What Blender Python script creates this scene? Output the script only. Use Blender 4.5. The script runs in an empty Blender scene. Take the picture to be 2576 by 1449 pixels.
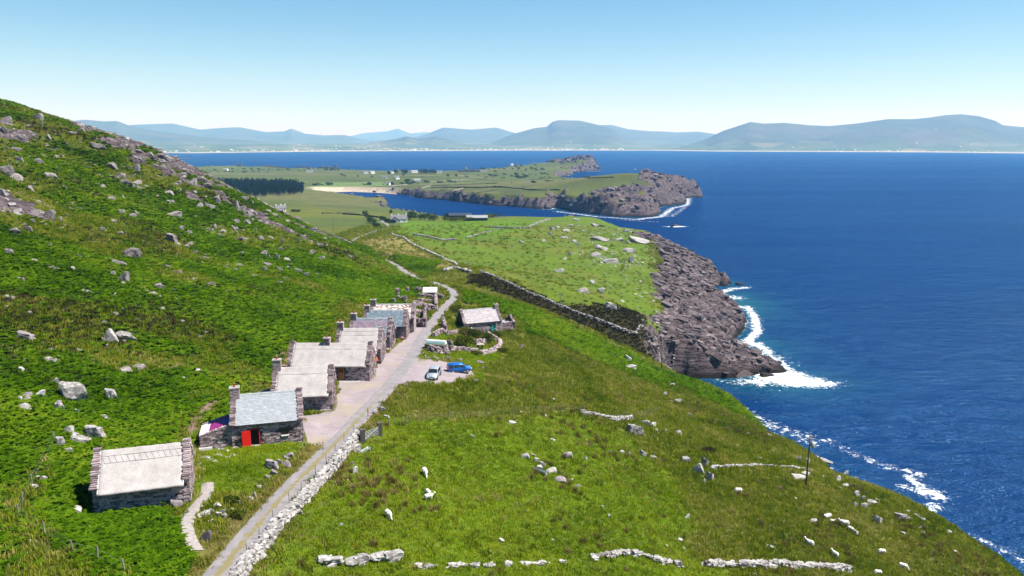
import bpy, bmesh, math, random
import numpy as np
from mathutils import Vector, Matrix, noise as mnoise

# ------------------------------------------------------------------ camera, sky, sun, exposure
sc = bpy.context.scene
COL = sc.collection
R = math.radians
HCAM = 95.0; PITCH = R(10.52); FPX = 1288/math.tan(R(33))
cam_d = bpy.data.cameras.new('camera'); cam = bpy.data.objects.new('camera', cam_d); COL.objects.link(cam)
cam.location = (0, 0, HCAM); cam.rotation_euler = (R(90)-PITCH, 0, 0)
cam_d.sensor_width = 36; cam_d.lens = 18/math.tan(R(33)); cam_d.clip_start = 0.5; cam_d.clip_end = 90000
sc.camera = cam
SUN_EL = R(57); SUN_AZ = R(97.5)          # azimuth clockwise from +Y (the way the camera looks)
world = bpy.data.worlds.new('World'); sc.world = world; world.use_nodes = True
wn = world.node_tree.nodes; wl = world.node_tree.links
sky = wn.new('ShaderNodeTexSky'); sky.sky_type = 'NISHITA'; sky.sun_disc = False
sky.sun_elevation = SUN_EL; sky.sun_rotation = SUN_AZ; sky.altitude = 50; sky.air_density = 1.15; sky.dust_density = 0.05; sky.ozone_density = 2.6
hs = wn.new('ShaderNodeHueSaturation'); hs.inputs['Saturation'].default_value = 1.38; wl.new(sky.outputs[0], hs.inputs['Color']); wl.new(hs.outputs[0], wn['Background'].inputs[0]); wn['Background'].inputs[1].default_value = 0.052
sun_d = bpy.data.lights.new('sun', 'SUN'); sun_d.energy = 5.0; sun_d.angle = R(0.53); sun_d.color = (1, .955, .88)
sun = bpy.data.objects.new('sun', sun_d); COL.objects.link(sun)
sdir = Vector((math.sin(SUN_AZ)*math.cos(SUN_EL), math.cos(SUN_AZ)*math.cos(SUN_EL), math.sin(SUN_EL)))
sun.rotation_euler = sdir.to_track_quat('Z', 'Y').to_euler(); sun.location = (60, -40, 200)
sc.view_settings.view_transform = 'Standard'; sc.view_settings.look = 'None'; sc.view_settings.gamma = 1
sc.view_settings.use_curve_mapping = False; sc.view_settings.exposure = 1.15
sc.cycles.max_bounces = 5; sc.cycles.diffuse_bounces = 2; sc.cycles.glossy_bounces = 2; sc.cycles.transparent_max_bounces = 8
sc.cycles.volume_bounces = 1; sc.cycles.use_denoising = True; sc.cycles.caustics_reflective = False; sc.cycles.caustics_refractive = False
rng = np.random.default_rng(7); random.seed(7)

# ------------------------------------------------------------------ pixel <-> place helpers (used to measure the place off the photograph)
_c, _s = math.cos(PITCH), math.sin(PITCH)
def rayd(u, v):
    a = (u-1288)/FPX; b = -(v-724.5)/FPX
    return np.array([a, _c+b*_s, -_s+b*_c])
def Pz(u, v, z): d = rayd(u, v); return np.array([0, 0, HCAM]) + d*((z-HCAM)/d[2])
def Py(u, v, y): d = rayd(u, v); return np.array([0, 0, HCAM]) + d*(y/d[1])

# ------------------------------------------------------------------ noise
def _hash(i, j, seed):
    n = (i.astype(np.int64)*374761393 + j.astype(np.int64)*668265263 + seed*1442695041) & 0x7fffffff
    n = ((n ^ (n >> 13))*1274126177) & 0x7fffffff
    return ((n ^ (n >> 16)) & 0xffff)/65535.0
def vnoise(x, y, seed=0):
    xi = np.floor(x); yi = np.floor(y); fx = x-xi; fy = y-yi
    fx = fx*fx*fx*(fx*(fx*6-15)+10); fy = fy*fy*fy*(fy*(fy*6-15)+10)
    a = _hash(xi, yi, seed); b = _hash(xi+1, yi, seed); c = _hash(xi, yi+1, seed); d = _hash(xi+1, yi+1, seed)
    return (a+(b-a)*fx)*(1-fy) + (c+(d-c)*fx)*fy
def fbm(x, y, sc_, oct=4, seed=0):
    x = np.asarray(x, float)/sc_; y = np.asarray(y, float)/sc_; r = 0; a = .5; t = 0
    for k in range(oct):
        r = r + a*(vnoise(x*.8-y*.6+k*17.3, x*.6+y*.8-k*9.1, seed+k)*2-1); t += a; a *= .5; x = x*2; y = y*2
    return r/t
def sstep(a, b, x): t = np.clip((x-a)/(b-a), 0, 1); return t*t*(3-2*t)
def in_poly(x, y, P):
    ins = np.zeros(np.shape(x), bool); n = len(P)
    for i in range(n):
        x1, y1 = P[i]; x2, y2 = P[(i+1) % n]
        if y1 == y2: continue
        c = ((y1 > y) != (y2 > y)) & (x < (x2-x1)*(y-y1)/(y2-y1)+x1)
        ins ^= c
    return ins
def dist_line(x, y, P, closed=False):
    """distance to a polyline and the arc parameter of the nearest point"""
    best = np.full(np.shape(x), 1e18); n = len(P)
    for i in range(n if closed else n-1):
        x1, y1 = P[i][:2]; x2, y2 = P[(i+1) % n][:2]; dx, dy = x2-x1, y2-y1
        t = np.clip(((x-x1)*dx+(y-y1)*dy)/max(dx*dx+dy*dy, 1e-9), 0, 1)
        best = np.minimum(best, (x-x1-t*dx)**2+(y-y1-t*dy)**2)
    return np.sqrt(best)

# ------------------------------------------------------------------ terrain: measured heights
CT = []
def cz(*a):
    for u, v, z in a: CT.append(Pz(u, v, z))
def cy(*a):
    for u, v, y in a: CT.append(Py(u, v, y))
def cw(*a):
    for p in a: CT.append(np.array(p, float))
ROAD_PIX = [(500,1500,60.4),(546,1449,60),(633,1340,59.6),(730,1230,59),(835,1125,58.3),(920,1035,57.6),(985,965,57),(1035,900,56.2),(1062,850,55.5),(1085,815,54.8),(1108,785,54),(1130,762,53.3),(1144,743,52.6),(1135,731,52.1),(1112,719,51.7),(1085,709,51.2)]
ROAD_PIX2 = [(1062,708,47.4),(1034,692,46.9),(1011,678,46.9),(1001,671,46.5),(975,657,44.5),(930,640,43),(893,622,38.5),(880,611,36.5),(900,598,35),(940,583,32),(972,573,29),(975,565,27.5),(960,556,25.5),(962,549,24)]
cz(*ROAD_PIX); cz(*ROAD_PIX2[:4]); cz(*ROAD_PIX2[6:])
# terrace of the cottages and the car park
cz((487,1262,60.2),(240,1240,60.8),(762,1108,58.6),(512,1112,59.2),(840,1030,57.6),(937,957,57.1),(720,950,57.8),(968,917,56.6),(985,880,56),(1022,853,55.5),(1045,833,55),(1090,955,56.2),(1190,945,55.4),(1130,925,55.6),
   (620,1180,59.6),(560,1290,60.1),(1030,740,53.2),(1090,760,53.2),(1165,828,50.4),(1290,833,50),(1110,860,54),(1180,880,53),(1240,870,51.5),(1220,950,54))
# field to the right and the slope to the sea
cz((700,1449,58.2),(940,1080,57),(1068,1192,55.4),(1000,1300,56),(1288,1449,53.2),(1290,1065,53.4),(1470,1040,49.6),(1600,1085,46.5),(1330,1150,52.4),(1410,1205,51),(1730,1180,43.5),(2028,1220,40),(1600,1420,49),(1850,1425,44.5),(2100,1400,39.5),(2270,1425,36),(1850,1300,44),(2080,1310,38.5),(1000,1000,56.6),(1300,950,52),(1500,950,44),(1600,990,38),(1850,1130,37))
cy((1180,728,257),(1300,768,256),(1450,838,254),(1560,888,252),(1640,922,251),(1720,958,247),(1850,1010,212),(2040,1143,166),(2300,1297,138),(2440,1380,126),(2576,1455,112))
cw((43,228,27),(108,60,24),(100,0,28),(60,20,45),(0,-40,58),(-30,-50,62),(40,-40,50),(120,-40,20))
cw((97,112,6),(92,128,6),(86,150,7),(80,180,7),(72,220,8),(64,258,6))
# gully and the headland
cw((-8,277,42),(6,273,33),(22,271,22),(36,270,12),(46,271,6))
cy((1210,686,296),(1300,723,291),(1400,768,287),(1520,813,285),(1640,849,284),(1690,862,289))
cz((1400,650,30.5),(1480,545,26),(1300,600,31),(1500,700,26.5),(1620,800,22),(1640,750,24),(1650,680,24),(1640,600,22),(1550,570,24.5),(1390,551,27),(1290,549,24),
   (1750,760,15),(1790,850,10),(1740,700,17),(1840,800,7),(1700,640,18.5),(1760,680,14),(1900,920,4),(1850,915,6),(1720,900,14),(1200,620,36),(1100,590,33),(1000,600,38.5),(1100,660,44),(1000,640,44),(1150,552,20),(1000,552,23),(1000,575,29),(1280,680,37))
cz((850,560,27),(700,530,25),(900,530,17),(800,520,19),(930,512,9),(700,510,18),(860,505,9))
cw((0,760,16),(-80,820,14),(90,690,20))
# far low land, the second headland, the island
cz((1300,490,17),(1100,470,13),(1400,490,19),(1500,502,19),(1600,480,27),(1300,440,11),(1200,455,9),(900,450,8),(700,432,6),(1380,412,16.5),(1300,418,5),(560,440,8),(660,475,12),(830,462,5),(1000,440,7),(1400,460,17))
cy((1640,440,1290),(1590,436,1330),(1540,441,1360),(1700,458,1230),(1718,478,1240),(1440,397,2840),(1475,402,2800),(1420,401,2840),(1660,500,1090))
# the hill
def hillz(x, y): return 54.5+.38*(-x-62)-.06*(y-298)
for y in (-40, 20, 70, 120, 170, 220, 260):
    for x in (-66, -95, -130, -180, -260): cw((x, y, hillz(x, y)+(2 if x == -66 else 0)))
cy((0,257,340),(100,285,335),(200,320,330),(300,347,325),(400,385,320),(500,432,315),(560,470,312),(640,505,308),(700,545,305),(760,578,303),(830,602,300),(880,628,298),(960,660,290))
cw((-60,380,42),(-100,400,46),(-150,430,52),(-220,450,62),(-320,460,76),(-150,540,32),(-260,620,32),(-500,700,40),(-800,1200,18),(-500,1200,12),(-1500,2000,10),(-420,380,110),(-600,500,90),(-1800,3000,6),(-600,2300,6),(-2500,2500,30))
CT = np.array(CT)
def warp(x, y):
    w = np.maximum(np.asarray(y, float)+100, 30); return np.asarray(x)/w*2.2, np.log(w)*2.2
_wx, _wy = warp(CT[:, 0], CT[:, 1])
_K = np.sqrt((_wx[:, None]-_wx[None])**2+(_wy[:, None]-_wy[None])**2+.004)
_A = np.zeros((len(CT)+3,)*2); n_ = len(CT)
_A[:n_, :n_] = _K - np.eye(n_)*.004; _A[:n_, n_] = 1; _A[:n_, n_+1] = _wx; _A[:n_, n_+2] = _wy; _A[n_:, :n_] = _A[:n_, n_:].T
_W = np.linalg.solve(_A, np.r_[CT[:, 2], 0, 0, 0])
def rbf(x, y):
    X, Y = warp(x, y); r = _W[n_]+_W[n_+1]*X+_W[n_+2]*Y
    for k in range(n_): r += _W[k]*np.sqrt((X-_wx[k])**2+(Y-_wy[k])**2+.004)
    return r

# ------------------------------------------------------------------ coast line (plan)
def W(*a): return [tuple(Pz(u, v, 0)[:2]) for u, v in a]
COAST = [(150,-300),(128,-60),(118,40),(108,100),(100,140),(93,180),(84,215),(76,245),(68,270),(58,284),(54,294)]
COAST += W((1690,947),(1740,948),(1800,952),(1830,958),(1900,948),(1975,935),(1982,925),(1950,918),(1900,905),(1852,893),(1848,870),(1846,850),(1866,826),(1874,808),(1850,792),(1800,772),(1782,752),(1795,735),(1786,722),(1836,712),(1815,704),(1782,708))
COAST += [(143,520),(138,570),(128,640),(112,700),(85,745),(20,800),(-60,880),(-110,950)]
COAST += W((990,546),(974,540),(962,529),(975,517),(968,509),(925,511),(900,507),(850,500),(800,495),(772,490),(790,486),(880,483),(960,486),(1025,491),(1050,498),(1120,503),(1230,517),(1310,522),(1388,527),(1398,520),(1410,528),(1500,541),(1560,545),(1640,546),(1662,536),(1648,524),(1690,516),(1722,513),(1726,498))
COAST += [(330,1380),(320,1480),(240,1640),(150,1800),(110,1950),(125,2150),(180,2330),(150,2450)]
COAST += W((1440,434),(1506,428),(1500,421))
COAST += [(330,3050),(120,3150),(0,3000)]
COAST += W((1278,424),(1300,428),(1250,432),(1160,436),(1060,436),(960,433),(860,428),(800,424),(740,424),(590,419),(520,421),(420,424))
COAST += [(-1700,3300),(-2600,3600),(-6000,4200),(-6000,-300)]
CP = np.array(COAST)
BEACH = W((765,495),(765,482),(870,478),(1000,484),(1060,494),(1000,500))
def sdist(x, y):
    d = dist_line(x, y, COAST, True); return np.where(in_poly(x, y, COAST), d, -d)

GX0 = .82; NR, NC = 900, 760; WMIN, WMAX = 40., 3800.
def grid_xy():
    w = WMIN*(WMAX/WMIN)**np.linspace(0, 1, NR); s = np.linspace(-GX0, GX0, NC)
    Wg, Sg = np.meshgrid(w, s, indexing='ij'); return Sg*Wg, Wg-100

# ------------------------------------------------------------------ the cottages' plots (front right corner x, y, base z, yaw, length, depth)
HOUSES = dict(H1=(-31.5,72.3,60.2,18,8.6,5.8), H2=(-25.8,92.6,58.6,16,8.4,5.9), H3=(-25.4,106.8,57.6,8,8.3,5.9), H4=(-22.9,122.2,57.1,-0.5,13.2,6.0),
              H5=(-23.0,133.8,56.6,0.5,8.0,6.0), H6=(-23.1,145.1,56.0,-1.5,7.9,5.8), H7=(-21.4,155.3,55.5,1,8.7,5.6), H8=(-20.8,163.1,54.9,2,9.3,5.4), H9=(-2.4,183.4,50.3,22,9.6,5.6))
def house_frame(k):
    x, y, z, yaw, L, D = HOUSES[k]; a = R(yaw); ex = np.array([math.cos(a), math.sin(a)]); ey = np.array([-math.sin(a), math.cos(a)])
    return np.array([x, y]), z, ex, ey, L, D

def catmull(P, n=10):
    P = [np.array(p, float) for p in P]; P = [2*P[0]-P[1]]+P+[2*P[-1]-P[-2]]; out = []
    for i in range(1, len(P)-2):
        for t in np.linspace(0, 1, n, endpoint=False):
            a, b, c, d = P[i-1:i+3]
            out.append(.5*((2*b)+(-a+c)*t+(2*a-5*b+4*c-d)*t*t+(-a+3*b-3*c+d)*t**3))
    out.append(P[-2]); return np.array(out)
ROAD = catmull([Pz(*p) for p in ROAD_PIX], 8)
ROAD = np.vstack([ROAD[0]+(ROAD[0]-ROAD[4])/np.linalg.norm((ROAD[0]-ROAD[4]))*np.linspace(60, 2, 20)[:, None]*np.array([1, 1, 0]), ROAD])
ROAD2 = catmull([Pz(*p) for p in [ROAD_PIX[-1]]+ROAD_PIX2], 8)
ROADALL = np.vstack([ROAD, ROAD2[1:]])

def near_z(x, y, P):
    """distance to a 3-D polyline and its height at the nearest point"""
    best = np.full(np.shape(x), 1e18); zz = np.zeros(np.shape(x))
    for i in range(len(P)-1):
        x1, y1, z1 = P[i]; x2, y2, z2 = P[i+1]; dx, dy = x2-x1, y2-y1
        t = np.clip(((x-x1)*dx+(y-y1)*dy)/max(dx*dx+dy*dy, 1e-9), 0, 1); d = (x-x1-t*dx)**2+(y-y1-t*dy)**2
        m = d < best; best = np.where(m, d, best); zz = np.where(m, z1+t*(z2-z1), zz)
    return np.sqrt(best), zz

# ------------------------------------------------------------------ terrain surface
X, Y = grid_xy()
base = rbf(X, Y); SD = sdist(X, Y); near = 1-sstep(350, 700, Y)
beachm_ = 0.0
SDn = SD + fbm(X, Y, 22, 4, 3)*np.clip(4.5+Y*.004, 2, 9)*(1-.6*beachm_) + fbm(X, Y, 4, 2, 33)*.8*near
beachm = in_poly(X, Y, BEACH)
beachm = sstep(0, 30, np.where(beachm, dist_line(X, Y, BEACH, True), 0)*1.0)
cliffk = 1.7 + .5*fbm(X, Y, 40, 2, 5) + 2.2*(1-sstep(325, 350, Y))*sstep(280, 292, Y)
cl = np.where(SDn > 0, SDn*cliffk, SDn*.7)
cl = cl*(1-beachm) + beachm*SD*.06
def smin(a, b, k): h = np.clip(.5+.5*(b-a)/k, 0, 1); return b+(a-b)*h-k*h*(1-h)
Z = smin(base, cl, 2.0)
Z = np.where(SD < -25, np.minimum(Z, -6), Z)
# where bare rock shows: sea cliffs and the shelf of the headland
SHELF_PIX = [(1480,600),(1560,592),(1640,600),(1655,650),(1640,690),(1650,740),(1655,800),(1690,850),(1600,870),(1660,900),(1700,960),(2000,960)]
def PG(pix, zs):  # outline pixels with ground heights -> plan
    return [tuple(Pz(u, v, z)[:2]) for (u, v), z in zip(pix, zs)]
SHELF = PG([(1590,596),(1640,610),(1665,650),(1640,690),(1650,740),(1640,800),(1690,850),(1640,872)], [22,22,21,23,23,22,19,15])+[(52,288),(60,300),(160,300),(170,560),(140,640),(118,640)]
inS = in_poly(X, Y, SHELF); dS = np.where(inS, 1, -1)*dist_line(X, Y, SHELF, True)
rock = sstep(-3, 4, dS+fbm(X, Y, 12, 3, 8)*6)
drop = np.clip((base-Z), 0, 50)
rock = np.maximum(rock, sstep(.6, 2.2, drop+fbm(X, Y, 10, 3, 9)*1.2))
gx = np.gradient(Z, axis=1)/np.maximum(np.gradient(X, axis=1), .01)
FARHEAD = in_poly(X, Y, PG([(1500,535),(1480,500),(1540,480),(1600,470),(1620,440),(1700,440)], [2,14,26,30,36,30])+[(420,1500),(420,1000),(150,980)])
fh = np.where(FARHEAD, 1., 0.)*sstep(-.15, .25, fbm(X, Y, 60, 4, 12)+.35)
ISL = in_poly(X, Y, [(175,2650),(120,2860),(150,3000),(420,3100),(420,2650)]); fh = np.maximum(fh, np.where(ISL, 1., 0.)*sstep(-.3, .1, fbm(X, Y, 70, 3, 13)))
rock = np.maximum(rock, fh)*(1-beachm)*(SD > -30)
# rocky hillside: scattered outcrops on the hill
hill = sstep(-40, -60, X)*(1-sstep(330, 420, Y))
crag = sstep(.37, .54, fbm(X*1.0+Y*.3, Y, 26, 4, 21)+.25*fbm(X, Y, 7, 3, 22)+.18*sstep(95, 230, Y)*sstep(-60, -120, X)-.12)*hill*sstep(-58, -75, X)*sstep(75, 120, Y)
# relief
rel = fbm(X, Y, 14, 4, 1)*.55*np.clip(.3+hill*1.2, 0, 2) + fbm(X, Y, 3.2, 3, 2)*.16*near + fbm(X, Y, 90, 3, 4)*sstep(500, 1200, Y)*2.0
flat = sstep(0, 6, np.abs(SD))
rdist, rz = near_z(X, Y, ROADALL)
def ridged(x, y, s_, o, seed): return 1-2*np.abs(fbm(x, y, s_, o, seed))
strat = (X*.55+Y*.84)                                   # the beds strike across the headland
amp = np.where(Y < 750, 1.0, np.where(Y < 1900, 3.6, 7.0))
sclx = np.where(Y < 750, 1.0, np.where(Y < 1900, 3.2, 6.0))
q = strat+6*fbm(X, Y, 30, 3, 41)
rr = (ridged(X/sclx*.45+q/sclx*.05, q/sclx, 7.5, 4, 40)-.4)*1.0 + fbm(X/sclx, Y/sclx, 3.5, 3, 43)*.65 + (vnoise(np.floor(q/sclx/2.6), np.floor((X*.84-Y*.55)/sclx/6+2*vnoise(X/sclx/4, Y/sclx/4, 47)), 46)-.5)*1.3
big = (ridged(X/sclx*.5+q/sclx*.12, q/sclx, 24, 3, 44)-.35)*2.0 + (vnoise(np.floor(q/sclx/7.5+.6*fbm(X/sclx, Y/sclx, 9, 2, 49)), np.floor((X*.84-Y*.55)/sclx/15+1.2*vnoise(X/sclx/9, Y/sclx/9, 48)), 45)-.5)*2.6
rockrel = (rr*1.35+big*np.where(Y < 750, 1., .75)*sstep(0, 9, SD))*amp*rock*sstep(-3, 5, SD)
cragrel = crag*(ridged(X*.6+Y*.1, Y, 6, 4, 50)*.9+.3+fbm(X, Y, 1.8, 3, 51)*.5)
pad = np.zeros_like(Z); padz = Z.copy()
for k in HOUSES:
    o, z, ex, ey, L, D = house_frame(k)
    lx = (X-o[0])*ex[0]+(Y-o[1])*ex[1]; ly = (X-o[0])*ey[0]+(Y-o[1])*ey[1]
    ext = 4.0 if k in ('H9',) else 1.2
    dd = np.maximum(np.maximum(-(L+(3.2 if k in ('H2','H3','H7') else 0.6))-lx, lx-ext), np.maximum(-1.6-ly, ly-D-.8))
    m = 1-sstep(0, 2.2, dd); upd = m > pad; pad = np.where(upd, m, pad); padz = np.where(upd, z, padz)
YARD = PG([(775,1110),(760,1040),(845,1030),(850,955),(940,955),(945,900),(985,880),(1020,850),(1060,800),(1075,845),(1045,900),(1060,908),(1130,905),(1180,910),(1190,935),(1178,952),(1130,965),(1040,965),(975,975),(900,1060),(850,1110),(790,1115)],
          [58.6,58.3,57.7,57.3,57.1,56.7,56.1,55.6,54.8,55.4,56.1,56.0,55.6,55.3,55.3,55.4,55.8,56.6,57,57.8,58.2,58.5])
YC = np.array(YARD)
yd = np.where(in_poly(X, Y, YARD), 1, -1)*dist_line(X, Y, YARD, True)
yard = sstep(-.25, .25, yd+fbm(X, Y, 1.2, 3, 60)*.45)*(Y < 260)
roadw = np.where(Y < 175, 1.55, 1.45)
roadm = 1-sstep(roadw+.3, roadw+4.5, rdist)
smooth = (1-.92*roadm)*(1-.95*pad)*(1-.9*sstep(-2.5, .5, yd)*(Y < 260))
Z = Z + rel*flat*(1-rock)*smooth + rockrel + cragrel*smooth
Z = Z*(1-pad)+padz*pad
Z = Z*(1-roadm)+(rz-.02)*roadm
# banks: edge of the hill cut back behind the cottages
Z = np.where(SD < -2, np.minimum(Z, -.4-np.minimum(-SD, 12)*.25), Z)

def lookup(A, x, y):
    w = np.maximum(np.asarray(y, float)+100, WMIN); i = np.log(w/WMIN)/math.log(WMAX/WMIN)*(NR-1); j = (np.asarray(x)/w/GX0+1)*.5*(NC-1)
    i = np.clip(i, 0, NR-1.001); j = np.clip(j, 0, NC-1.001); i0 = i.astype(int); j0 = j.astype(int); fi = i-i0; fj = j-j0
    return (A[i0, j0]*(1-fj)+A[i0, j0+1]*fj)*(1-fi)+(A[i0+1, j0]*(1-fj)+A[i0+1, j0+1]*fj)*fi
def gz(x, y): return float(lookup(Z, np.array([x]), np.array([y]))[0])
_TS = np.concatenate([np.arange(30, 420, .5), np.geomspace(420, 3600, 900)])
def pick(u, v):
    """where the sight line through a point of the photograph meets the ground"""
    d = rayd(u, v); d = d/d[1]; y = _TS; p = d[None]*y[:, None]; p[:, 2] += HCAM
    g = np.maximum(lookup(Z, p[:, 0], p[:, 1]), 0); b = np.nonzero(p[:, 2] < g)[0]
    k = b[0] if len(b) else len(y)-1
    if k > 0:
        a0 = p[k-1, 2]-g[k-1]; a1 = g[k]-p[k, 2]; t = a0/max(a0+a1, 1e-9); q = p[k-1]+(p[k]-p[k-1])*t
    else: q = p[0]
    return Vector((q[0], q[1], max(gz(q[0], q[1]), 0)))
def picks(L): return [pick(u, v) for u, v in L]
def poly_pix(pix): return [tuple(p[:2]) for p in picks(pix)]
def S(x, y): return (x/1.59006, y/1.59006)

# ------------------------------------------------------------------ materials
def mat(name):
    m = bpy.data.materials.new(name); m.use_nodes = True; nt = m.node_tree; nt.nodes.clear()
    out = nt.nodes.new('ShaderNodeOutputMaterial'); b = nt.nodes.new('ShaderNodeBsdfPrincipled'); nt.links.new(b.outputs[0], out.inputs[0])
    b.inputs['Specular IOR Level'].default_value = .25
    return m, nt, b
def N(nt, t, **kw):
    n = nt.nodes.new('ShaderNode'+t)
    for k, v in kw.items():
        if k.startswith('i_'):
            key = k[2:]; key = int(key) if key.isdigit() else key.replace('_', ' ')
            s = n.inputs[key]
            if hasattr(v, 'links') or isinstance(v, bpy.types.NodeSocket): nt.links.new(v, s)
            else: s.default_value = v
        else: setattr(n, k, v)
    return n
def math_(nt, op, a, b=0.0, c=None, clamp=False):
    n = nt.nodes.new('ShaderNodeMath'); n.operation = op; n.use_clamp = clamp
    for i, v in enumerate((a, b, c)):
        if v is None: continue
        if isinstance(v, bpy.types.NodeSocket): nt.links.new(v, n.inputs[i])
        else: n.inputs[i].default_value = v
    return n.outputs[0]
def mixc(nt, f, a, b, mode='MIX'):
    n = nt.nodes.new('ShaderNodeMix'); n.data_type = 'RGBA'; n.blend_type = mode
    for i, v in ((0, f), (6, a), (7, b)):
        if isinstance(v, bpy.types.NodeSocket): nt.links.new(v, n.inputs[i])
        elif i == 0: n.inputs[i].default_value = v
        else: n.inputs[i].default_value = (*v, 1) if len(v) == 3 else v
    return n.outputs[2]
def noise(nt, vec, scale, detail=4, rough=.55, dist=0.0):
    n = nt.nodes.new('ShaderNodeTexNoise'); n.inputs['Scale'].default_value = scale; n.inputs['Detail'].default_value = detail
    n.inputs['Roughness'].default_value = rough; n.inputs['Distortion'].default_value = dist
    if vec is not None: nt.links.new(vec, n.inputs['Vector'])
    return n.outputs[0]
def ramp(nt, f, pts):
    n = nt.nodes.new('ShaderNodeValToRGB'); nt.links.new(f, n.inputs[0]); e = n.color_ramp.elements
    while len(e) < len(pts): e.new(.5)
    for q, (p, c) in zip(e, pts):
        q.position = p; q.color = (*c, 1) if not isinstance(c, (int, float)) else (c, c, c, 1)
    return n.outputs[0]
def bump(nt, b, h, strength=.5, dist=.1):
    n = nt.nodes.new('ShaderNodeBump'); n.inputs['Strength'].default_value = strength; n.inputs['Distance'].default_value = dist
    nt.links.new(h, n.inputs['Height']); nt.links.new(n.outputs[0], b.inputs['Normal']); return n
def pos(nt): return nt.nodes.new('ShaderNodeNewGeometry').outputs['Position']
def objco(nt): return nt.nodes.new('ShaderNodeTexCoord').outputs['Object']
def rnd(nt): return nt.nodes.new('ShaderNodeObjectInfo').outputs['Random']

MATS = {}
def simple(name, col, rough=.8, var=.25, scale=3.0, perobj=0.0, metallic=0.0, bumps=0.0, spec=.25, coat=0.0):
    if name in MATS: return MATS[name]
    m, nt, b = mat(name); c = objco(nt); n = noise(nt, c, scale, 5)
    lo = tuple(max(x*(1-var), 0) for x in col); hi = tuple(min(x*(1+var), 1) for x in col)
    col_ = ramp(nt, n, [(.3, lo), (.7, hi)])
    if perobj:
        f = math_(nt, 'MULTIPLY_ADD', rnd(nt), 2*perobj, 1-perobj); col_ = mixc(nt, 1, col_, N(nt, 'CombineColor', i_0=f, i_1=f, i_2=f).outputs[0], 'MULTIPLY')
    nt.links.new(col_, b.inputs['Base Color']); b.inputs['Roughness'].default_value = rough; b.inputs['Metallic'].default_value = metallic
    b.inputs['Specular IOR Level'].default_value = spec; b.inputs['Coat Weight'].default_value = coat
    if bumps: bump(nt, b, n, bumps, .03)
    MATS[name] = m; return m

# ground: colour of the cover comes with the mesh (cov), bare rock where the attribute says so
def ground_mat():
    m, nt, b = mat('ground'); P = pos(nt)
    cov = N(nt, 'Attribute', attribute_name='cov').outputs['Color']; rk = N(nt, 'Attribute', attribute_name='rock').outputs['Fac']
    n1 = noise(nt, P, 1.3, 5, .65); n2 = noise(nt, P, .16, 4, .6); n3 = noise(nt, P, .028, 4, .6); n4 = noise(nt, P, 6.0, 3, .6)
    f = math_(nt, 'ADD', math_(nt, 'MULTIPLY', n1, .9), math_(nt, 'MULTIPLY', n2, .7)); f = math_(nt, 'ADD', f, math_(nt, 'MULTIPLY', n3, .5))
    f = math_(nt, 'ADD', math_(nt, 'MULTIPLY', math_(nt, 'SUBTRACT', f, 1.05), 1.25), 1.0); f = math_(nt, 'MAXIMUM', f, .35)
    g = mixc(nt, 1, cov, N(nt, 'CombineColor', i_0=f, i_1=f, i_2=f).outputs[0], 'MULTIPLY')
    dry = mixc(nt, math_(nt, 'MULTIPLY', math_(nt, 'SUBTRACT', noise(nt, P, .45, 5, .7), .47), 2.2, None, True), g, mixc(nt, .5, g, (.16, .13, .05)))
    # rock
    sep = N(nt, 'SeparateXYZ', i_0=P)
    mp = N(nt, 'Mapping', i_Rotation=(R(14), R(-20), R(-32)), i_Scale=(.18, 1.0, 1.6)); nt.links.new(P, mp.inputs[0])
    r1 = noise(nt, mp.outputs[0], .55, 6, .65, .6); r2 = noise(nt, P, .9, 5, .7); r3 = noise(nt, P, .07, 3, .6)
    rc = ramp(nt, r1, [(.30, (.012, .009, .010)), (.45, (.050, .038, .042)), (.57, (.115, .090, .096)), (.72, (.26, .225, .225))])
    rc = mixc(nt, math_(nt, 'MULTIPLY', math_(nt, 'SUBTRACT', r2, .56), 4.5, None, True), rc, (.24, .215, .21))
    rc = mixc(nt, math_(nt, 'MULTIPLY', math_(nt, 'SUBTRACT', r3, .5), 2.0, None, True), rc, (.030, .022, .025))
    wet = math_(nt, 'SUBTRACT', 1, math_(nt, 'DIVIDE', math_(nt, 'ADD', sep.outputs[2], math_(nt, 'MULTIPLY', r2, -2.0)), 3.2), None, True)
    rc = mixc(nt, wet, rc, (.014, .010, .007))
    rcf = math_(nt, 'ADD', rk, math_(nt, 'MULTIPLY', math_(nt, 'SUBTRACT', n2, .5), .9)); rcf = math_(nt, 'MULTIPLY', math_(nt, 'SUBTRACT', rcf, .42), 6.0, None, True)
    col = mixc(nt, rcf, dry, rc); nt.links.new(col, b.inputs['Base Color']); b.inputs['Roughness'].default_value = .95; b.inputs['Specular IOR Level'].default_value = .12
    hh = math_(nt, 'ADD', math_(nt, 'MULTIPLY', n1, .8), math_(nt, 'MULTIPLY', n4, .35)); hr = math_(nt, 'ADD', math_(nt, 'MULTIPLY', r1, 2.2), r2)
    hm = N(nt, 'Mix', data_type='FLOAT', i_0=rcf, i_2=hh, i_3=hr).outputs[0]
    bump(nt, b, hm, .9, .45); return m

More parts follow.
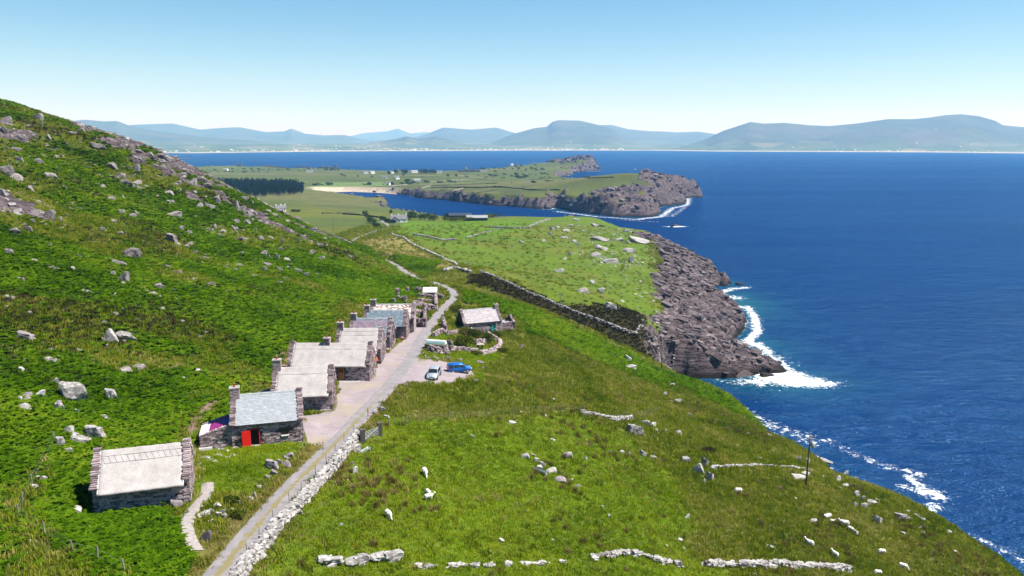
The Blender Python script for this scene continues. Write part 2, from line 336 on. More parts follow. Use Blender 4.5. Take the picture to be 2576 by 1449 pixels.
def mesh_from_grid(name, X, Y, Z, keep=None):
    r, c = X.shape; V = np.stack([X, Y, Z], -1).reshape(-1, 3).astype(np.float32)
    idx = np.arange(r*c).reshape(r, c); F = np.stack([idx[:-1, :-1], idx[:-1, 1:], idx[1:, 1:], idx[1:, :-1]], -1).reshape(-1, 4)
    if keep is not None:
        F = F[keep[:-1, :-1].reshape(-1) | keep[1:, 1:].reshape(-1) | keep[1:, :-1].reshape(-1) | keep[:-1, 1:].reshape(-1)]
    me = bpy.data.meshes.new(name); me.vertices.add(len(V)); me.vertices.foreach_set('co', V.ravel())
    me.loops.add(F.size); me.loops.foreach_set('vertex_index', F.ravel().astype(np.int32))
    me.polygons.add(len(F)); me.polygons.foreach_set('loop_start', np.arange(0, F.size, 4, dtype=np.int32)); me.polygons.foreach_set('loop_total', np.full(len(F), 4, np.int32))
    me.polygons.foreach_set('use_smooth', np.ones(len(F), bool)); me.update(calc_edges=True); return me
def fattr(me, name, A): a = me.attributes.new(name, 'FLOAT', 'POINT'); a.data.foreach_set('value', np.asarray(A, np.float32).ravel())
def cattr(me, name, A):
    a = me.attributes.new(name, 'FLOAT_COLOR', 'POINT'); q = np.ones((A.reshape(-1, 3).shape[0], 4), np.float32); q[:, :3] = A.reshape(-1, 3); a.data.foreach_set('color', q.ravel())
def link(o, parent=None, **kw):
    COL.objects.link(o)
    if parent is not None: o.parent = parent
    for k, v in kw.items(): o[k] = v
    return o

# ------------------------------------------------------------------ cover of the land
def softpoly(P, w, amp, scl, seed):
    d = np.where(in_poly(X, Y, P), 1, -1)*dist_line(X, Y, P, True); return sstep(-w, w, d+fbm(X, Y, scl, 3, seed)*amp)
C_BRACK_SHADE = np.array((.016, .036, .003)); C_GRASS = np.array((.080, .130, .006)); C_ROUGH = np.array((.095, .112, .012)); C_YELL = np.array((.165, .150, .045))  # ground under bracken darkened: shade between the clumps put into its colour
C_HEATH = np.array((.040, .045, .014)); C_DRY = np.array((.20, .165, .065)); C_SAND = np.array((.42, .34, .27)); C_GRAV = np.array((.30, .265, .27)); C_FAR = np.array((.065, .085, .016))
def lay(c, col, m): return c*(1-m[..., None])+col*m[..., None]
m1 = fbm(X, Y, 30, 4, 70); m2 = fbm(X, Y, 9, 4, 71)
cov = np.broadcast_to(C_ROUGH, X.shape+(3,)).copy()
cov = lay(cov, C_HEATH*1.5, sstep(-.05, .35, m2)*.6)
hedge_x = -34+10*sstep(165, 178, Y)-4*sstep(232, 250, Y); hillm = sstep(0, -5, X-hedge_x+fbm(X, Y, 10, 3, 72)*3)*sstep(2.2, 3.2, rdist)*(1-sstep(330, 440, Y)); 
cov = lay(cov, C_BRACK_SHADE, hillm)
cov = lay(cov, C_ROUGH*.95, hillm*sstep(.05, .4, m1+.3*m2)*.8)
cov = lay(cov, C_HEATH, hillm*sstep(.15, .4, fbm(X, Y, 18, 4, 73))*.8)
FIELD = poly_pix([(600,1470),(850,1130),(935,1090),(960,1055),(1250,1050),(1460,1045),(1580,1100),(1690,1190),(1740,1300),(1700,1380),(1850,1449),(2000,1560),(600,1560)])
fieldm = softpoly(FIELD, 1.5, 2.0, 6, 74); cov = lay(cov, C_GRASS, fieldm*(.75+.25*sstep(-.3, .3, m2)))
cov = lay(cov, C_ROUGH*.8, fieldm*sstep(.12, .4, fbm(X, Y, 7, 4, 75))*.6)
BR2 = poly_pix([(1155,735),(1200,738),(1300,765),(1450,828),(1600,895),(1716,950),(1900,1058),(1840,1040),(1700,975),(1560,930),(1420,880),(1330,835),(1290,800),(1200,770),(1150,770)])
br2 = softpoly(BR2, 2, 4, 10, 76)*(Y < 262); cov = lay(cov, C_BRACK_SHADE, br2)
HEADF = poly_pix([(990,552),(1290,552),(1480,545),(1640,600),(1650,740),(1660,850),(1640,845),(1400,765),(1215,685),(1120,655),(1000,590)])
headf = softpoly(HEADF, 4, 6, 15, 77)*(Y > 262)*(Y < 820); cov = lay(cov, np.array((.072, .122, .007)), headf); cov = lay(cov, C_ROUGH, headf*sstep(-.1, .3, fbm(X, Y, 26, 4, 78))*.75)
GRN = poly_pix([(990,560),(1280,550),(1385,556),(1150,605),(1095,602),(985,585)]); cov = lay(cov, C_GRASS*np.array((.9, 1.08, .8)), softpoly(GRN, 2, 2, 15, 79)*(Y > 300)*(Y < 820))
YEL = [tuple(Pz(*q)[:2]) for q in [(893,612,37),(985,590,33),(1040,615,37),(1150,667,43),(1110,684,45),(1020,668,46),(950,640,43)]]; yel = softpoly(YEL, 3, 4, 12, 80)*(Y > 280)*(Y < 560); cov = lay(cov, C_YELL*1.15, yel)
GULL = poly_pix([(1175,690),(1215,690),(1400,772),(1640,856),(1690,868),(1700,905),(1560,868),(1450,818),(1300,752),(1180,715)]); gull = softpoly(GULL, 2, 3, 9, 81)*(Y > 240)*(Y < 330); cov = lay(cov, C_HEATH*np.array((.6,.45,.5)), gull*.95)
far = sstep(800, 1000, Y); cov = lay(cov, C_FAR*(1+.25*fbm(X, Y, 220, 3, 82))[..., None], far*sstep(-10, 30, SD))
cov = lay(cov, np.array((.10, .10, .035)), far*sstep(.05, .3, fbm(X*.35, Y, 160, 4, 83))*.8)
cov = lay(cov, np.array((.05, .065, .02)), far*sstep(.25, .4, fbm(X*.5, Y, 60, 4, 84))*.8)
cov = lay(cov, np.array((.10, .15, .045)), softpoly(poly_pix([(760,478),(800,460),(960,457),(985,468),(900,477)]), 10, 10, 60, 85)*far)
MIDL = poly_pix([(640,600),(690,545),(930,545),(945,575),(885,600),(860,612)]); cov = lay(cov, np.array((.068, .088, .024)), softpoly(MIDL, 5, 6, 30, 86)*(Y > 320))
cov = lay(cov, np.array((.055, .085, .018)), sstep(.1, .3, fbm(X*.6, Y, 120, 3, 88))*(Y > 500)*(Y < 1050)*(X < -90)*.8)
cov = lay(cov, C_SAND, beachm*(SD < 45))
# worn verge along the lane, gravel yard
verge = sstep(4.6+fbm(X, Y, 3, 3, 87)*1.5, 1.6, rdist)*(Y < 300); cov = lay(cov, C_YELL*.85, verge*.6)
lawn = softpoly(poly_pix([(500,1120),(760,1100),(745,1140),(640,1240),(500,1250)]), 1, 1, 3, 90)*(Y < 110); lawn = np.maximum(lawn, softpoly(poly_pix([(1058,885),(1075,852),(1110,838),(1160,850),(1250,880),(1262,900),(1212,925),(1228,955),(1195,960),(1192,925),(1130,903),(1062,906)]), .6, .8, 3, 91)*(Y < 200)); cov = lay(cov, C_GRASS*1.05, lawn*.8)
SOIL = poly_pix([(450,1105),(470,1060),(530,1010),(588,985),(575,1010),(528,1040),(505,1075),(500,1112)]); soil = softpoly(SOIL, .8, 1.2, 3, 97)*(Y < 112)
SOIL2 = poly_pix([(700,905),(715,865),(745,850),(745,900),(735,940),(705,940)]); soil = np.maximum(soil, softpoly(SOIL2, .8, 1.2, 3, 98)*(Y < 150))
cov = lay(cov, np.array((.17, .12, .095)), soil)
cov = lay(cov, C_GRAV*np.array((.9,.86,.9)), yard)
cov = cov*(1+.18*m2)[..., None]
rockA = np.clip(np.maximum(rock, crag), 0, 1)*(1-yard)
gm = ground_mat()
gme = mesh_from_grid('ground', X, Y, Z, Z > -2.5); cattr(gme, 'cov', np.clip(cov, 0, 1)); fattr(gme, 'rock', rockA)
gme.materials.append(gm); ground = link(bpy.data.objects.new('ground', gme), kind='structure')

# ------------------------------------------------------------------ sea
def sea_mat():
    m, nt, b = mat('sea'); P = pos(nt)
    fo = N(nt, 'Attribute', attribute_name='foam').outputs['Fac']; sh = N(nt, 'Attribute', attribute_name='shal').outputs['Fac']
    n1 = noise(nt, P, .35, 6, .72, .8); v1 = noise(nt, P, 1.4, 5, .75, .5)
    t = math_(nt, 'ADD', math_(nt, 'MULTIPLY', math_(nt, 'SUBTRACT', n1, .5), 1.5), math_(nt, 'MULTIPLY', math_(nt, 'SUBTRACT', v1, .5), 1.1)); t = math_(nt, 'ADD', t, fo)
    f = math_(nt, 'MULTIPLY', math_(nt, 'SUBTRACT', t, .5), 5.0, None, True)
    deep = mixc(nt, noise(nt, P, .004, 4, .6), (.0005, .0135, .068), (.0009, .026, .115))
    c = mixc(nt, sh, deep, (.012, .095, .115)); c = mixc(nt, f, c, (.80, .84, .86)); out = [n for n in nt.nodes if n.type == 'OUTPUT_MATERIAL'][0]; nt.nodes.remove(b)
    b = N(nt, 'BsdfDiffuse', i_Color=c); gl = N(nt, 'BsdfGlossy', i_Roughness=.16, i_Color=(.36, .70, 1, 1)); fr = N(nt, 'Fresnel', i_IOR=1.33)
    fac = math_(nt, 'MINIMUM', math_(nt, 'MULTIPLY', fr.outputs[0], .62), .26); wind = noise(nt, N(nt, 'Mapping', i_Rotation=(0, 0, R(-14)), i_Scale=(.22, 1, 1), i_Vector=P).outputs[0], .0035, 5, .65); fac = math_(nt, 'MULTIPLY', fac, math_(nt, 'MULTIPLY_ADD', wind, 1.9, .1)); fac = math_(nt, 'MULTIPLY', fac, math_(nt, 'SUBTRACT', 1, f)); ms = N(nt, 'MixShader', i_0=fac); nt.links.new(b.outputs[0], ms.inputs[1]); nt.links.new(gl.outputs[0], ms.inputs[2]); nt.links.new(ms.outputs[0], out.inputs[0])
    mp = N(nt, 'Mapping', i_Rotation=(0, 0, R(25)), i_Scale=(.5, 1, 1)); nt.links.new(P, mp.inputs[0])
    w1 = noise(nt, mp.outputs[0], .16, 5, .62, .4); w2 = noise(nt, mp.outputs[0], .9, 3, .6, .3); w3 = noise(nt, mp.outputs[0], .03, 3, .6)
    h = math_(nt, 'ADD', math_(nt, 'MULTIPLY', w1, 1.0), math_(nt, 'MULTIPLY', w2, .22)); h = math_(nt, 'ADD', h, math_(nt, 'MULTIPLY', w3, 1.2))
    bn = bump(nt, b, h, .95, 4.2); nt.links.new(bn.outputs[0], gl.inputs['Normal']); nt.links.new(bn.outputs[0], fr.inputs['Normal']); return m
sr, sc_ = 620, 420
sw = 120*(10500/120)**np.linspace(0, 1, sr); ss = np.linspace(-1.0, 1.0, sc_); SW, SS = np.meshgrid(sw, ss, indexing='ij'); sX = SS*SW; sY = SW-60
sSD = -sdist(sX, sY); terr = np.where(sY < 3600, lookup(Z, sX, sY), -9)
wav = (fbm(sX*.5, sY, 9, 3, 100)*.30+fbm(sX*.5+sY*.2, sY, 30, 2, 101)*.35)*(1-sstep(500, 1500, sY))
def blob(u, v, rx, ry, a=1.0, rot=0.0):
    p = Pz(u, v, 0); dx = sX-p[0]; dy = sY-p[1]; c_, s_ = math.cos(rot), math.sin(rot); xx = dx*c_+dy*s_; yy = -dx*s_+dy*c_
    return a*np.exp(-((xx/rx)**2+(yy/ry)**2))
def streak(pix, w, a): return a*np.exp(-(dist_line(sX, sY, [tuple(Pz(u, v, 0)[:2]) for u, v in pix])/w)**2)
shorew = np.clip(2.2+sY*.004, 2.5, 9); expo = sstep(-.25, .25, fbm(sX, sY, 55, 3, 110)+.08)*np.where(sX > 20, 1, .35)
foam = .62*np.exp(-np.clip(sSD, 0, 999)/shorew)*expo*(sY < 3200)*(~((sX < 0) & (sY > 850) & (sY < 1600)) | (sSD < 4))
foam = np.maximum.reduce([foam, blob(1965,950,15,15,1.0), blob(2020,962,18,10,.85), blob(1900,962,15,7,.65), blob(1930,905,14,18,.62), streak([(1890,880),(1950,905),(2000,940),(2080,965)], 4, .62), streak([(1800,955),(1840,968),(1900,972),(1960,985)], 2.0, .5),
    streak([(1790,742),(1850,725),(1880,724)], 6, .62), streak([(1800,745),(1850,750)], 10, .6), streak([(1815,770),(1870,772)], 7, .66), streak([(1880,772),(1900,800),(1905,835),(1880,860),(1920,875),(1935,888)], 4.2, .70), streak([(1860,860),(1905,865)], 5, .6), streak([(1850,880),(1900,872)], 4, .55),
    blob(1700,570,16,7,.95), blob(1665,560,14,4,.45), streak([(1740,490),(1725,520),(1690,545)], 7, .5), streak([(1560,553),(1650,558)], 8, .5), streak([(1400,532),(1500,545),(1600,552),(1665,545),(1690,524),(1728,516),(1732,500)], 9, .6), streak([(1440,432),(1510,430)], 14, .6),
    streak([(1770,985),(1900,1050),(2040,1110)], 7, .50), streak([(2080,1110),(2200,1165),(2290,1190)], 4, .50), blob(2295,1190,9,5,.55,-.8), blob(2340,1240,8,5,.72,-.7), streak([(2290,1200),(2350,1250)], 3, .62), streak([(2270,1225),(2360,1245)], 3.5, .6), streak([(2270,1270),(2320,1290),(2345,1300),(2400,1340)], 3, .58), streak([(2350,1270),(2330,1300)], 3, .6), streak([(2450,1350),(2576,1410)], 3, .52)])
shal = np.clip(np.maximum.reduce([.55*np.exp(-np.clip(sSD, 0, 999)/7), .7*blob(1840,760,22,45), .5*blob(1890,870,20,25), .6*blob(1960,960,26,18)]), 0, .8)*(sX > 30)
sme = mesh_from_grid('sea', sX, sY, wav); fattr(sme, 'foam', foam); fattr(sme, 'shal', shal); sme.materials.append(sea_mat())
sea = link(bpy.data.objects.new('sea', sme), kind='structure')

# ------------------------------------------------------------------ mountains across the bay
RIDGES = [  # (distance of the crest, width of the near slope, [(u, v) of the sky line])
 (12500, 3600, [(120,318),(200,307),(255,303),(300,307),(330,306),(360,318),(420,330),(480,338),(560,347),(640,352),(760,362),(900,370)]),
 (17500, 5200, [(300,322),(370,315),(465,312),(530,327),(580,323),(625,321),(690,333),(735,331),(752,324),(785,337),(830,341),(880,340),(920,350),(1000,362)]),
 (26000, 6000, [(820,352),(890,344),(930,335),(985,331),(1010,324),(1040,336),(1080,333),(1130,340)]),
 (16500, 4500, [(1000,362),(1080,338),(1120,322),(1150,324),(1190,327),(1225,324),(1250,322),(1280,331),(1330,345)]),
 (10600, 1600, [(900,372),(950,357),(1010,349),(1030,343),(1060,349),(1100,344),(1130,350),(1180,362),(1240,372)]),
 (12000, 3000, [(1230,362),(1290,338),(1340,324),(1372,320),(1386,308),(1400,304),(1452,305),(1490,314),(1530,323),(1560,345),(1640,368)]),
 (15500, 3800, [(1440,330),(1495,315),(1530,314),(1570,325),(1620,330),(1660,331),(1690,333),(1740,331),(1790,338),(1850,350)]),
 (9800, 2600, [(1700,368),(1760,350),(1800,330),(1830,320),(1865,308),(1900,312),(1950,310),(2010,316),(2060,318),(2130,311),(2200,301),(2260,301),(2300,297),(2340,291),(2375,289),(2420,294),(2460,305),(2480,316),(2540,321),(2600,324),(2750,335),(3000,345)]),
 (8800, 1500, [(1960,366),(2040,345),(2100,335),(2180,325),(2250,322),(2320,330),(2400,350)]),
]
mu = np.linspace(-250, 2900, 640); md = np.concatenate([np.linspace(5900, 13500, 150), np.linspace(13700, 30000, 60)])
MU, MD = np.meshgrid(mu, md, indexing='xy'); mx = (MU-1288)/FPX*MD*1.0; my = MD*.985
SHORE = np.interp(mu, [-250,350,430,500,900,1300,1640,1800,2000,2300,2576,2900], [7400,7100,6900,6750,8100,8800,8800,7900,7700,7300,6500,6000])
mh = np.full(MU.shape, -30.)
plain = np.clip((MD-SHORE[None])*.028, -20, 60)+fbm(mx, my, 900, 4, 120)*10; foot = np.clip((MD-SHORE[None])*.05, -25, 3); mh = np.where(MD > SHORE[None]+60, np.maximum(plain, 3), foot)
ero = fbm(mx, my, 1600, 5, 121); er2 = 1-np.abs(fbm(mx, my, 900, 4, 122))*2
for rd, fw, pts in RIDGES:
    pts = np.array(pts, float); rh = HCAM + np.interp(mu, pts[:, 0], (357-pts[:, 1]), left=-30, right=-30)/FPX*rd*.985
    rh = rh - 4
    t = (MD-rd)/np.where(MD < rd, fw, fw*1.3); prof = np.clip(1-np.abs(t), 0, 1); prof = np.where(MD < rd, prof**1.15*(.75+.25*prof), prof)
    hh = rh[None]*prof + (ero*.26+(er2-.5)*.16)*np.clip(rh[None], 0, 900)*prof*(1-prof)*2.2
    mh = np.where(MD > SHORE[None]+60, np.maximum(mh, np.where(rh[None] > 5, hh*sstep(60, 700, MD-SHORE[None]), -30)), mh)
mme = mesh_from_grid('mountains', mx, my, mh, mh > -3)
def mountain_mat():
    m, nt, b = mat('mountain'); P = pos(nt); s = N(nt, 'SeparateXYZ', i_0=P); n = noise(nt, P, .0016, 6, .6); n2 = noise(nt, P, .0045, 4, .65)
    v = N(nt, 'TexVoronoi', feature='F1', i_Scale=.0042); nt.links.new(P, v.inputs['Vector'])
    fld = ramp(nt, N(nt, 'SeparateColor', i_0=v.outputs['Color']).outputs[0], [(.0, (.045, .075, .02)), (.4, (.075, .11, .03)), (.75, (.10, .13, .045)), (.93, (.20, .19, .10))])
    up = ramp(nt, n, [(.35, (.045, .05, .03)), (.5, (.06, .075, .028)), (.66, (.085, .08, .05))])
    k = math_(nt, 'ADD', math_(nt, 'DIVIDE', s.outputs[2], 130.), math_(nt, 'MULTIPLY', math_(nt, 'SUBTRACT', n2, .5), 1.6), None, True)
    c = mixc(nt, k, fld, up); sand = math_(nt, 'LESS_THAN', s.outputs[2], 7.0); c = mixc(nt, math_(nt, 'MULTIPLY', sand, .65), c, (.42, .36, .27))
    nt.links.new(c, b.inputs['Base Color']); b.inputs['Roughness'].default_value = 1; bump(nt, b, n2, .8, 60); return m
mme.materials.append(mountain_mat()); mountains = link(bpy.data.objects.new('mountains', mme), kind='structure')

# ------------------------------------------------------------------ mesh helpers
from mathutils.geometry import delaunay_2d_cdt
class MB:
    def __init__(s): s.v = []; s.f = []; s.m = []
    def add(s, V, F, mi=0):
        o = len(s.v); s.v += [tuple(p) for p in V]; s.f += [tuple(i+o for i in q) for q in F]; s.m += [mi]*len(F); return s
    def box(s, x0, x1, y0, y1, z0, z1, mi=0):
        V = [(x0,y0,z0),(x1,y0,z0),(x1,y1,z0),(x0,y1,z0),(x0,y0,z1),(x1,y0,z1),(x1,y1,z1),(x0,y1,z1)]
        return s.add(V, [(3,2,1,0),(4,5,6,7),(0,1,5,4),(1,2,6,5),(2,3,7,6),(3,0,4,7)], mi)
    def xbox(s, M, sx, sy, sz, mi=0):
        V = [M @ Vector((a*sx/2, b*sy/2, c*sz/2)) for c in (-1, 1) for a, b in ((-1,-1),(1,-1),(1,1),(-1,1))]
        return s.add(V, [(3,2,1,0),(4,5,6,7),(0,1,5,4),(1,2,6,5),(2,3,7,6),(3,0,4,7)], mi)
    def prism(s, P, axis, a, b, mi=0):
        """outline P (2-D) pushed along an axis from a to b"""
        n = len(P)
        def mk(p, t): return (t, p[0], p[1]) if axis == 'x' else ((p[0], t, p[1]) if axis == 'y' else (p[0], p[1], t))
        V = [mk(p, a) for p in P]+[mk(p, b) for p in P]
        return s.add(V, [tuple(range(n-1, -1, -1)), tuple(range(n, 2*n))]+[(i, (i+1) % n, n+(i+1) % n, n+i) for i in range(n)], mi)
    def tube(s, P, r, n=6, mi=0, cap=True):
        P = [Vector(p) for p in P]; rs = r if isinstance(r, (list, tuple)) else [r]*len(P); V = []; F = []
        for i, p in enumerate(P):
            d = (P[min(i+1, len(P)-1)]-P[max(i-1, 0)]).normalized(); u = d.orthogonal().normalized() if abs(d.z) > .95 else d.cross(Vector((0, 0, 1))).normalized(); w = d.cross(u)
            V += [p+(u*math.cos(t)+w*math.sin(t))*rs[i] for t in [2*math.pi*k/n for k in range(n)]]
        for i in range(len(P)-1):
            for k in range(n): F.append((i*n+k, i*n+(k+1) % n, (i+1)*n+(k+1) % n, (i+1)*n+k))
        if cap: F += [tuple(range(n-1, -1, -1)), tuple(range((len(P)-1)*n, len(P)*n))]
        return s.add(V, F, mi)
    def loft(s, rings, mi=0, closed=True, cap=True):
        n = len(rings[0]); V = [p for r_ in rings for p in r_]; F = []
        for i in range(len(rings)-1):
            for k in range(n if closed else n-1): F.append((i*n+k, i*n+(k+1) % n, (i+1)*n+(k+1) % n, (i+1)*n+k))
        if cap: F += [tuple(range(n-1, -1, -1)), tuple(range((len(rings)-1)*n, len(rings)*n))]
        return s.add(V, F, mi)
    def mesh(s, name, mats, smooth=False):
        me = bpy.data.meshes.new(name); me.from_pydata(s.v, [], s.f)
        for m in (mats if isinstance(mats, (list, tuple)) else [mats]): me.materials.append(m)
        if any(s.m): me.polygons.foreach_set('material_index', s.m)
        if smooth: me.polygons.foreach_set('use_smooth', [True]*len(s.f))
        me.update(); return me
    def build(s, name, mats, parent=None, smooth=False, **kw): return link(bpy.data.objects.new(name, s.mesh(name, mats, smooth)), parent, **kw)
def fixn(o):
    bm = bmesh.new(); bm.from_mesh(o.data); bmesh.ops.recalc_face_normals(bm, faces=bm.faces); bm.to_mesh(o.data); bm.free(); return o
def thing(name, loc, label, cat, group=None, rz=0.0, sc1=1.0):
    o = bpy.data.objects.new(name, None); o.empty_display_size = .3; link(o); o.location = loc; o.rotation_euler = (0, 0, rz); o.scale = (sc1,)*3
    o['label'] = label; o['category'] = cat
    if group: o['group'] = group
    return o
def tag(o, label, cat, group=None):
    o['label'] = label; o['category'] = cat
    if group: o['group'] = group
    return o
def inst(name, me, parent, loc, rot=(0, 0, 0), scl=(1, 1, 1)):
    o = bpy.data.objects.new(name, me); COL.objects.link(o); o.parent = parent; o.location = loc; o.rotation_euler = rot; o.scale = scl; return o
def copy_tree(o, parent=None):
    c = o.copy(); COL.objects.link(c); c.parent = parent
    for ch in o.children: copy_tree(ch, c)
    return c
def TRS(loc, rot=(0, 0, 0), scl=(1, 1, 1)):
    from mathutils import Euler
    return Matrix.LocRotScale(Vector(loc), Euler(rot), Vector(scl))

# stones: 48-triangle blocks, several shapes shared by all
def stone_raw(seed, rnd_=.35, jit=.10):
    r = random.Random(seed); bm = bmesh.new(); bmesh.ops.create_cube(bm, size=1); bmesh.ops.subdivide_edges(bm, edges=bm.edges, cuts=1, use_grid_fill=True)
    for v in bm.verts:
        p = v.co.copy(); q = p.normalized()*.62; v.co = p.lerp(q, rnd_)+Vector([r.uniform(-jit, jit) for _ in range(3)])
    V = [tuple(v.co) for v in bm.verts]; F = [tuple(v.index for v in f.verts) for f in bm.faces]; bm.free(); return V, F
STONE_RAW = [stone_raw(k) for k in range(9)]
def block_raw(seed):
    r = random.Random(seed); V = []
    for c in (-.5, .5):
        for a, b in ((-.5,-.5),(.5,-.5),(.5,.5),(-.5,.5)): V.append((a+r.uniform(-.13, .13), b*(1 if b > 0 else r.uniform(.75, 1.1)), c+r.uniform(-.16, .16)))
    return V, [(3,2,1,0),(4,5,6,7),(0,1,5,4),(1,2,6,5),(2,3,7,6),(3,0,4,7)]
BLOCK_RAW = [block_raw(k) for k in range(12)]
def stone_mat(name, dark, mid, light, lich=.0, lichc=(.62, .61, .59), rough=.92):
    m, nt, b = mat(name); P = pos(nt); r_ = rnd(nt); n1 = noise(nt, P, .9, 3, .6); n2 = noise(nt, P, 7, 5, .7); n3 = noise(nt, P, 2.3, 5, .65)
    f = math_(nt, 'ADD', math_(nt, 'MULTIPLY', r_, .42), math_(nt, 'MULTIPLY', n1, .6)); f = math_(nt, 'ADD', math_(nt, 'MULTIPLY', math_(nt, 'SUBTRACT', n2, .5), .7), f)
    c = ramp(nt, f, [(.22, dark), (.5, mid), (.82, light)])
    if lich: c = mixc(nt, math_(nt, 'MULTIPLY', math_(nt, 'SUBTRACT', n3, .62-lich*.3), 5.0, None, True), c, lichc)
    nt.links.new(c, b.inputs['Base Color']); b.inputs['Roughness'].default_value = rough; b.inputs['Specular IOR Level'].default_value = .15
    bump(nt, b, math_(nt, 'ADD', n2, n3), .6, .05); return m
M_HOUSE = stone_mat('cottage_stone', (.06, .044, .048), (.25, .195, .205), (.49, .40, .41))
M_MORT = simple('mortar_shade', (.055, .046, .047), .95, .3, 4)
M_FIELD = stone_mat('field_stone', (.11, .10, .098), (.25, .235, .23), (.42, .40, .385), .45, (.52, .50, .48))
M_HILL = stone_mat('hill_rock', (.06, .050, .050), (.165, .145, .148), (.29, .265, .265), .30, (.40, .385, .37))
M_DARKST = stone_mat('purple_slab', (.10, .082, .09), (.20, .17, .185), (.30, .26, .275), .1)
def meshes_from(raws, name, m): return [MB().add(V, F).mesh(name, m) for V, F in raws]
ST_HOUSE = meshes_from(BLOCK_RAW, 'stone', M_HOUSE); ST_FIELD = meshes_from(STONE_RAW, 'stone', M_FIELD); ST_DARK = meshes_from(STONE_RAW, 'stone', M_DARKST); ST_RUIN = meshes_from(STONE_RAW, 'stone', M_HOUSE)

# ------------------------------------------------------------------ lane, yard, path
def ribbon(name, P, w, cols, m, lift=.035, wj=.12, seed=0, attr=True, **kw):
    P = np.array([p[:2] for p in P]); d = np.gradient(P, axis=0); d /= np.linalg.norm(d, axis=1)[:, None]; nrm = np.stack([d[:, 1], -d[:, 0]], 1)
    t = np.linspace(-1, 1, cols); n = len(P); arc = np.r_[0, np.cumsum(np.linalg.norm(np.diff(P, axis=0), axis=1))]
    ww = w*(1+wj*fbm(arc, arc*0+seed, 6, 3, 5+seed))
    gx_ = P[:, None, 0]+nrm[:, None, 0]*t[None]*ww[:, None]; gy_ = P[:, None, 1]+nrm[:, None, 1]*t[None]*ww[:, None]
    gz_ = lookup(Z, gx_, gy_)+lift+.03*(1-t[None]**2)-.05*(np.abs(t[None]) > .99)
    me = mesh_from_grid(name, gx_, gy_, gz_); fattr(me, 'across', np.broadcast_to(t[None], gx_.shape)); fattr(me, 'along', np.broadcast_to(arc[:, None], gx_.shape)); me.materials.append(m)
    return link(bpy.data.objects.new(name, me), **kw)
def resample(P, step):
    P = np.array(P, float); s = np.r_[0, np.cumsum(np.linalg.norm(np.diff(P[:, :2], axis=0), axis=1))]; t = np.arange(0, s[-1], step)
    return np.stack([np.interp(t, s, P[:, k]) for k in range(P.shape[1])], 1)
def lane_mat():
    m, nt, b = mat('lane'); P = pos(nt); a = N(nt, 'Attribute', attribute_name='across').outputs['Fac']; s = N(nt, 'SeparateXYZ', i_0=P)
    n = noise(nt, P, .7, 5, .65); n2 = noise(nt, P, 14, 3, .7); n3 = noise(nt, P, .12, 3)
    tar = ramp(nt, math_(nt, 'ADD', math_(nt, 'MULTIPLY', n, .7), math_(nt, 'MULTIPLY', n2, .35)), [(.3, (.15, .14, .15)), (.55, (.215, .20, .21)), (.75, (.29, .27, .275))])
    ab = math_(nt, 'ABSOLUTE', a)
    nearf = math_(nt, 'DIVIDE', math_(nt, 'SUBTRACT', 122, s.outputs[1]), 22., None, True)
    mid = math_(nt, 'SUBTRACT', math_(nt, 'MULTIPLY', math_(nt, 'SUBTRACT', .27, ab), 7.0), math_(nt, 'MULTIPLY', math_(nt, 'SUBTRACT', noise(nt, P, 1.1, 5, .7), .5), -11.0), None, True)
    edge = math_(nt, 'ADD', math_(nt, 'MULTIPLY', math_(nt, 'SUBTRACT', ab, .93), 16.0), math_(nt, 'MULTIPLY', math_(nt, 'SUBTRACT', n, .5), 5.0), None, True)
    gr = ramp(nt, n2, [(.3, (.11, .105, .04)), (.6, (.22, .185, .10)), (.8, (.30, .26, .16))])
    c = mixc(nt, math_(nt, 'MULTIPLY', mid, nearf), tar, gr); c = mixc(nt, edge, c, mixc(nt, .5, gr, (.34, .31, .25))); nt.links.new(c, b.inputs['Base Color'])
    b.inputs['Roughness'].default_value = .95; bump(nt, b, n2, .4, .03); return m
M_LANE = lane_mat()
lane = ribbon('lane', resample(ROAD, .7), 1.32, 17, M_LANE, .04, .08, kind='structure')
lane2 = ribbon('lane', resample(ROAD2[:], .9), 1.35, 7, M_LANE, .07, .05, kind='structure')
def sheet(name, outline, step, lift, m, **kw):
    O = resample(np.vstack([outline, outline[:1]]), step); xs = np.arange(O[:, 0].min(), O[:, 0].max(), step); ys = np.arange(O[:, 1].min(), O[:, 1].max(), step)
    GX, GY = np.meshgrid(xs, ys); k = in_poly(GX, GY, O.tolist()) & (dist_line(GX, GY, O.tolist(), True) > step*.5); pts = [Vector(p) for p in O]+[Vector(p) for p in np.stack([GX[k], GY[k]], 1)]
    n = len(O); v, e, f, *_ = delaunay_2d_cdt(pts, [(i, (i+1) % n) for i in range(n)], [], 1, 1e-4)
    vz = lookup(Z, np.array([p.x for p in v]), np.array([p.y for p in v]))+lift
    me = bpy.data.meshes.new(name); me.from_pydata([(p.x, p.y, z) for p, z in zip(v, vz)], [], f); me.materials.append(m); me.update()
    bm = bmesh.new(); bm.from_mesh(me); bmesh.ops.recalc_face_normals(bm, faces=bm.faces)
    if bm.faces and sum(q.normal.z for q in bm.faces) < 0: bmesh.ops.reverse_faces(bm, faces=bm.faces)
    bm.to_mesh(me); bm.free(); return link(bpy.data.objects.new(name, me), **kw)
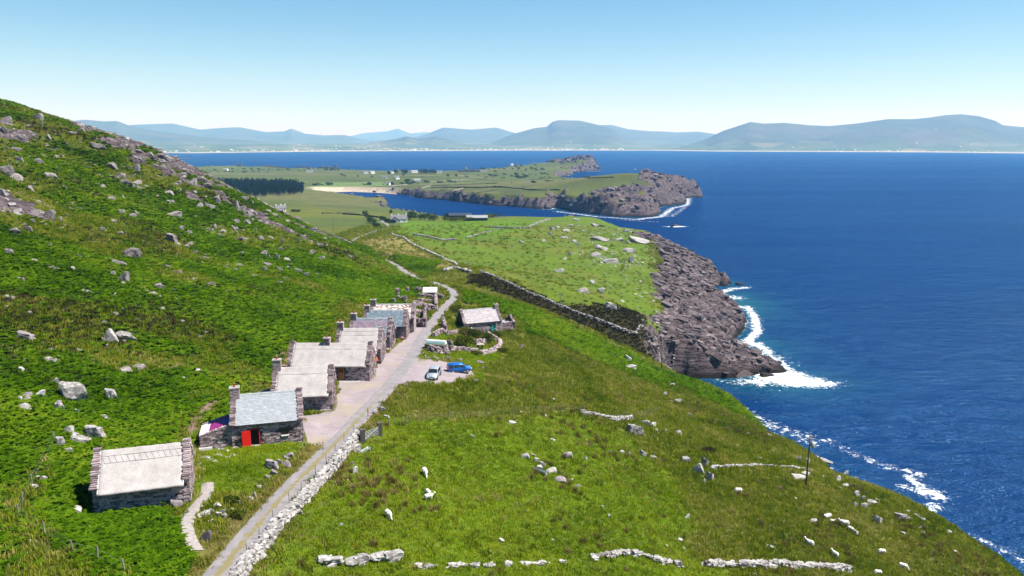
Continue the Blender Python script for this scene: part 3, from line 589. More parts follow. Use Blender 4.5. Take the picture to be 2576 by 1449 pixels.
def yard_mat():
    m, nt, b = mat('yard'); P = pos(nt); n = noise(nt, P, .5, 6, .7); n2 = noise(nt, P, 12, 3, .7); n3 = noise(nt, P, .2, 3)
    mp = N(nt, 'Mapping', i_Rotation=(0, 0, R(20)), i_Scale=(.25, 2.0, 1)); nt.links.new(P, mp.inputs[0]); st = noise(nt, mp.outputs[0], .9, 4, .6)
    f = math_(nt, 'ADD', math_(nt, 'MULTIPLY', n, .5), math_(nt, 'MULTIPLY', n2, .25)); f = math_(nt, 'ADD', f, math_(nt, 'MULTIPLY', st, .3))
    c = ramp(nt, f, [(.35, (.19, .155, .17)), (.55, (.26, .22, .235)), (.72, (.34, .30, .305))])
    c = mixc(nt, math_(nt, 'MULTIPLY', math_(nt, 'SUBTRACT', n3, .52), 3.5, None, True), c, mixc(nt, n2, (.20, .17, .10), (.36, .31, .24)))
    nt.links.new(c, b.inputs['Base Color']); b.inputs['Roughness'].default_value = .95; bump(nt, b, n2, .4, .03); return m
M_YARD = yard_mat()
yo = catmull([(*p, 0) for p in YARD]+[(*YARD[0], 0)], 4)[:-1, :2]
yard_o = sheet('gravel_yard', yo, .6, .025, M_YARD, kind='structure')
PATHP = catmull([p for p in picks([(522,1215),(520,1240),(500,1268),(478,1292),(468,1320),(478,1355),(498,1388)])], 8)
path_o = ribbon('path', resample(PATHP, .4), .62, 7, simple('path_gravel', (.26, .235, .225), .95, .22, 3, bumps=.3), .05, .15, 3, kind='structure')

# ------------------------------------------------------------------ green cover: clumps scattered over the ground
def leaf_mat(name, cols, trans=.25, patch=.05, dry=None):
    m = bpy.data.materials.new(name); m.use_nodes = True; nt = m.node_tree; nt.nodes.clear(); out = nt.nodes.new('ShaderNodeOutputMaterial')
    P = pos(nt); f = math_(nt, 'ADD', math_(nt, 'MULTIPLY', rnd(nt), .40), math_(nt, 'MULTIPLY', noise(nt, P, patch, 5, .65), 1.35)); f = math_(nt, 'SUBTRACT', f, .37)
    c = ramp(nt, f, cols)
    if dry: c = mixc(nt, math_(nt, 'MULTIPLY', math_(nt, 'SUBTRACT', noise(nt, P, .3, 3, .7), .57), 6, None, True), c, dry)
    d = N(nt, 'BsdfDiffuse', i_Color=c); t = N(nt, 'BsdfTranslucent', i_Color=c); mx_ = N(nt, 'MixShader', i_0=trans); nt.links.new(d.outputs[0], mx_.inputs[1]); nt.links.new(t.outputs[0], mx_.inputs[2]); nt.links.new(mx_.outputs[0], out.inputs[0]); return m
def hidden_coll(name, meshes):
    c = bpy.data.collections.new(name)
    for i, me in enumerate(meshes): c.objects.link(bpy.data.objects.new(f'{name}_shape', me))
    return c
def scatter(name, P, rot, scl, meshes, label=None):
    me = bpy.data.meshes.new(name); me.vertices.add(len(P)); me.vertices.foreach_set('co', np.asarray(P, np.float32).ravel())
    a = me.attributes.new('rot', 'FLOAT_VECTOR', 'POINT'); a.data.foreach_set('vector', np.asarray(rot, np.float32).ravel())
    a = me.attributes.new('scl', 'FLOAT_VECTOR', 'POINT'); a.data.foreach_set('vector', np.asarray(scl, np.float32).ravel())
    a = me.attributes.new('idx', 'INT', 'POINT'); a.data.foreach_set('value', rng.integers(0, len(meshes), len(P)).astype(np.int32))
    o = link(bpy.data.objects.new(name, me), kind='stuff'); g = bpy.data.node_groups.new(name, 'GeometryNodeTree')
    g.interface.new_socket('Geometry', in_out='INPUT', socket_type='NodeSocketGeometry'); g.interface.new_socket('Geometry', in_out='OUTPUT', socket_type='NodeSocketGeometry')
    nn = g.nodes; L = g.links; gi = nn.new('NodeGroupInput'); go = nn.new('NodeGroupOutput'); ip = nn.new('GeometryNodeInstanceOnPoints'); ci = nn.new('GeometryNodeCollectionInfo')
    ci.inputs[0].default_value = hidden_coll(name, meshes); ci.inputs[1].default_value = True; ci.inputs[2].default_value = True; ip.inputs['Pick Instance'].default_value = True
    for nm, ty, so in (('rot', 'FLOAT_VECTOR', 'Rotation'), ('scl', 'FLOAT_VECTOR', 'Scale'), ('idx', 'INT', 'Instance Index')):
        na = nn.new('GeometryNodeInputNamedAttribute'); na.data_type = ty; na.inputs[0].default_value = nm; L.new(na.outputs[0], ip.inputs[so])
    L.new(gi.outputs[0], ip.inputs['Points']); L.new(ci.outputs[0], ip.inputs['Instance']); L.new(ip.outputs[0], go.inputs[0])
    md_ = o.modifiers.new('scatter', 'NODES'); md_.node_group = g
    if label: o['label'] = label
    return o
def frond_clump(seed, n=11, L=.75, w=.17):
    r = random.Random(seed); mb = MB()
    for k in range(n):
        a = 2*math.pi*k/n+r.uniform(-.3, .3); l = L*r.uniform(.7, 1.15); el = r.uniform(.25, 1.0); bx, by = r.uniform(-.25, .25), r.uniform(-.25, .25)
        dx, dy = math.cos(a), math.sin(a); sx_, sy_ = -dy, dx; pts = []; zz = .30+r.uniform(0, .15); rr = 0
        for i in range(5):
            t = i/4; ang = el*(1-1.7*t); pts.append((bx+dx*rr, by+dy*rr, zz)); rr += l/4*math.cos(ang); zz += l/4*math.sin(ang)*.8
        ws = [w*.5, w*1.0, w*.85, w*.5, 0]; V = []
        for (x, y, z), q in zip(pts, ws): V += [(x-sx_*q, y-sy_*q, z-.05), (x, y, z), (x+sx_*q, y+sy_*q, z-.05)]
        F = []
        for i in range(4): b = i*3; F += [(b, b+1, b+4, b+3), (b+1, b+2, b+5, b+4)]
        mb.add(V, F)
    return mb
def grass_tuft(seed, n=26, h=.28, spread=.5, w=.035):
    r = random.Random(seed); mb = MB()
    for k in range(n):
        a = r.uniform(0, 6.28); d = spread*math.sqrt(r.random()); x, y = d*math.cos(a), d*math.sin(a); b = r.uniform(0, 6.28); hh = h*r.uniform(.6, 1.25); lx, ly = r.uniform(-.5, .5)*hh, r.uniform(-.5, .5)*hh
        cx, cy = math.cos(b)*w, math.sin(b)*w; mb.add([(x-cx, y-cy, -.02), (x+cx, y+cy, -.02), (x+cx*.7+lx*.4, y+cy*.7+ly*.4, hh*.6), (x-cx*.7+lx*.4, y-cy*.7+ly*.4, hh*.6), (x+lx, y+ly, hh)], [(0, 1, 2, 3), (3, 2, 4)])
    return mb
M_BR = leaf_mat('bracken', [(.15, (.020, .052, .002)), (.42, (.050, .112, .003)), (.65, (.095, .172, .006)), (.9, (.175, .22, .016))], .30, .045)
M_GRASS = leaf_mat('grass', [(.15, (.085, .155, .004)), (.45, (.185, .275, .006)), (.7, (.28, .345, .012)), (.92, (.37, .35, .04))], .40, .09)
M_ROUGHG = leaf_mat('rough_grass', [(.15, (.065, .115, .006)), (.42, (.155, .205, .012)), (.66, (.26, .27, .03)), (.88, (.42, .36, .13))], .38, .075)
M_RUSH = leaf_mat('rush', [(.15, (.09, .075, .02)), (.5, (.18, .14, .045)), (.85, (.30, .22, .09))], .2, .2)
M_HEATHER = leaf_mat('heather', [(.15, (.018, .024, .008)), (.5, (.040, .042, .015)), (.85, (.075, .055, .03))], .1, .1)
BRM = [frond_clump(k).mesh('bracken_clump', M_BR) for k in range(5)]
GRM = [grass_tuft(k).mesh('grass_tuft', M_GRASS) for k in range(4)]; RGM = [grass_tuft(k+10, 26, .42, .5, .04).mesh('rough_tuft', M_ROUGHG) for k in range(4)]
RUM = [grass_tuft(k+20, 70, .95, .42, .03).mesh('rush_clump', M_RUSH) for k in range(3)]; HEM = [grass_tuft(k+30, 40, .45, .6, .06).mesh('heather_clump', M_HEATHER) for k in range(3)]
def inview(x, y, m=1.16):
    dep = y*_c+30*_s; return np.abs(x) < .66*m*dep+4
def jitter(x0, x1, y0, y1, c):
    gx_, gy_ = np.meshgrid(np.arange(x0, x1, c), np.arange(y0, y1, c)); gx_ = gx_.ravel()+rng.uniform(-.6, .6, gx_.size)*c; gy_ = gy_.ravel()+rng.uniform(-.6, .6, gy_.size)*c; k = inview(gx_, gy_); return gx_[k], gy_[k]
hard = np.maximum.reduce([1-sstep(1.25, 1.6, rdist), sstep(-.3, .1, yd)*(Y < 260), pad*0])
for k in HOUSES:
    o, z, ex, ey, L, D = house_frame(k); lx = (X-o[0])*ex[0]+(Y-o[1])*ex[1]; ly = (X-o[0])*ey[0]+(Y-o[1])*ey[1]
    lt = 3.8 if k in ('H2', 'H3') else .35; hard = np.maximum(hard, ((lx > -L-lt) & (lx < .35) & (ly > -.45) & (ly < D+.3)).astype(float))
hard = np.maximum(hard, 1-sstep(.6, .8, dist_line(X, Y, [tuple(p[:2]) for p in PATHP])))
BRFRONT = poly_pix([(60,1300),(150,1150),(240,1240),(420,1262),(450,1300),(505,1449),(480,1500),(250,1500)])
GRL = poly_pix([(0,1500),(0,1230),(60,1180),(100,1160),(140,1210),(70,1290),(180,1380),(300,1449),(320,1500)])     # grassy corner by the fence
dens_b = np.clip(hillm*(1-.9*sstep(.02, .32, m1+.35*m2+.18*sstep(-70, -130, X)*sstep(120, 220, Y)))+br2, 0, 1)
dens_b = np.maximum(dens_b, softpoly(BRFRONT, 1, 1, 4, 95)*(Y < 90)); dens_b = dens_b*(1-.92*softpoly(GRL, 1.5, 2, 5, 96)*(Y < 95))
dens_b = dens_b*(1-lawn)*(1-.9*soil)*(1-np.clip(rockA*1.6, 0, 1))*(SD > 2); dens_b = dens_b*(1-sstep(0, .3, hard))*(rdist > 2.6)
vg = sstep(4.2+fbm(X, Y, 3, 3, 87)*1.6, 2.2, rdist)*(Y < 175)*(1-lawn*.7)
dens_r = np.clip((1-dens_b*1.4), 0, 1)*(1-fieldm*.85)*(1-np.clip(rockA*1.5, 0, 1))*(1-hard)*(SD > 3)*(1-gull)*(1-headf*.9)*(1-yel*.85)*(1-lawn)*(1-.75*vg)*(1-.6*soil)
dens_g = np.clip(np.maximum(fieldm, lawn), 0, 1)*(1-hard)*(1-rockA)
heath = hill*sstep(.12, .35, fbm(X, Y, 18, 4, 73))*(1-rockA)*.8
heath = np.maximum(heath, gull)*(1-hard)*(SD > 2)
def sow(name, dens, bands, meshes, smin_, smax, zj=0., zs=1.0, squash=1.0, label=None):
    PP, RR, SS_ = [], [], []
    for (x0, x1, y0, y1, c, s) in bands:
        x, y = jitter(x0, x1, y0, y1, c); k = rng.random(len(x)) < lookup(dens, x, y); x, y = x[k], y[k]
        PP.append(np.stack([x, y, lookup(Z, x, y)+zj], 1)); n = len(x); RR.append(np.stack([rng.uniform(-.2, .2, n), rng.uniform(-.2, .2, n), rng.uniform(0, 6.28, n)], 1))
        q = rng.uniform(smin_, smax, n)*s; SS_.append(np.stack([q, q, q*zs*rng.uniform(.8, 1.2, n)], 1))
    P = np.vstack(PP); print(name, len(P)); return scatter(name, P, np.vstack(RR), np.vstack(SS_), meshes, label)
bracken = sow('bracken', dens_b, [(-90, 10, 45, 110, .40, .8), (-170, 75, 110, 200, .55, .95), (-260, 80, 200, 345, .85, 1.3)], BRM, .75, 1.2, -.12, .95, label='bright green bracken covering the hillside')
grass = sow('grass', dens_g, [(-40, 80, 50, 110, .48, 1), (-40, 90, 110, 195, .62, 1.15)], GRM, .7, 1.2, 0, .75, label='short bright green grass of the sheep field')
rough = sow('rough_grass', dens_r, [(-90, 100, 45, 120, .55, 1), (-130, 100, 120, 200, .75, 1.2), (-260, 110, 200, 420, 1.3, 1.6), (-120, 140, 420, 640, 2.2, 2.4)], RGM, .7, 1.35, 0, .9, label='coarse yellow green grass on the slopes')
M_DRYG = leaf_mat('dry_grass', [(.15, (.12, .13, .02)), (.45, (.24, .20, .05)), (.7, (.34, .27, .10)), (.92, (.46, .37, .17))], .3, .25)
DRM = [grass_tuft(k+50, 26, .3, .5, .035).mesh('dry_tuft', M_DRYG) for k in range(3)]
drygrass = sow('dry_grass', np.maximum(vg, yel*.5)*(1-hard), [(-60, 40, 45, 175, .5, 1), (-120, 20, 280, 520, 1.6, 1.8)], DRM, .6, 1.1, 0, .8, label='yellow dry grass on the verges of the lane')
heather = sow('heather', heath, [(-120, 20, 60, 200, .8, 1), (-260, 80, 200, 345, 1.0, 1.3)], HEM, .7, 1.3, 0, .9, label='dark heather and furze in patches')
rushd = np.clip(sstep(.18, .42, fbm(X, Y, 9, 4, 130))*.55*(1-.6*fieldm)+.9*np.exp(-((X+15.5)**2+(Y-83)**2)/22)+.02, 0, 1)*((X > -20) & (Y < 230))*(1-hard)*(1-rockA)*(SD > 3)*(1-br2)*(yd < -4)*(rdist > 3)
rushes = sow('rushes', rushd, [(-22, 90, 48, 230, 1.15, 1)], RUM, .55, 1.05, 0, .85, label='brown tufts of rushes in the field')

# ------------------------------------------------------------------ cottages
def slate_mat(name, cols, rough=.55, spec=.3):
    m, nt, b = mat(name); c = ramp(nt, rnd(nt), cols); n = noise(nt, pos(nt), 3.5, 5, .65)
    f = math_(nt, 'MULTIPLY_ADD', n, .5, .75); c = mixc(nt, 1, c, N(nt, 'CombineColor', i_0=f, i_1=f, i_2=f).outputs[0], 'MULTIPLY'); nt.links.new(c, b.inputs['Base Color'])
    b.inputs['Roughness'].default_value = rough; b.inputs['Specular IOR Level'].default_value = spec; bump(nt, b, n, .3, .02); return m
M_SL_GREY = slate_mat('slate_grey', [(0, (.235, .255, .285)), (.5, (.265, .285, .315)), (.9, (.29, .31, .34)), (1, (.335, .355, .38))])
M_SL_PURP = slate_mat('slate_purple', [(0, (.15, .112, .148)), (.5, (.19, .145, .185)), (1, (.25, .20, .24))])
M_SL_BLUE = slate_mat('slate_blue', [(0, (.09, .125, .16)), (.5, (.125, .165, .205)), (.9, (.165, .21, .25)), (1, (.28, .32, .36))])
M_SL_PALE = slate_mat('slate_pale', [(0, (.24, .215, .24)), (.5, (.29, .262, .285)), (1, (.36, .33, .35))])
M_SL_PATCH = slate_mat('slate_patchwork', [(0, (.14, .095, .09)), (.2, (.22, .14, .125)), (.33, (.36, .25, .225)), (.42, (.47, .40, .365)), (.7, (.54, .48, .44)), (1, (.60, .56, .52))])
def thatch_mat():
    m, nt, b = mat('washed_thatch'); c0 = objco(nt); mp = N(nt, 'Mapping', i_Scale=(9, 1.6, 1.6)); nt.links.new(c0, mp.inputs[0])
    n = noise(nt, mp.outputs[0], 2.2, 6, .7); n2 = noise(nt, c0, .8, 5, .65); n3 = noise(nt, c0, 14, 4, .7)
    f = math_(nt, 'ADD', math_(nt, 'MULTIPLY', n, .45), math_(nt, 'MULTIPLY', n2, .4)); f = math_(nt, 'ADD', f, math_(nt, 'MULTIPLY', n3, .3))
    c = ramp(nt, f, [(.38, (.23, .208, .205)), (.56, (.35, .325, .32)), (.72, (.46, .43, .425))]); nt.links.new(c, b.inputs['Base Color']); b.inputs['Roughness'].default_value = .95; bump(nt, b, math_(nt, 'ADD', n, n3), .55, .06); return m
M_THATCH = thatch_mat(); M_CORD = simple('roof_cord', (.13, .12, .115), .9); M_LEAD = simple('verge_mortar', (.55, .56, .56), .8, .2)
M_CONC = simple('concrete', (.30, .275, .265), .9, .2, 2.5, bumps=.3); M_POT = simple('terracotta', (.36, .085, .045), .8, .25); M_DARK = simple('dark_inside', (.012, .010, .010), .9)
M_WHITE = simple('white_paint', (.60, .585, .57), .6, .08); M_GLASS = simple('window_glass', (.02, .025, .03), .08, .1, spec=.5); M_WOODF = simple('window_wood', (.10, .065, .045), .6)
M_REDP = simple('red_paint', (.55, .012, .012), .35, .1, spec=.5); M_TURQ = simple('turquoise_paint', (.0, .30, .26), .35, .1, spec=.5); M_VARN = simple('varnished_wood', (.30, .105, .025), .4, .25, 6, spec=.5)
rs = random.Random(11)
def put_stones(par, outline_fn, z0, z1, face, openings=(), rowh=.21, wmin=.28, wmax=.75, cap=150, jn=None):
    """courses of facing stones; face(u, z) -> (location, rotation z); the first `cap` are parts, the rest one joined part"""
    items = []; z = z0
    while z < z1-.08:
        h = min(rowh*rs.uniform(.75, 1.3), z1-z); u0, u1 = outline_fn(z+h/2); u = u0
        while u < u1-.08:
            w = min(rs.uniform(wmin, wmax), u1-u); 
            if u1-u-w < .12: w = u1-u
            if not any(a-.02 < u+w and u < b_+.02 and c-.02 < z+h and z < d+.02 for a, b_, c, d in openings): items.append((u+w/2, z+h/2, w, h))
            u += w
        z += h
    rs.shuffle(items); J = MB()
    for i, (u, zc, w, h) in enumerate(items):
        loc, rz = face(u, zc, rs.uniform(-.015, .04)); scl = (w*.97, .2, h*.93); rot = (rs.uniform(-.04, .04), rs.uniform(-.05, .05), rz)
        if i < cap: inst('stone', rs.choice(ST_HOUSE), par, loc, rot, scl)
        else:
            V, F = rs.choice(BLOCK_RAW); M = TRS(loc, rot, scl); J.add([M @ Vector(p) for p in V], F)
    if J.v: o = J.build(jn or 'stones', M_HOUSE, par); o['kind'] = 'stuff'
def slate_mesh(name, m, w=1., d=1.):
    return MB().add([(-.5,-.5,-.012),(.5,-.5,-.012),(.5,.5,-.012),(-.5,.5,-.012),(-.5,-.5,.014),(.5,-.5,.014),(.5,.5,.002),(-.5,.5,.002)], [(3,2,1,0),(4,5,6,7),(0,1,5,4),(1,2,6,5),(2,3,7,6),(3,0,4,7)]).mesh(name, m)
def chimney(par, x, y, z0, z1, w=1.0, d=.75, pots=1, potx=0.0, capm=None):
    c = MB().box(x-w/2, x+w/2, y-d/2, y+d/2, z0, z1).build('chimney', M_MORT, par)
    for side in ('f', 'r'):
        z = z0
        k = 0
        while z < z1-.05:
            h = rs.uniform(.1, .17); u = -(w if side == 'f' else d)/2; U = -u
            while u < U-.05:
                ww = min(rs.uniform(.22, .5), U-u)
                if side == 'f': inst('stone', rs.choice(ST_HOUSE), c, (x+u+ww/2, y-d/2+.02, min(z+h/2, z1-h/2)), (0, 0, rs.uniform(-.04, .04)), (ww*.97, .14, h*.9))
                else: inst('stone', rs.choice(ST_HOUSE), c, (x+w/2-.02, y+u+ww/2, min(z+h/2, z1-h/2)), (0, 0, math.pi/2), (ww*.97, .14, h*.9))
                u += ww
            z += h
    MB().box(x-w/2-.1, x+w/2+.1, y-d/2-.1, y+d/2+.1, z1, z1+.16).build('chimney_cap', capm or M_CONC, c)
    for i in range(pots):
        px = x+potx+(i-(pots-1)/2)*.35; ring = lambda r_, z: [(px+r_*math.cos(t), y+r_*math.sin(t), z) for t in np.linspace(0, 2*math.pi, 10, endpoint=False)]
        MB().loft([ring(.15, z1+.14), ring(.12, z1+.3), ring(.11, z1+.5), ring(.145, z1+.52), ring(.145, z1+.6)]).build('chimney_pot', M_POT, c, True)
    return c
def window(par, x0, x1, y, z0, z1, face='front', sill=True):
    """small sash window set into a wall; y is the outer face"""
    def bx(mb, a, b_, c, d, e, f): return mb.box(a, b_, c, d, e, f) if face == 'front' else mb.box(y-d+y-y, y-c, a, b_, e, f)
    if face == 'front':
        t = .05; fr = MB().box(x0, x0+t, y+.1, y+.16, z0, z1).box(x1-t, x1, y+.1, y+.16, z0, z1).box(x0+t, x1-t, y+.1, y+.16, z0, z0+t).box(x0+t, x1-t, y+.1, y+.16, z1-t, z1)
        xm = (x0+x1)/2; zm = (z0+z1)/2; fr.box(xm-.02, xm+.02, y+.105, y+.155, z0+t, z1-t).box(x0+t, xm-.02, y+.108, y+.15, zm-.02, zm+.02).box(xm+.02, x1-t, y+.108, y+.15, zm-.02, zm+.02)
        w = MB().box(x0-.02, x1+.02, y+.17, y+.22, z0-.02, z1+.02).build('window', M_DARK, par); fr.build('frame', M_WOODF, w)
        MB().box(x0+t, x1-t, y+.125, y+.135, z0+t, z1-t).build('pane', M_GLASS, w)
        if sill: MB().box(x0-.1, x1+.1, y-.14, y+.12, z0-.12, z0-.003).build('sill', M_WHITE, w)
    else:   # in the right gable: x is the outer face
        w = MB().box(y-.02, y+.055, x0, x1, z0, z1).build('window', M_DARK, par); t = .05
        MB().box(y+.05, y+.075, x0, x0+t, z0, z1).box(y+.05, y+.075, x1-t, x1, z0, z1).box(y+.05, y+.075, x0+t, x1-t, z1-t, z1).box(y+.05, y+.075, x0+t, x1-t, z0, z0+t).build('frame', M_WOODF, w)
        MB().box(y+.056, y+.062, x0+t, x1-t, z0+t, z1-t).build('pane', M_GLASS, w)
    return w
def corrugated(par, name, P00, P10, P11, P01, n, mats, pick_):
    """P00->P10 runs along the ribs, P00->P01 across; pick_(s, t) -> material slot"""
    P00, P10, P11, P01 = map(Vector, (P00, P10, P11, P01)); nu = 10; mb = MB(); nrm = (P10-P00).cross(P01-P00).normalized(); nrm = nrm if nrm.z > 0 else -nrm; m_ = n*4; V = []
    for i in range(nu+1):
        s = i/nu
        for j in range(m_+1): t = j/m_; V.append((P00.lerp(P10, s)).lerp(P01.lerp(P11, s), t)+nrm*.035*math.sin(2*math.pi*t*n))
    for i in range(nu):
        for j in range(m_): a = i*(m_+1)+j; mb.add([], []) ; mb.f.append((a, a+1, a+m_+2, a+m_+1)); mb.m.append(pick_((i+.5)/nu, (j+.5)/m_))
    mb.v = [tuple(p) for p in V]; V2 = [tuple(Vector(p)-nrm*.02) for p in mb.v]; o = len(mb.v); mb.v += V2; nf = len(mb.f); mb.f += [tuple(reversed([i+o for i in f])) for f in mb.f[:nf]]; mb.m += mb.m[:nf]
    return mb.build(name, mats, par, True)

def cottage(key, name, label, eh, rh, kind, slate=None, door=None, wins=(), gwins=(), chim=None, ov=.3, caps=(140, 90), rows=17, ncol=18, cords='double', group='stone cottages along the lane', back=True, leftv=True, wall_rows=.21, lowgable=True):
    o, zb, ex, ey, L, D = house_frame(key); root = thing(name, (o[0], o[1], zb), label, 'cottage', group, R(HOUSES[key][3]))
    tg = .5; ym = D/2; sl = (rh-eh)/(ym+ov); wtop = eh+ov*sl-.14; zr = lambda y: eh+(min(y, D-y)+ov)*sl
    # masonry: front wall pieces round the openings, back wall, gables
    ops = ([door] if door else [])+list(wins); W_ = MB(); xs = -L+tg
    for a, b_, c, d in sorted(ops):
        if a > xs: W_.box(xs, a, .06, .5, -1.2, wtop)
        if c > -.5: W_.box(a, b_, .06, .5, -1.2, c)
        W_.box(a, b_, .06, .5, d, wtop); xs = b_
    W_.box(xs, -tg, .06, .5, -1.2, wtop); W_.box(-L+tg, -tg, D-.5, D, -1.2, wtop)
    gp = [(.05, -1.2), (D, -1.2), (D, zr(D)+.02), (ym, rh+.06), (.05, zr(.05)+.02)]
    W_.prism(gp, 'x', -tg, -.05); W_.prism(gp, 'x', -L, -L+tg)
    wall = W_.build('wall', M_MORT, root); fixn(wall)
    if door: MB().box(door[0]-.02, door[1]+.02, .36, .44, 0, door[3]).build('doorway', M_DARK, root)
    allo = [(a-.02, b_+.02, c, d) for a, b_, c, d in ops]
    put_stones(wall, lambda z: (-L+.02, -.06), -.25, wtop-.02, lambda u, z, p: ((u, .13-p, z), 0), allo, cap=caps[0], rowh=wall_rows)
    def gout(z):
        if z < zr(0): return (.02, D-.02)
        k = (z-eh)/sl-ov; return (k, D-k)
    put_stones(wall, gout, -.25, rh-.1, lambda u, z, p: ((-.12+p, u, z), math.pi/2), [(a-.02, b_+.02, c, d) for a, b_, c, d in gwins], cap=caps[1], rowh=wall_rows, jn='gable_stones')
    # coping stones: flat slabs stepping up both slopes of both gables
    J = MB()
    for gxc, vis in ((-tg/2, True), (-L+tg/2, leftv)):
        n = int((ym+.15)/.165)
        for i in range(n):
            y = -.12+i*.165; z = zr(y)+.1; 
            if y > ym-.1: break
            inst('coping_stone', rs.choice(ST_HOUSE), wall, (gxc+rs.uniform(-.03, .03), y+.05, z), (rs.uniform(-.05, .05), rs.uniform(-.05, .05), rs.uniform(-.05, .05)), (tg+.16+rs.uniform(-.05, .08), .5, .15+rs.uniform(0, .03)))
        for i in range(n): y = D+.12-i*.165; V, F = rs.choice(BLOCK_RAW); M = TRS((gxc, y, zr(y)+.1), (0, 0, rs.uniform(-.05, .05)), (tg+.16, .5, .16)); J.add([M @ Vector(p) for p in V], F)
        inst('coping_stone', rs.choice(ST_HOUSE), wall, (gxc, ym, rh+.16), (0, 0, 0), (tg+.2, .55, .26))
    q = J.build('coping_stones', M_HOUSE, wall); q['kind'] = 'stuff'
    x0, x1 = -L+tg+.005, -tg-.005
    if kind == 'thatch':
        prof = []; th = .3
        def up(y, s_): return eh+(y+ov)*sl+.07*math.sin(math.pi*np.clip((y+ov)/(ym+ov), 0, 1))
        left = [(-ov+.12, eh-.24), (-ov-.02, eh-.2), (-ov-.1, eh-.08), (-ov-.06, eh+.06)]+[(y, up(y, 1)) for y in np.linspace(-ov+.15, ym-.3, 7)]+[(ym-.12, rh-.02)]
        P = left+[(ym, rh+.03)]+[(D-y, z) for y, z in reversed(left)]; inner = [(D-.1, eh+.0), (ym, rh-.35), (.1, eh+.0)]
        ns = max(12, int(L*2.2)); rings = []; full = P+inner
        for i in range(ns+1):
            x = x0+(x1-x0)*i/ns; e = .03*math.sin(i*1.7)+rs.uniform(-.012, .012); edge = .10*(1 if i in (0, ns) else 0)
            rings.append([(x, y+(0 if j > len(P)-1 else rs.uniform(-.012, .012)), z+(e*.5+rs.uniform(-.012, .012) if j < len(P) else 0)) for j, (y, z) in enumerate(full)])
        roof = MB().loft(rings).build('roof', M_THATCH, root, True); fixn(roof)
        # scored bands along the ridge
        def band(yb, r_=.014):
            return MB().tube([(x0+(x1-x0)*t, yb+.02*math.sin(t*9), up(yb, 1)+.03) for t in np.linspace(0, 1, 24)], r_, 4)
        for yb in ((ym-.55, ym-1.15) if cords == 'double' else (ym-.95,)): band(yb).build('ridge_cord', M_CORD, roof)
        if cords == 'double':
            mb = MB(); k = 0; x = x0+.2
            while x < x1-.5: mb.tube([(x, ym-.56, up(ym-.56, 1)+.03), (x+.32, ym-1.14, up(ym-1.14, 1)+.03)], .01, 4); x += .55
            mb.build('ridge_lacing', M_CORD, roof)
        for xx in (x0+.05, x1-.05): MB().tube([(xx, y, up(y, 1)+.035) for y in np.linspace(-ov, ym-.1, 8)], .05, 5).build('verge_mortar', M_LEAD, roof)
    else:
        sm, picker = slate; T = .1; roof = MB()
        P = [(-ov, eh), (ym, rh), (D+ov, eh), (D+ov-.03, eh-T), (ym, rh-T-.02), (-ov+.03, eh-T)]; roof.prism(P, 'x', x0, x1); roof = roof.build('roof', M_MORT if sm is not M_SL_PALE else M_SL_PALE, root); fixn(roof)
        sl_len = math.hypot(ym+ov, rh-eh); ang = math.atan2(rh-eh, ym+ov); rhgt = sl_len/rows; meshes = {}
        for i in range(rows):
            off = .5 if i % 2 else 0; cw_ = (x1-x0)/ncol; xsl = [x0]+[x0+cw_*(k+off) for k in range(0 if off else 1, ncol)]+[x1]
            for k in range(len(xsl)-1):
                a, b_ = xsl[k], xsl[k+1]; w = b_-a
                if w < .06: continue
                mm = picker(sm, i/rows, ((a+b_)/2-x0)/(x1-x0)); me = meshes.setdefault(mm.name, slate_mesh('slate', mm))
                t = (i+.5)*rhgt+rs.uniform(-.006, .006); y = -ov-.02+t*math.cos(ang)-.035*math.sin(ang); z = eh+t*math.sin(ang)+.035*math.cos(ang)
                inst('slate', me, roof, ((a+b_)/2, y, z), (ang-.02, rs.uniform(-.004, .004), 0), (w*.975, rhgt*1.06, 1))
        MB().prism([(ym-.16, rh-.02), (ym, rh+.13), (ym+.16, rh-.02)], 'x', x0, x1).build('ridge_tile', simple('ridge_grey', (.27, .29, .31), .7), roof)
        MB().prism([(D+ov+.02, eh+.03), (ym, rh+.05), (ym, rh+.02), (D+ov, eh+.005)], 'x', x0, x1).build('back_slates', sm, roof)
        MB().tube([(x0, -ov-.06, eh-.06), (x1, -ov-.06, eh-.06)], .05, 6).build('gutter', simple('gutter_black', (.02, .02, .022), .5), roof)
    if chim:
        for (cx, zt, w, d) in chim: chimney(roof if kind != 'x' else root, cx, ym, rh-.9, zt, w, d)
    return root, wall, roof
plain = lambda m, r_, s: m
H = {}
H['H1'] = cottage('H1', 'thatched_cottage', 'stone cottage nearest the viewer, pale washed thatch roof, no chimney, bracken in front', 2.15, 5.2, 'thatch', caps=(150, 120), cords='double', ov=.55)
H['H2'] = cottage('H2', 'slate_cottage', 'stone cottage with light grey slate roof, open red door and painted lean-to', 2.75, 5.6, 'slate', slate=(M_SL_GREY, plain), door=(-6.2, -5.2, 0, 2.0), wins=[(-2.55, -1.8, .95, 1.75)], chim=[(-8.4+.5, 6.55, 1.05, .9)], ov=.2, caps=(190, 90), rows=18, ncol=17)
H['H3'] = cottage('H3', 'thatched_cottage', 'washed thatch cottage with left end chimney, just behind the red door cottage', 2.3, 5.7, 'thatch', chim=[(-8.3+.5, 6.75, 1.05, .9)], cords='single', ov=.5, caps=(110, 60))
H['H4'] = cottage('H4', 'long_thatched_cottage', 'longest cottage, washed thatch roof with chimney mid ridge and brown wooden door', 2.5, 5.5, 'thatch', door=(-5.1, -4.1, 0, 2.05), chim=[(-7.4, 6.25, .95, .8)], cords='single', ov=.3, caps=(150, 90))
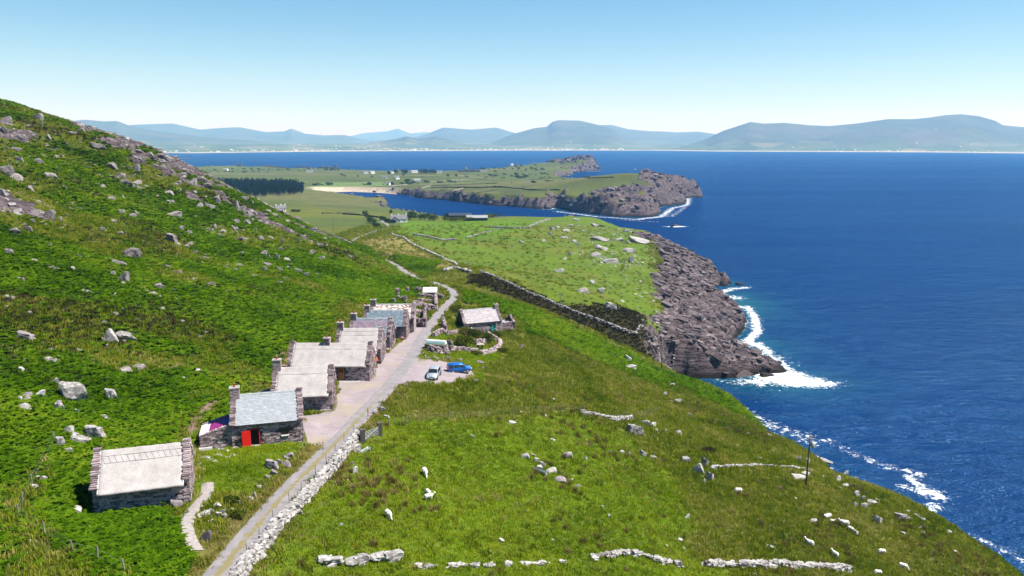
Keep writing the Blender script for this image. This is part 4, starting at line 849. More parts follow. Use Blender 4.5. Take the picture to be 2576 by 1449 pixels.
H['H5'] = cottage('H5', 'thatched_cottage', 'washed thatch cottage with left end chimney, a person in orange at its corner', 2.5, 5.75, 'thatch', chim=[(-8.0+.5, 6.7, 1.0, .85)], cords='double', ov=.3, caps=(70, 70), gwins=[(2.5, 2.8, 3.6, 4.0), (3.4, 3.75, 1.9, 2.5)])
def purp(m, r_, s): return M_SL_BLUE if (r_ > .86 and rs.random() < .7) or (s > .62 and r_ < .62-(s-.62)*.2 and rs.random() < .75+.5*(s-.7)) else m
H['H6'] = cottage('H6', 'slate_cottage', 'cottage with purple slate roof, two small windows in its pink lit gable', 2.55, 5.55, 'slate', slate=(M_SL_PURP, purp), chim=[(-7.9+.5, 6.4, .95, .85)], ov=.2, caps=(60, 70), rows=16, ncol=18, gwins=[(2.6, 2.95, 3.5, 4.05), (3.3, 3.7, 1.5, 2.2)])
H['H7'] = cottage('H7', 'slate_cottage', 'cottage with blue grey slate roof between the purple and the patchwork roofs', 2.75, 5.5, 'slate', slate=(M_SL_BLUE, plain), chim=[(-8.7+.5, 6.45, 1.0, .85)], ov=.2, caps=(90, 40), rows=16, ncol=18)
H['H8'] = cottage('H8', 'slate_cottage', 'farthest roofed cottage of the row, patchwork of cream and brown slates', 3.1, 5.8, 'slate', slate=(M_SL_PATCH, plain), chim=[(-9.3+.5, 6.75, 1.0, .85)], ov=.18, caps=(90, 40), rows=15, ncol=19)
H['H9'] = cottage('H9', 'slate_cottage', 'cottage standing alone right of the lane, pale slate roof and turquoise door', 2.75, 5.4, 'slate', slate=(M_SL_PALE, plain), door=(-2.75, -1.95, 0, 2.05), chim=[(-.45, 6.15, .9, .85)], ov=.2, caps=(110, 50), rows=15, ncol=19, group=None)
for k, wd in (('H5', (2.5, 2.8, 3.6, 4.0)), ('H5', (3.4, 3.75, 1.9, 2.5)), ('H6', (2.6, 2.95, 3.5, 4.05)), ('H6', (3.3, 3.7, 1.5, 2.2))): window(H[k][0], wd[0], wd[1], -.06, wd[2], wd[3], 'gable')
# red door leaf folded back, frame
r2 = H['H2'][0]
window(r2, -2.55, -1.8, 0.02, .95, 1.75)
def door_leaf(par, x0, x1, y, z0, z1, m, rz=0.0, split=True, panes=False):
    d = bpy.data.objects.new('door', None); d = MB().box(0, x1-x0, -.025, .025, z0, z1).build('door', m, par); d.location = (x0, y, 0); d.rotation_euler = (0, 0, rz)
    w = x1-x0; zm = z0+(z1-z0)*.5
    for a, b_ in ((z0+.12, zm-.08), (zm+.08, z1-.12)): MB().box(.12, w-.12, -.042, -.0255, a, b_).build('door_panel', m, d)
    if split: MB().box(0, w, -.04, -.0255, zm-.05, zm+.02).build('door_rail', m, d)
    if panes: 
        for i in range(2): MB().box(.14+i*(w-.28)/2, .14+(i+1)*(w-.28)/2-.05, -.055, -.043, zm+.35, z1-.16).build('pane', M_GLASS, d)
    MB().box(.04, .14, -.09, -.0265, zm-.2, zm-.12).build('handle', simple('dark_iron', (.03, .03, .03), .5), d); return d
door_leaf(r2, -6.2, -5.2, -.08, .02, 2.0, M_REDP, R(180-14)).rotation_euler = (0, 0, R(14)+math.pi)
for o_ in [c for c in r2.children if c.name.startswith('door') and c.data and len(c.data.vertices) == 8 and c.name.startswith('door.') or c.name == 'door']: pass
MB().box(-5.23, -5.13, -.06, .12, 0, 2.05).box(-6.25, -6.19, -.0, .12, 0, 2.05).box(-6.19, -5.23, .0, .12, 2.0, 2.06).build('door_frame', M_REDP, r2)
MB().box(-6.3, -5.1, -.35, .05, -.25, .05).build('doorstep', M_CONC, r2)
door_leaf(H['H4'][0], -5.1, -4.1, .12, .02, 2.03, M_VARN, 0, True, True); MB().box(-5.9, -1.6, -1.25, -.02, -.3, .06).build('doorstep', M_CONC, H['H4'][0])
MB().box(-8.2, -.3, -.28, -.03, -.3, .1).build('plinth', M_CONC, H['H3'][0])
door_leaf(H['H9'][0], -2.75, -1.95, .1, .02, 2.05, M_TURQ)
_l = MB(); ring = lambda r_, y: [(-1.45+r_*math.cos(t), y, 2.0+r_*math.sin(t)) for t in np.linspace(0, 2*math.pi, 10, endpoint=False)]
_l.loft([ring(.05, .02), ring(.12, -.06), ring(.12, -.16), ring(.06, -.22)]).build('wall_lamp', M_WHITE, H['H9'][0], True)
# lean-tos on the uphill gables
def leanto(key, w, d, zl, zh, mats, pk, y0=.25, capn=90):
    root = H[key][0]; L = HOUSES[key][4]; x1, x0 = -L-.002, -L-w
    lt = MB().prism([(x1, -1.2), (x0, -1.2), (x0, zl), (x1, zh)], 'y', y0+.06, y0+.4).prism([(x1, -1.2), (x0, -1.2), (x0, zl), (x1, zh)], 'y', y0+d-.4, y0+d).box(x0, x0+.4, y0+.4, y0+d-.4, -1.2, zl).build('lean_to', M_MORT, root); fixn(lt)
    put_stones(lt, lambda z: (x0+max(0, (z-zl)/(zh-zl))*w+.02, x1), -.3, zh-.05, lambda u, z, p: ((u, y0+.12-p, z), 0), cap=capn)
    corrugated(lt, 'corrugated_roof', (x1, y0+.45, zh+.05), (x0-.1, y0+.45, zl+.03), (x0-.1, y0+d-.2, zl+.03), (x1, y0+d-.2, zh+.05), 9, mats, pk)
    J = MB()
    for k in range(14):
        t = (k+.5)/14; x = x1+(x0-x1)*t
        for yy in (y0+.2, y0+d-.15): inst('coping_stone', rs.choice(ST_HOUSE), lt, (x, yy, zh+(zl-zh)*t+.05), (0, 0, rs.uniform(-.1, .1)), (.34, .42, .13))
    return lt
M_MAG = simple('magenta_paint', (.34, .02, .12), .45, .15); M_VIO = simple('violet_paint', (.075, .03, .16), .45, .15); M_BLU = simple('blue_paint', (.02, .06, .30), .45, .15); M_TIN = simple('corrugated_tin', (.45, .47, .48), .4, .2, metallic=.3); M_RUST = simple('dark_tin', (.05, .05, .052), .6)
def pk2(s, t):
    if s > .72: return 4 if s > .96 else 0
    if s < .30-.55*abs(t-.5): return 3
    return 1 if (t*18) % 2 < .9 else 2
leanto('H2', 3.6, 4.3, 1.65, 2.75, [M_WHITE, M_MAG, M_VIO, M_BLU, M_REDP], pk2, capn=110)
leanto('H3', 2.6, 4.3, 1.5, 2.3, [M_TIN, M_RUST], lambda s, t: 0 if s > .55 else 1, capn=0)
leanto('H4', .02+.6, 2.0, 1.0, 1.3, [M_TIN, M_RUST], lambda s, t: 0, 3.2, 0) if False else None
leanto('H5', 1.8, 3.6, 1.9, 2.5, [M_TIN, M_RUST], lambda s, t: 0 if s < .3 else 1, 1.6, 0)
leanto('H7', 2.2, 3.2, 2.2, 2.9, [M_WHITE, M_REDP], lambda s, t: 1 if s < .3 and t < .5 else 0, .9, 0)
# ruined annex of the cottage right of the lane
an = MB(); R9 = H['H9'][0]
an.box(.005, 3.5, .35, .85, -1.2, 2.05).box(.005, 3.4, 4.6, 5.1, -1.2, 1.8).prism([(.3, -1.2), (5.1, -1.2), (5.1, 2.0), (3.4, 2.9), (2.7, 3.3), (1.9, 2.9), (.3, 2.1)], 'x', 3.0, 3.52)
an = an.build('annex', M_MORT, R9); fixn(an)
put_stones(an, lambda z: (.05, 3.5), -.3, 2.15, lambda u, z, p: ((u, .42-p, z), 0), cap=90)
put_stones(an, lambda z: (.35+max(0, z-2.0)*.95, 5.05-max(0, z-1.9)*1.0), -.3, 3.2, lambda u, z, p: ((3.46+p, u, z), math.pi/2), cap=30)
for k in range(16):
    yy = .3+k*.3; zz = 2.1+1.2*(1-abs(yy-2.7)/2.4); inst('coping_stone', rs.choice(ST_RUIN), an, (3.26, yy, zz), (rs.uniform(-.2, .2), rs.uniform(-.2, .2), rs.random()), (.6, .42, .24))
for k in range(9): inst('coping_stone', rs.choice(ST_RUIN), an, (.25+k*.38, .58, 2.12+rs.uniform(-.05, .06)), (0, rs.uniform(-.15, .15), rs.random()), (.45, .5, .2))
MB().prism([(.85, 1.7), (4.6, 1.7), (4.6, 1.78), (.85, 1.78)], 'x', .01, 2.98).build('slab_floor', simple('rain_slate', (.30, .27, .33), .4, .2), an)
# mossy lean-to left of it
ml = MB().box(-9.6-2.9, -9.6-.003, 2.0, 2.4, -1.2, 1.2).box(-9.6-2.9, -9.6-2.5, 2.4, 4.6, -1.2, 1.4).box(-9.6-2.5, -9.6-.003, 4.6, 5.0, -1.2, 1.9).build('lean_to', M_MORT, R9)
put_stones(ml, lambda z: (-12.5, -9.62), -.6, 1.2, lambda u, z, p: ((u, 2.06-p, z), 0), cap=30)
MB().prism([(1.85, 1.15), (5.1, 1.95), (5.1, 2.1), (1.85, 1.32)], 'x', -12.6, -9.605).build('mossy_roof', simple('moss_roof', (.155, .14, .075), .95, .5, 2.2, bumps=.6), ml)
# porch slab of pale sheeting by the left end
MB().prism([(-1.5, 1.05), (-.02, 1.75), (-.02, 1.8), (-1.5, 1.1)], 'x', -9.4, -7.6).box(-9.35, -9.25, -1.45, -1.35, -.6, 1.06).box(-7.75, -7.65, -1.45, -1.35, -.6, 1.06).build('porch_roof', M_WHITE, R9)

# ------------------------------------------------------------------ boulders and outcrops
def boulder_raw(seed, flat=.7):
    r = random.Random(seed); bm = bmesh.new(); (bmesh.ops.create_icosphere(bm, subdivisions=2, radius=.5) if seed % 3 == 0 else (bmesh.ops.create_cube(bm, size=.86), bmesh.ops.subdivide_edges(bm, edges=bm.edges, cuts=4, use_grid_fill=True)))
    planes = [(Vector([r.gauss(0, 1), r.gauss(0, 1), r.gauss(0, .8)]).normalized(), r.uniform(.22, .40)) for _ in range(12)]
    off = Vector((r.uniform(0, 99), r.uniform(0, 99), r.uniform(0, 99)))
    for v in bm.verts:
        p = v.co.copy()
        for n_, d in planes:
            k = p.dot(n_)-d
            if k > 0: p -= n_*k*.93
        p += p.normalized()*(mnoise.noise(p*3+off)*.07+mnoise.noise(p*8+off)*.03)
        p.z += .03*round(p.z*9+p.x*2)/3-.0; v.co = p
    xs = [v.co.x for v in bm.verts]; ys = [v.co.y for v in bm.verts]; zs = [v.co.z for v in bm.verts]
    for v in bm.verts: v.co = Vector(((v.co.x-min(xs))/(max(xs)-min(xs))-.5, (v.co.y-min(ys))/(max(ys)-min(ys))-.5, (v.co.z-min(zs))/(max(zs)-min(zs))-.5))
    V = [tuple(v.co) for v in bm.verts]; F = [tuple(v.index for v in f.verts) for f in bm.faces]; bm.free(); return V, F
BOULD = [boulder_raw(k) for k in range(10)]
B_HILL = meshes_from(BOULD, 'boulder', M_HILL); B_FIELD = meshes_from(BOULD, 'boulder', M_FIELD); B_DARK = meshes_from(BOULD, 'boulder', M_DARKST)
rb = random.Random(5)
def depth_of(p): return p[1]*_c+(HCAM-p[2])*_s
BL = {}
def boulder(u, v, w, h, label, group, pool, slab=0.0, minw=.35, name='boulder'):
    """u, v: middle of the rock in the photograph, w, h its size there (all in full-image units)"""
    p = pick(u, v+h*.40); d = depth_of(p); W_ = max(w/FPX*d, minw); H_ = max(h/FPX*d*.95, .28)
    o = bpy.data.objects.new(name, rb.choice(pool)); COL.objects.link(o); H_ = min(H_, W_*1.5)
    o.scale = (W_*1.0, max(W_*rb.uniform(.55, .8), H_*.6), H_*1.25); o.rotation_euler = (rb.uniform(-.12, .12), (rb.uniform(.12, .3) if w > 1.5*h else rb.uniform(-.15, .2)), rb.uniform(-.35, .35))
    o.location = (p[0], p[1]+W_*.2, p[2]+H_*.22)
    if group: BL.setdefault(group, []).append((u, v, W_, H_, o, pool))
    return tag(o, label, 'boulder' if name == 'boulder' else name.split('_')[-1], group)
def zlist(ox, oy, s, L): return [((ox+x/s)/1.59006, (oy+y/s)/1.59006, w/s/1.59006, h/s/1.59006) for x, y, w, h in L]
Z8 = zlist(0, 400, 1.811, [(35,140,90,60),(30,215,80,60),(150,265,60,50),(270,120,90,60),(585,215,70,45),(525,240,60,30),(695,335,110,55),(110,355,80,35),(345,265,60,50),(135,430,60,50),(275,445,70,60),(45,510,90,90),(105,555,90,60),(210,640,90,60),(355,550,90,50),(460,630,40,30),(20,660,40,80),(445,405,45,20),(465,460,60,18),(905,600,90,60),(985,595,70,45),(1000,635,50,40),(785,710,80,40),(740,625,45,40),(860,540,100,35),(800,470,130,50),(990,490,50,60),(1000,370,60,30),(1080,395,70,50),(1160,405,70,45),(1210,420,70,45),(1270,475,60,40),(1030,445,50,50),(1300,600,50,40),(1390,590,60,60),(1450,580,60,60),(1500,620,70,50),(1570,720,60,70),(1330,540,50,40),(1215,670,100,45),(1300,655,50,40),(885,705,35,40),(1230,740,60,40),(1445,760,50,50),(1520,770,70,50),(1700,750,60,60),(1740,790,60,60),(1800,830,80,50),(345,830,105,80),(430,860,40,40),(475,830,40,20),(225,875,50,40),(100,950,85,60),(195,930,75,50),(735,935,45,30),(865,960,60,30),(875,810,50,45),(940,835,80,45),(985,820,45,40),(1245,825,110,55),(1310,930,45,50),(1360,960,60,40),(1365,1040,50,35),(1410,1100,50,30),(1520,945,60,50),(1550,910,45,40),(1605,950,70,40),(1705,880,60,40),(1785,885,60,40),(850,1185,110,35),(815,1255,40,40),(885,1280,80,100),(885,1325,60,30),(575,1135,35,35),(245,1165,50,25),(55,1100,70,55),(145,1300,60,45),(65,1430,75,30),(1150,1350,75,55),(1250,1380,35,25),(1285,1245,45,30),(1210,1205,45,30),(1750,1105,30,25),(520,750,45,20)])
ZB = zlist(0, 1100, 1.203, [(115,295,90,45),(500,230,50,15),(500,310,35,25),(100,455,35,30),(260,510,40,40),(280,630,50,60),(185,570,45,45),(90,595,35,30),(105,635,70,40),(345,655,60,14),(325,745,60,50),(285,800,40,70),(365,790,120,40),(325,845,50,35),(495,690,60,20),(195,980,50,20),(160,1020,40,25),(340,1130,100,18),(490,1128,30,14),(640,150,35,15),(580,165,25,18),(880,495,30,15),(960,462,45,12),(445,660,25,12),(660,565,30,12),(150,1278,26,14),(78,1280,22,20)])
Z5 = zlist(800, 620, 2.576, [(70,280,110,90),(180,480,60,80),(380,500,60,140),(470,610,90,90),(540,610,80,70),(460,450,80,60),(530,490,50,40),(695,575,90,35),(680,615,60,30),(765,620,70,40),(535,665,60,40),(370,680,70,60),(480,690,80,60),(70,520,70,70),(145,735,70,70),(105,780,70,50),(225,785,90,40),(360,760,60,50),(565,770,60,50),(420,865,130,70),(625,860,70,60),(845,880,60,60),(1015,875,50,50),(1075,820,40,25),(1140,820,40,40),(1280,860,60,40),(1415,890,40,30),(1300,930,30,40),(1225,925,90,40),(1145,895,50,40),(1500,980,40,30),(1145,1005,80,60),(1240,1060,100,60),(1280,1085,40,40),(645,1010,80,80),(710,1045,40,60),(790,1050,60,90),(895,1085,90,50),(925,1130,70,35),(910,1165,70,45),(1015,1150,60,25),(1010,1195,90,60),(1090,1235,90,60),(645,1170,90,60),(685,1130,90,50),(810,1180,90,55),(395,1135,80,45),(430,1010,40,35),(570,1010,25,20),(830,975,80,55),(1410,1170,25,20),(1470,1225,25,15),(1200,1230,50,35),(1530,1050,70,50)])
for L in (Z8, ZB, Z5):
    for b_ in L: boulder(*b_, 'grey boulder or rock rib half buried in the bracken of the left hillside', 'boulders of the left hillside', B_HILL if b_[1] < 900 else B_FIELD)
for (x, y, w, h), lab in zip([(335,565,125,105),(450,755,92,80),(525,575,60,62),(525,290,75,85),(592,300,120,45)], ['biggest boulder on the hillside, dark overhanging underside, above the nearest cottage', 'broad white faced outcrop uphill of the nearest thatched cottage', 'rounded pale boulder alone in bracken right of the biggest boulder', 'upright white slab pair, left slab, high in the bracken', 'long white slab lying downhill right beside an upright slab']):
    boulder(*zlist(0, 1100, 1.203, [(x, y, w, h)])[0], lab, None, B_FIELD)
boulder(*zlist(0, 400, 1.811, [(1240,1000,90,85)])[0], 'rounded dark sided boulder on the upper middle of the hillside', None, B_HILL)
boulder(*zlist(0, 400, 1.811, [(935,1110,140,80)])[0], 'long smooth grey whaleback boulder on the middle of the hillside', None, B_HILL)
boulder(*zlist(0, 1100, 1.203, [(845,1105,64,38)])[0], 'rounded grey boulder at the front corner of the nearest cottage', None, B_DARK)
boulder(*zlist(0, 1100, 1.203, [(990,1252,60,72)])[0], 'upright purple grey block beside the gravel path', None, B_DARK)
for b_ in zlist(2000, 1600, 2.058, [(205,460,100,60),(275,455,40,25),(300,495,40,45),(330,560,60,50),(430,580,110,60),(350,530,60,50),(500,595,30,20),(590,655,30,15)]): boulder(*b_, 'pale stone in the short tumbled line in the middle of the field', 'tumbled stones mid field', B_FIELD)
boulder(*zlist(2000, 1600, 2.058, [(505,655,125,50)])[0], 'dark purple flat slab at the end of the tumbled stone line', None, B_DARK, name='flat_stone')
boulder(*zlist(2000, 1600, 2.058, [(640,705,62,28)])[0], 'white flat slab just past the dark purple slab', None, B_FIELD, name='flat_stone')
boulder(*zlist(2000, 1600, 2.058, [(560,450,105,62)])[0], 'domed pale boulder right of the tumbled stone line', None, B_FIELD)
boulder(*zlist(2000, 1600, 2.058, [(110,190,82,24)])[0], 'low white rock lying in the grass below the wire fence', None, B_FIELD)
boulder(*zlist(2000, 1600, 2.058, [(1270,475,72,26)])[0], 'flat white stone table like on the right slope', None, B_FIELD)
boulder(*zlist(2000, 1600, 2.058, [(1540,960,46,52)])[0], 'single pale boulder low on the right slope among rushes', None, B_FIELD)
for b_ in zlist(2000, 1600, 2.058, [(1115,250,150,110),(1200,190,80,60),(1260,205,60,50),(1280,250,60,30),(1480,275,50,60),(1180,440,60,60),(1010,430,40,35),(1060,435,35,25),(905,430,30,35),(1635,560,110,110),(1690,510,60,90),(1735,620,60,110),(1540,495,80,60),(1680,665,40,50),(1630,400,40,18),(1560,120,40,40),(1470,10,60,40),(695,480,60,30),(895,955,25,40),(845,880,20,40)])+zlist(3000, 1600, 2.058, [(400,485,55,70),(475,500,45,50),(430,645,150,40),(460,610,90,35),(550,470,80,25),(640,515,120,35),(670,570,60,20),(790,600,50,40),(730,645,60,60),(790,705,80,40),(610,630,60,20),(880,775,60,60),(930,810,40,50),(870,860,50,50),(940,870,60,60),(1020,850,100,40),(1060,985,80,90),(1260,965,130,60),(1405,1050,40,25),(1425,1095,50,40),(1650,1090,50,30),(530,995,90,40),(875,1090,40,60),(1815,1410,50,20),(245,720,50,15),(160,290,50,25),(1300,915,60,20),(1370,950,80,25),(1420,980,60,20),(875,650,40,40)])+zlist(2300, 900, 2.07, [(440,1105,60,70),(455,1175,110,50),(530,1215,40,20),(555,1150,40,25),(800,1320,60,30),(740,1395,40,30)]):
    boulder(*b_, 'pale rock outcropping from the grass slope above the sea', 'rocks of the slope above the sea', B_FIELD)
for b_ in zlist(1600, 560, 1.9815, [(1205,700,40,35),(1250,690,40,20),(1320,715,80,25),(1545,675,70,25),(1595,785,170,35),(1740,785,80,35),(1810,808,45,25),(1900,800,170,50),(1380,800,50,25),(1415,825,35,20),(1190,740,40,25),(1300,770,60,25),(960,805,45,25),(1600,855,110,40),(1550,905,90,50),(1815,875,120,40),(1830,950,45,60),(1665,955,160,50),(1260,1030,90,40),(1800,720,60,25),(1450,720,30,15),(1355,675,50,20),(1400,630,60,20),(1140,795,40,20),(1305,940,30,30),(1345,895,30,40)])+zlist(2300, 900, 2.07, [(140,470,60,40),(70,540,110,60),(300,670,100,60),(215,545,60,50),(545,465,40,12),(635,800,45,22),(555,790,40,25),(685,815,35,25),(710,930,40,25),(535,930,20,25)]):
    boulder(*b_, 'pale rock standing out of the grass of the headland', 'rocks on the headland grass', B_FIELD, minw=.8)
for b_ in zlist(1350, 1120, 3.2933, [(2410,870,95,50),(1890,1090,130,32),(1920,1160,50,40),(1950,1205,40,30),(1820,1325,80,35),(1085,1355,60,30),(900,1380,85,40),(2190,1045,70,18)]): boulder(*b_, 'grey stone lying at the grassy rim of the car park', 'stones round the car park', B_DARK, minw=.4)

# loose stones nobody would count
SM_HILL = meshes_from(STONE_RAW[:5], 'loose_stone', M_HILL); SM_FIELD = meshes_from(STONE_RAW[:5], 'loose_stone', M_FIELD)
def cliff_mat():
    m, nt, b = mat('cliff_block'); P = pos(nt); s = N(nt, 'SeparateXYZ', i_0=P); n = noise(nt, P, .8, 5, .65); n2 = noise(nt, P, .11, 3)
    f = math_(nt, 'ADD', math_(nt, 'MULTIPLY', rnd(nt), .45), math_(nt, 'MULTIPLY', n, .6)); c = ramp(nt, f, [(.2, (.020, .015, .017)), (.5, (.075, .060, .065)), (.75, (.17, .14, .145)), (.95, (.33, .295, .29))])
    c = mixc(nt, math_(nt, 'MULTIPLY', math_(nt, 'SUBTRACT', n2, .5), 2.5, None, True), c, (.030, .022, .025))
    wet = math_(nt, 'SUBTRACT', 1, math_(nt, 'DIVIDE', math_(nt, 'ADD', s.outputs[2], math_(nt, 'MULTIPLY', n, -2)), 3.2), None, True); c = mixc(nt, wet, c, (.014, .010, .007)); nt.links.new(c, b.inputs['Base Color']); b.inputs['Roughness'].default_value = .9; bump(nt, b, n, .5, .2); return m
SM_CLIFF = meshes_from(STONE_RAW[:6]+BLOCK_RAW[:4], 'cliff_block', cliff_mat())
def strew(name, dens, x0, x1, y0, y1, n, smin_, smax, meshes, sink=.25, label=None, flat=.55, size_y=None):
    x = rng.uniform(x0, x1, n*4); y = rng.uniform(y0, y1, n*4); k = (rng.random(n*4) < lookup(dens, x, y)) & inview(x, y, 1.25); x, y = x[k][:n], y[k][:n]; m_ = len(x)
    q = smin_*(smax/smin_)**(rng.random(m_)**1.8); P = np.stack([x, y, lookup(Z, x, y)+q*(.5*flat-sink)], 1)
    Rr = np.stack([rng.uniform(-.25, .25, m_), rng.uniform(.05, .4, m_), rng.normal(-.55, .35, m_)], 1); SS_ = np.stack([q*rng.uniform(.8, 1.6, m_), q*rng.uniform(.6, 1., m_), q*flat*rng.uniform(.6, 1.3, m_)], 1)
    return scatter(name, P, Rr, SS_, meshes, label)
strew('hill_stones', np.clip(hill*(.12+.9*sstep(.0, .3, m1+.35*m2+.25*sstep(-70, -130, X)*sstep(120, 220, Y))), 0, 1)*(1-hard), -240, -42, 70, 340, 1700, .3, 1.5, SM_HILL, label='small grey stones strewn over the hillside')
strew('crag_blocks', crag, -260, -60, 80, 345, 900, .5, 2.4, SM_HILL, label='broken grey blocks of the hillside crags')
strew('cliff_blocks', rock*(SD > .5)*(Y < 760), 40, 175, 262, 720, 2600, .8, 4.2, SM_CLIFF, .3, 'broken rock slabs of the headland shore', .5)
strew('slope_stones', (fieldm*.15+.5*dens_r)*(X > -20)*(yd < -3), -20, 95, 60, 235, 420, .18, .6, SM_FIELD, .1, 'small white stones in the grass')
strew('headland_stones', headf*sstep(30, 55, X)*(1-rock), 10, 130, 280, 640, 420, .4, 1.6, SM_FIELD, .25, 'small pale stones on the headland grass')
strew('far_cliff_blocks', rock*(SD > 1)*(Y > 900)*(Y < 1900), -260, 420, 980, 1700, 2600, 2.0, 7.5, SM_CLIFF, .3, 'broken rock of the far headland cliffs', .6)
strew('island_blocks', rock*(SD > 1)*(Y > 2300), 60, 450, 2400, 3100, 900, 4, 13, SM_CLIFF, .3, 'broken rock of the island cliffs', .6)

# ------------------------------------------------------------------ dry stone walls
def drywall(name, P, label, h=1.0, w=.75, cap=280, pool=ST_FIELD, msl=M_FIELD, size=(.25, .55), dens=1.0, group=None, cat='stone wall', gap=0.0, core=True):
    P = resample(np.array([p[:2] for p in P]), .25); n = len(P); d = np.gradient(P, axis=0); d /= np.linalg.norm(d, axis=1)[:, None]; nr = np.stack([-d[:, 1], d[:, 0]], 1); zz = lookup(Z, P[:, 0], P[:, 1]); c = P[n//2]; o3 = np.array([c[0], c[1], zz[n//2]])
    root = thing(name, tuple(o3), label, cat, group); rw = random.Random(int(abs(c[0]*7+c[1]*13))); items = []; hh = h*(1+.25*fbm(np.arange(n)*.25, np.zeros(n), 5, 3, 9))
    if gap: hh = hh*(fbm(np.arange(n)*.25, np.ones(n)*3, 4, 2, 19) > gap-.5)
    L = n*.25
    if core:
        rings = []
        for i in range(0, n, 4):
            q = P[i]-o3[:2]; z0 = zz[i]-o3[2]; a, b_ = nr[i]*w*.42, nr[i]*w*.28; H_ = max(hh[i]*.8, .02); rings.append([(q[0]-a[0], q[1]-a[1], z0-.4), (q[0]+a[0], q[1]+a[1], z0-.4), (q[0]+b_[0], q[1]+b_[1], z0+H_), (q[0]-b_[0], q[1]-b_[1], z0+H_)])
        if len(rings) > 1: fixn(MB().loft(rings).build('wall_core', M_MORT, root))
    sz = (size[0]+size[1])/2; rowsn = max(1, int(h/(sz*.52)))
    per = L/(sz*.95)*dens
    for side in (-1, 0, 1):
        for r_ in range(rowsn if side else 1):
            for k in range(int(per*(1.2 if side == 0 else 1))):
                i = rw.randrange(n); H_ = hh[i]
                if H_ <= .05: continue
                t = (r_+rw.random())/rowsn if side else 1.0
                s_ = rw.uniform(*size)*(1.15 if side == 0 else 1); off = side*w*(.45-.13*t)+(rw.uniform(-.25, .25)*w if side == 0 else 0)
                items.append((P[i][0]+nr[i][0]*off-o3[0], P[i][1]+nr[i][1]*off-o3[1], zz[i]+H_*t-o3[2]+(-.02 if side == 0 else 0), s_, math.atan2(d[i][1], d[i][0])+rw.uniform(-.5, .5), side))
    # biggest in view first: top and camera side
    items.sort(key=lambda q: (q[5] == 1 and nr[0][1] > 0, -q[3])); rw2 = [q for q in items]; J = MB()
    for i, (x, y, z, s_, a, sd_) in enumerate(rw2):
        scl = (s_*rw.uniform(.9, 1.3), s_*rw.uniform(.6, .9), s_*rw.uniform(.4, .65)); rot = (rw.uniform(-.25, .25), rw.uniform(-.25, .25), a)
        if i < cap: inst('stone', rw.choice(pool), root, (x, y, z), rot, scl)
        else: V, F = rw.choice(STONE_RAW); M = TRS((x, y, z), rot, scl); J.add([M @ Vector(p) for p in V], F)
    if J.v: q = J.build('stones', msl, root); q['kind'] = 'stuff'
    return root
drywall('dry_stone_dyke', picks([(575,1490),(622,1425),(652,1390),(702,1325),(756,1270),(800,1220),(838,1180),(856,1155),(876,1128),(905,1098)]), 'long white dry stone wall running beside the lane in the foreground', .85, .95, 290, size=(.28, .62), dens=1.35)
drywall('dry_stone_dyke', picks([(805,1417),(850,1420),(905,1415),(960,1410),(1000,1406)]), 'row of big white blocks at the bottom edge, left of the others', .5, .5, 60, size=(.5, 1.1), dens=.75, core=False)
drywall('dry_stone_dyke', picks([(1000,1417),(1080,1428),(1250,1422),(1340,1420),(1440,1416)]), 'sparse line of small white stones in grass at the bottom middle', .22, .4, 60, size=(.25, .6), dens=.35, core=False)
drywall('dry_stone_dyke', picks([(1490,1408),(1540,1400),(1585,1395),(1620,1402),(1660,1415),(1722,1428)]), 'white tumbled wall bending downhill at the bottom, right of the middle', .45, .6, 110, size=(.3, .7), dens=.8, core=False)
drywall('dry_stone_dyke', picks([(1772,1424),(1850,1425),(1930,1425),(2010,1426),(2080,1432),(2135,1436)]), 'longest white stone wall at the bottom edge, on the right slope', .6, .6, 170, size=(.32, .75), dens=.9)
drywall('dry_stone_dyke', picks([(1462,1042),(1500,1050),(1540,1058),(1590,1056)]), 'short curved stone wall where the wire fence ends', .7, .6, 110, size=(.22, .5))
drywall('dry_stone_dyke', picks([(1790,1180),(1850,1176),(1910,1174),(1985,1178),(2040,1188)]), 'thin white stone line crossing the right slope towards the pole', .4, .5, 90, size=(.3, .6), dens=.7, core=False)
drywall('dry_stone_dyke', [(73,160),(77,150),(81,140),(84,130),(87,121),(91,112),(95,102)], 'pale stone wall along the cliff edge above the sea at right', .7, .7, 120, size=(.4, .9), dens=.8)
drywall('dry_stone_dyke', picks([(1208,687),(1260,706),(1330,738),(1400,768),(1460,792),(1530,818),(1600,842),(1650,856),(1700,862)]), 'white wall along the rim of the dark gully on the headland', .85, .7, 240, size=(.35, .75), dens=.75)
drywall('dry_stone_dyke', picks([(985,590),(1030,612),(1070,630),(1110,648),(1150,668)]), 'wall dividing the yellow field from the green field', .75, .7, 150, size=(.4, .85), dens=.55)
drywall('dry_stone_dyke', picks([(1040,589),(1080,598),(1110,605),(1150,604)]), 'short wall at the near edge of the bright green field', .8, .7, 110, size=(.45, .95), dens=.5)
drywall('dry_stone_dyke', picks([(1175,598),(1210,588),(1260,575)]), 'wall remnant climbing right between the two headland fields', .7, .7, 80, size=(.45, 1.0), dens=.3, core=False)
drywall('dry_stone_dyke', picks([(1225,572),(1290,575),(1330,574),(1350,562),(1385,552)]), 'white wall bending up to the crest of the headland', 1.0, .8, 130, size=(.55, 1.2), dens=.5)
drywall('dry_stone_dyke', picks([(1120,684),(1140,677),(1165,683),(1185,690)]), 'bright white broken wall beyond the lane bend', 1.0, .9, 60, size=(.5, 1.1), dens=.6)
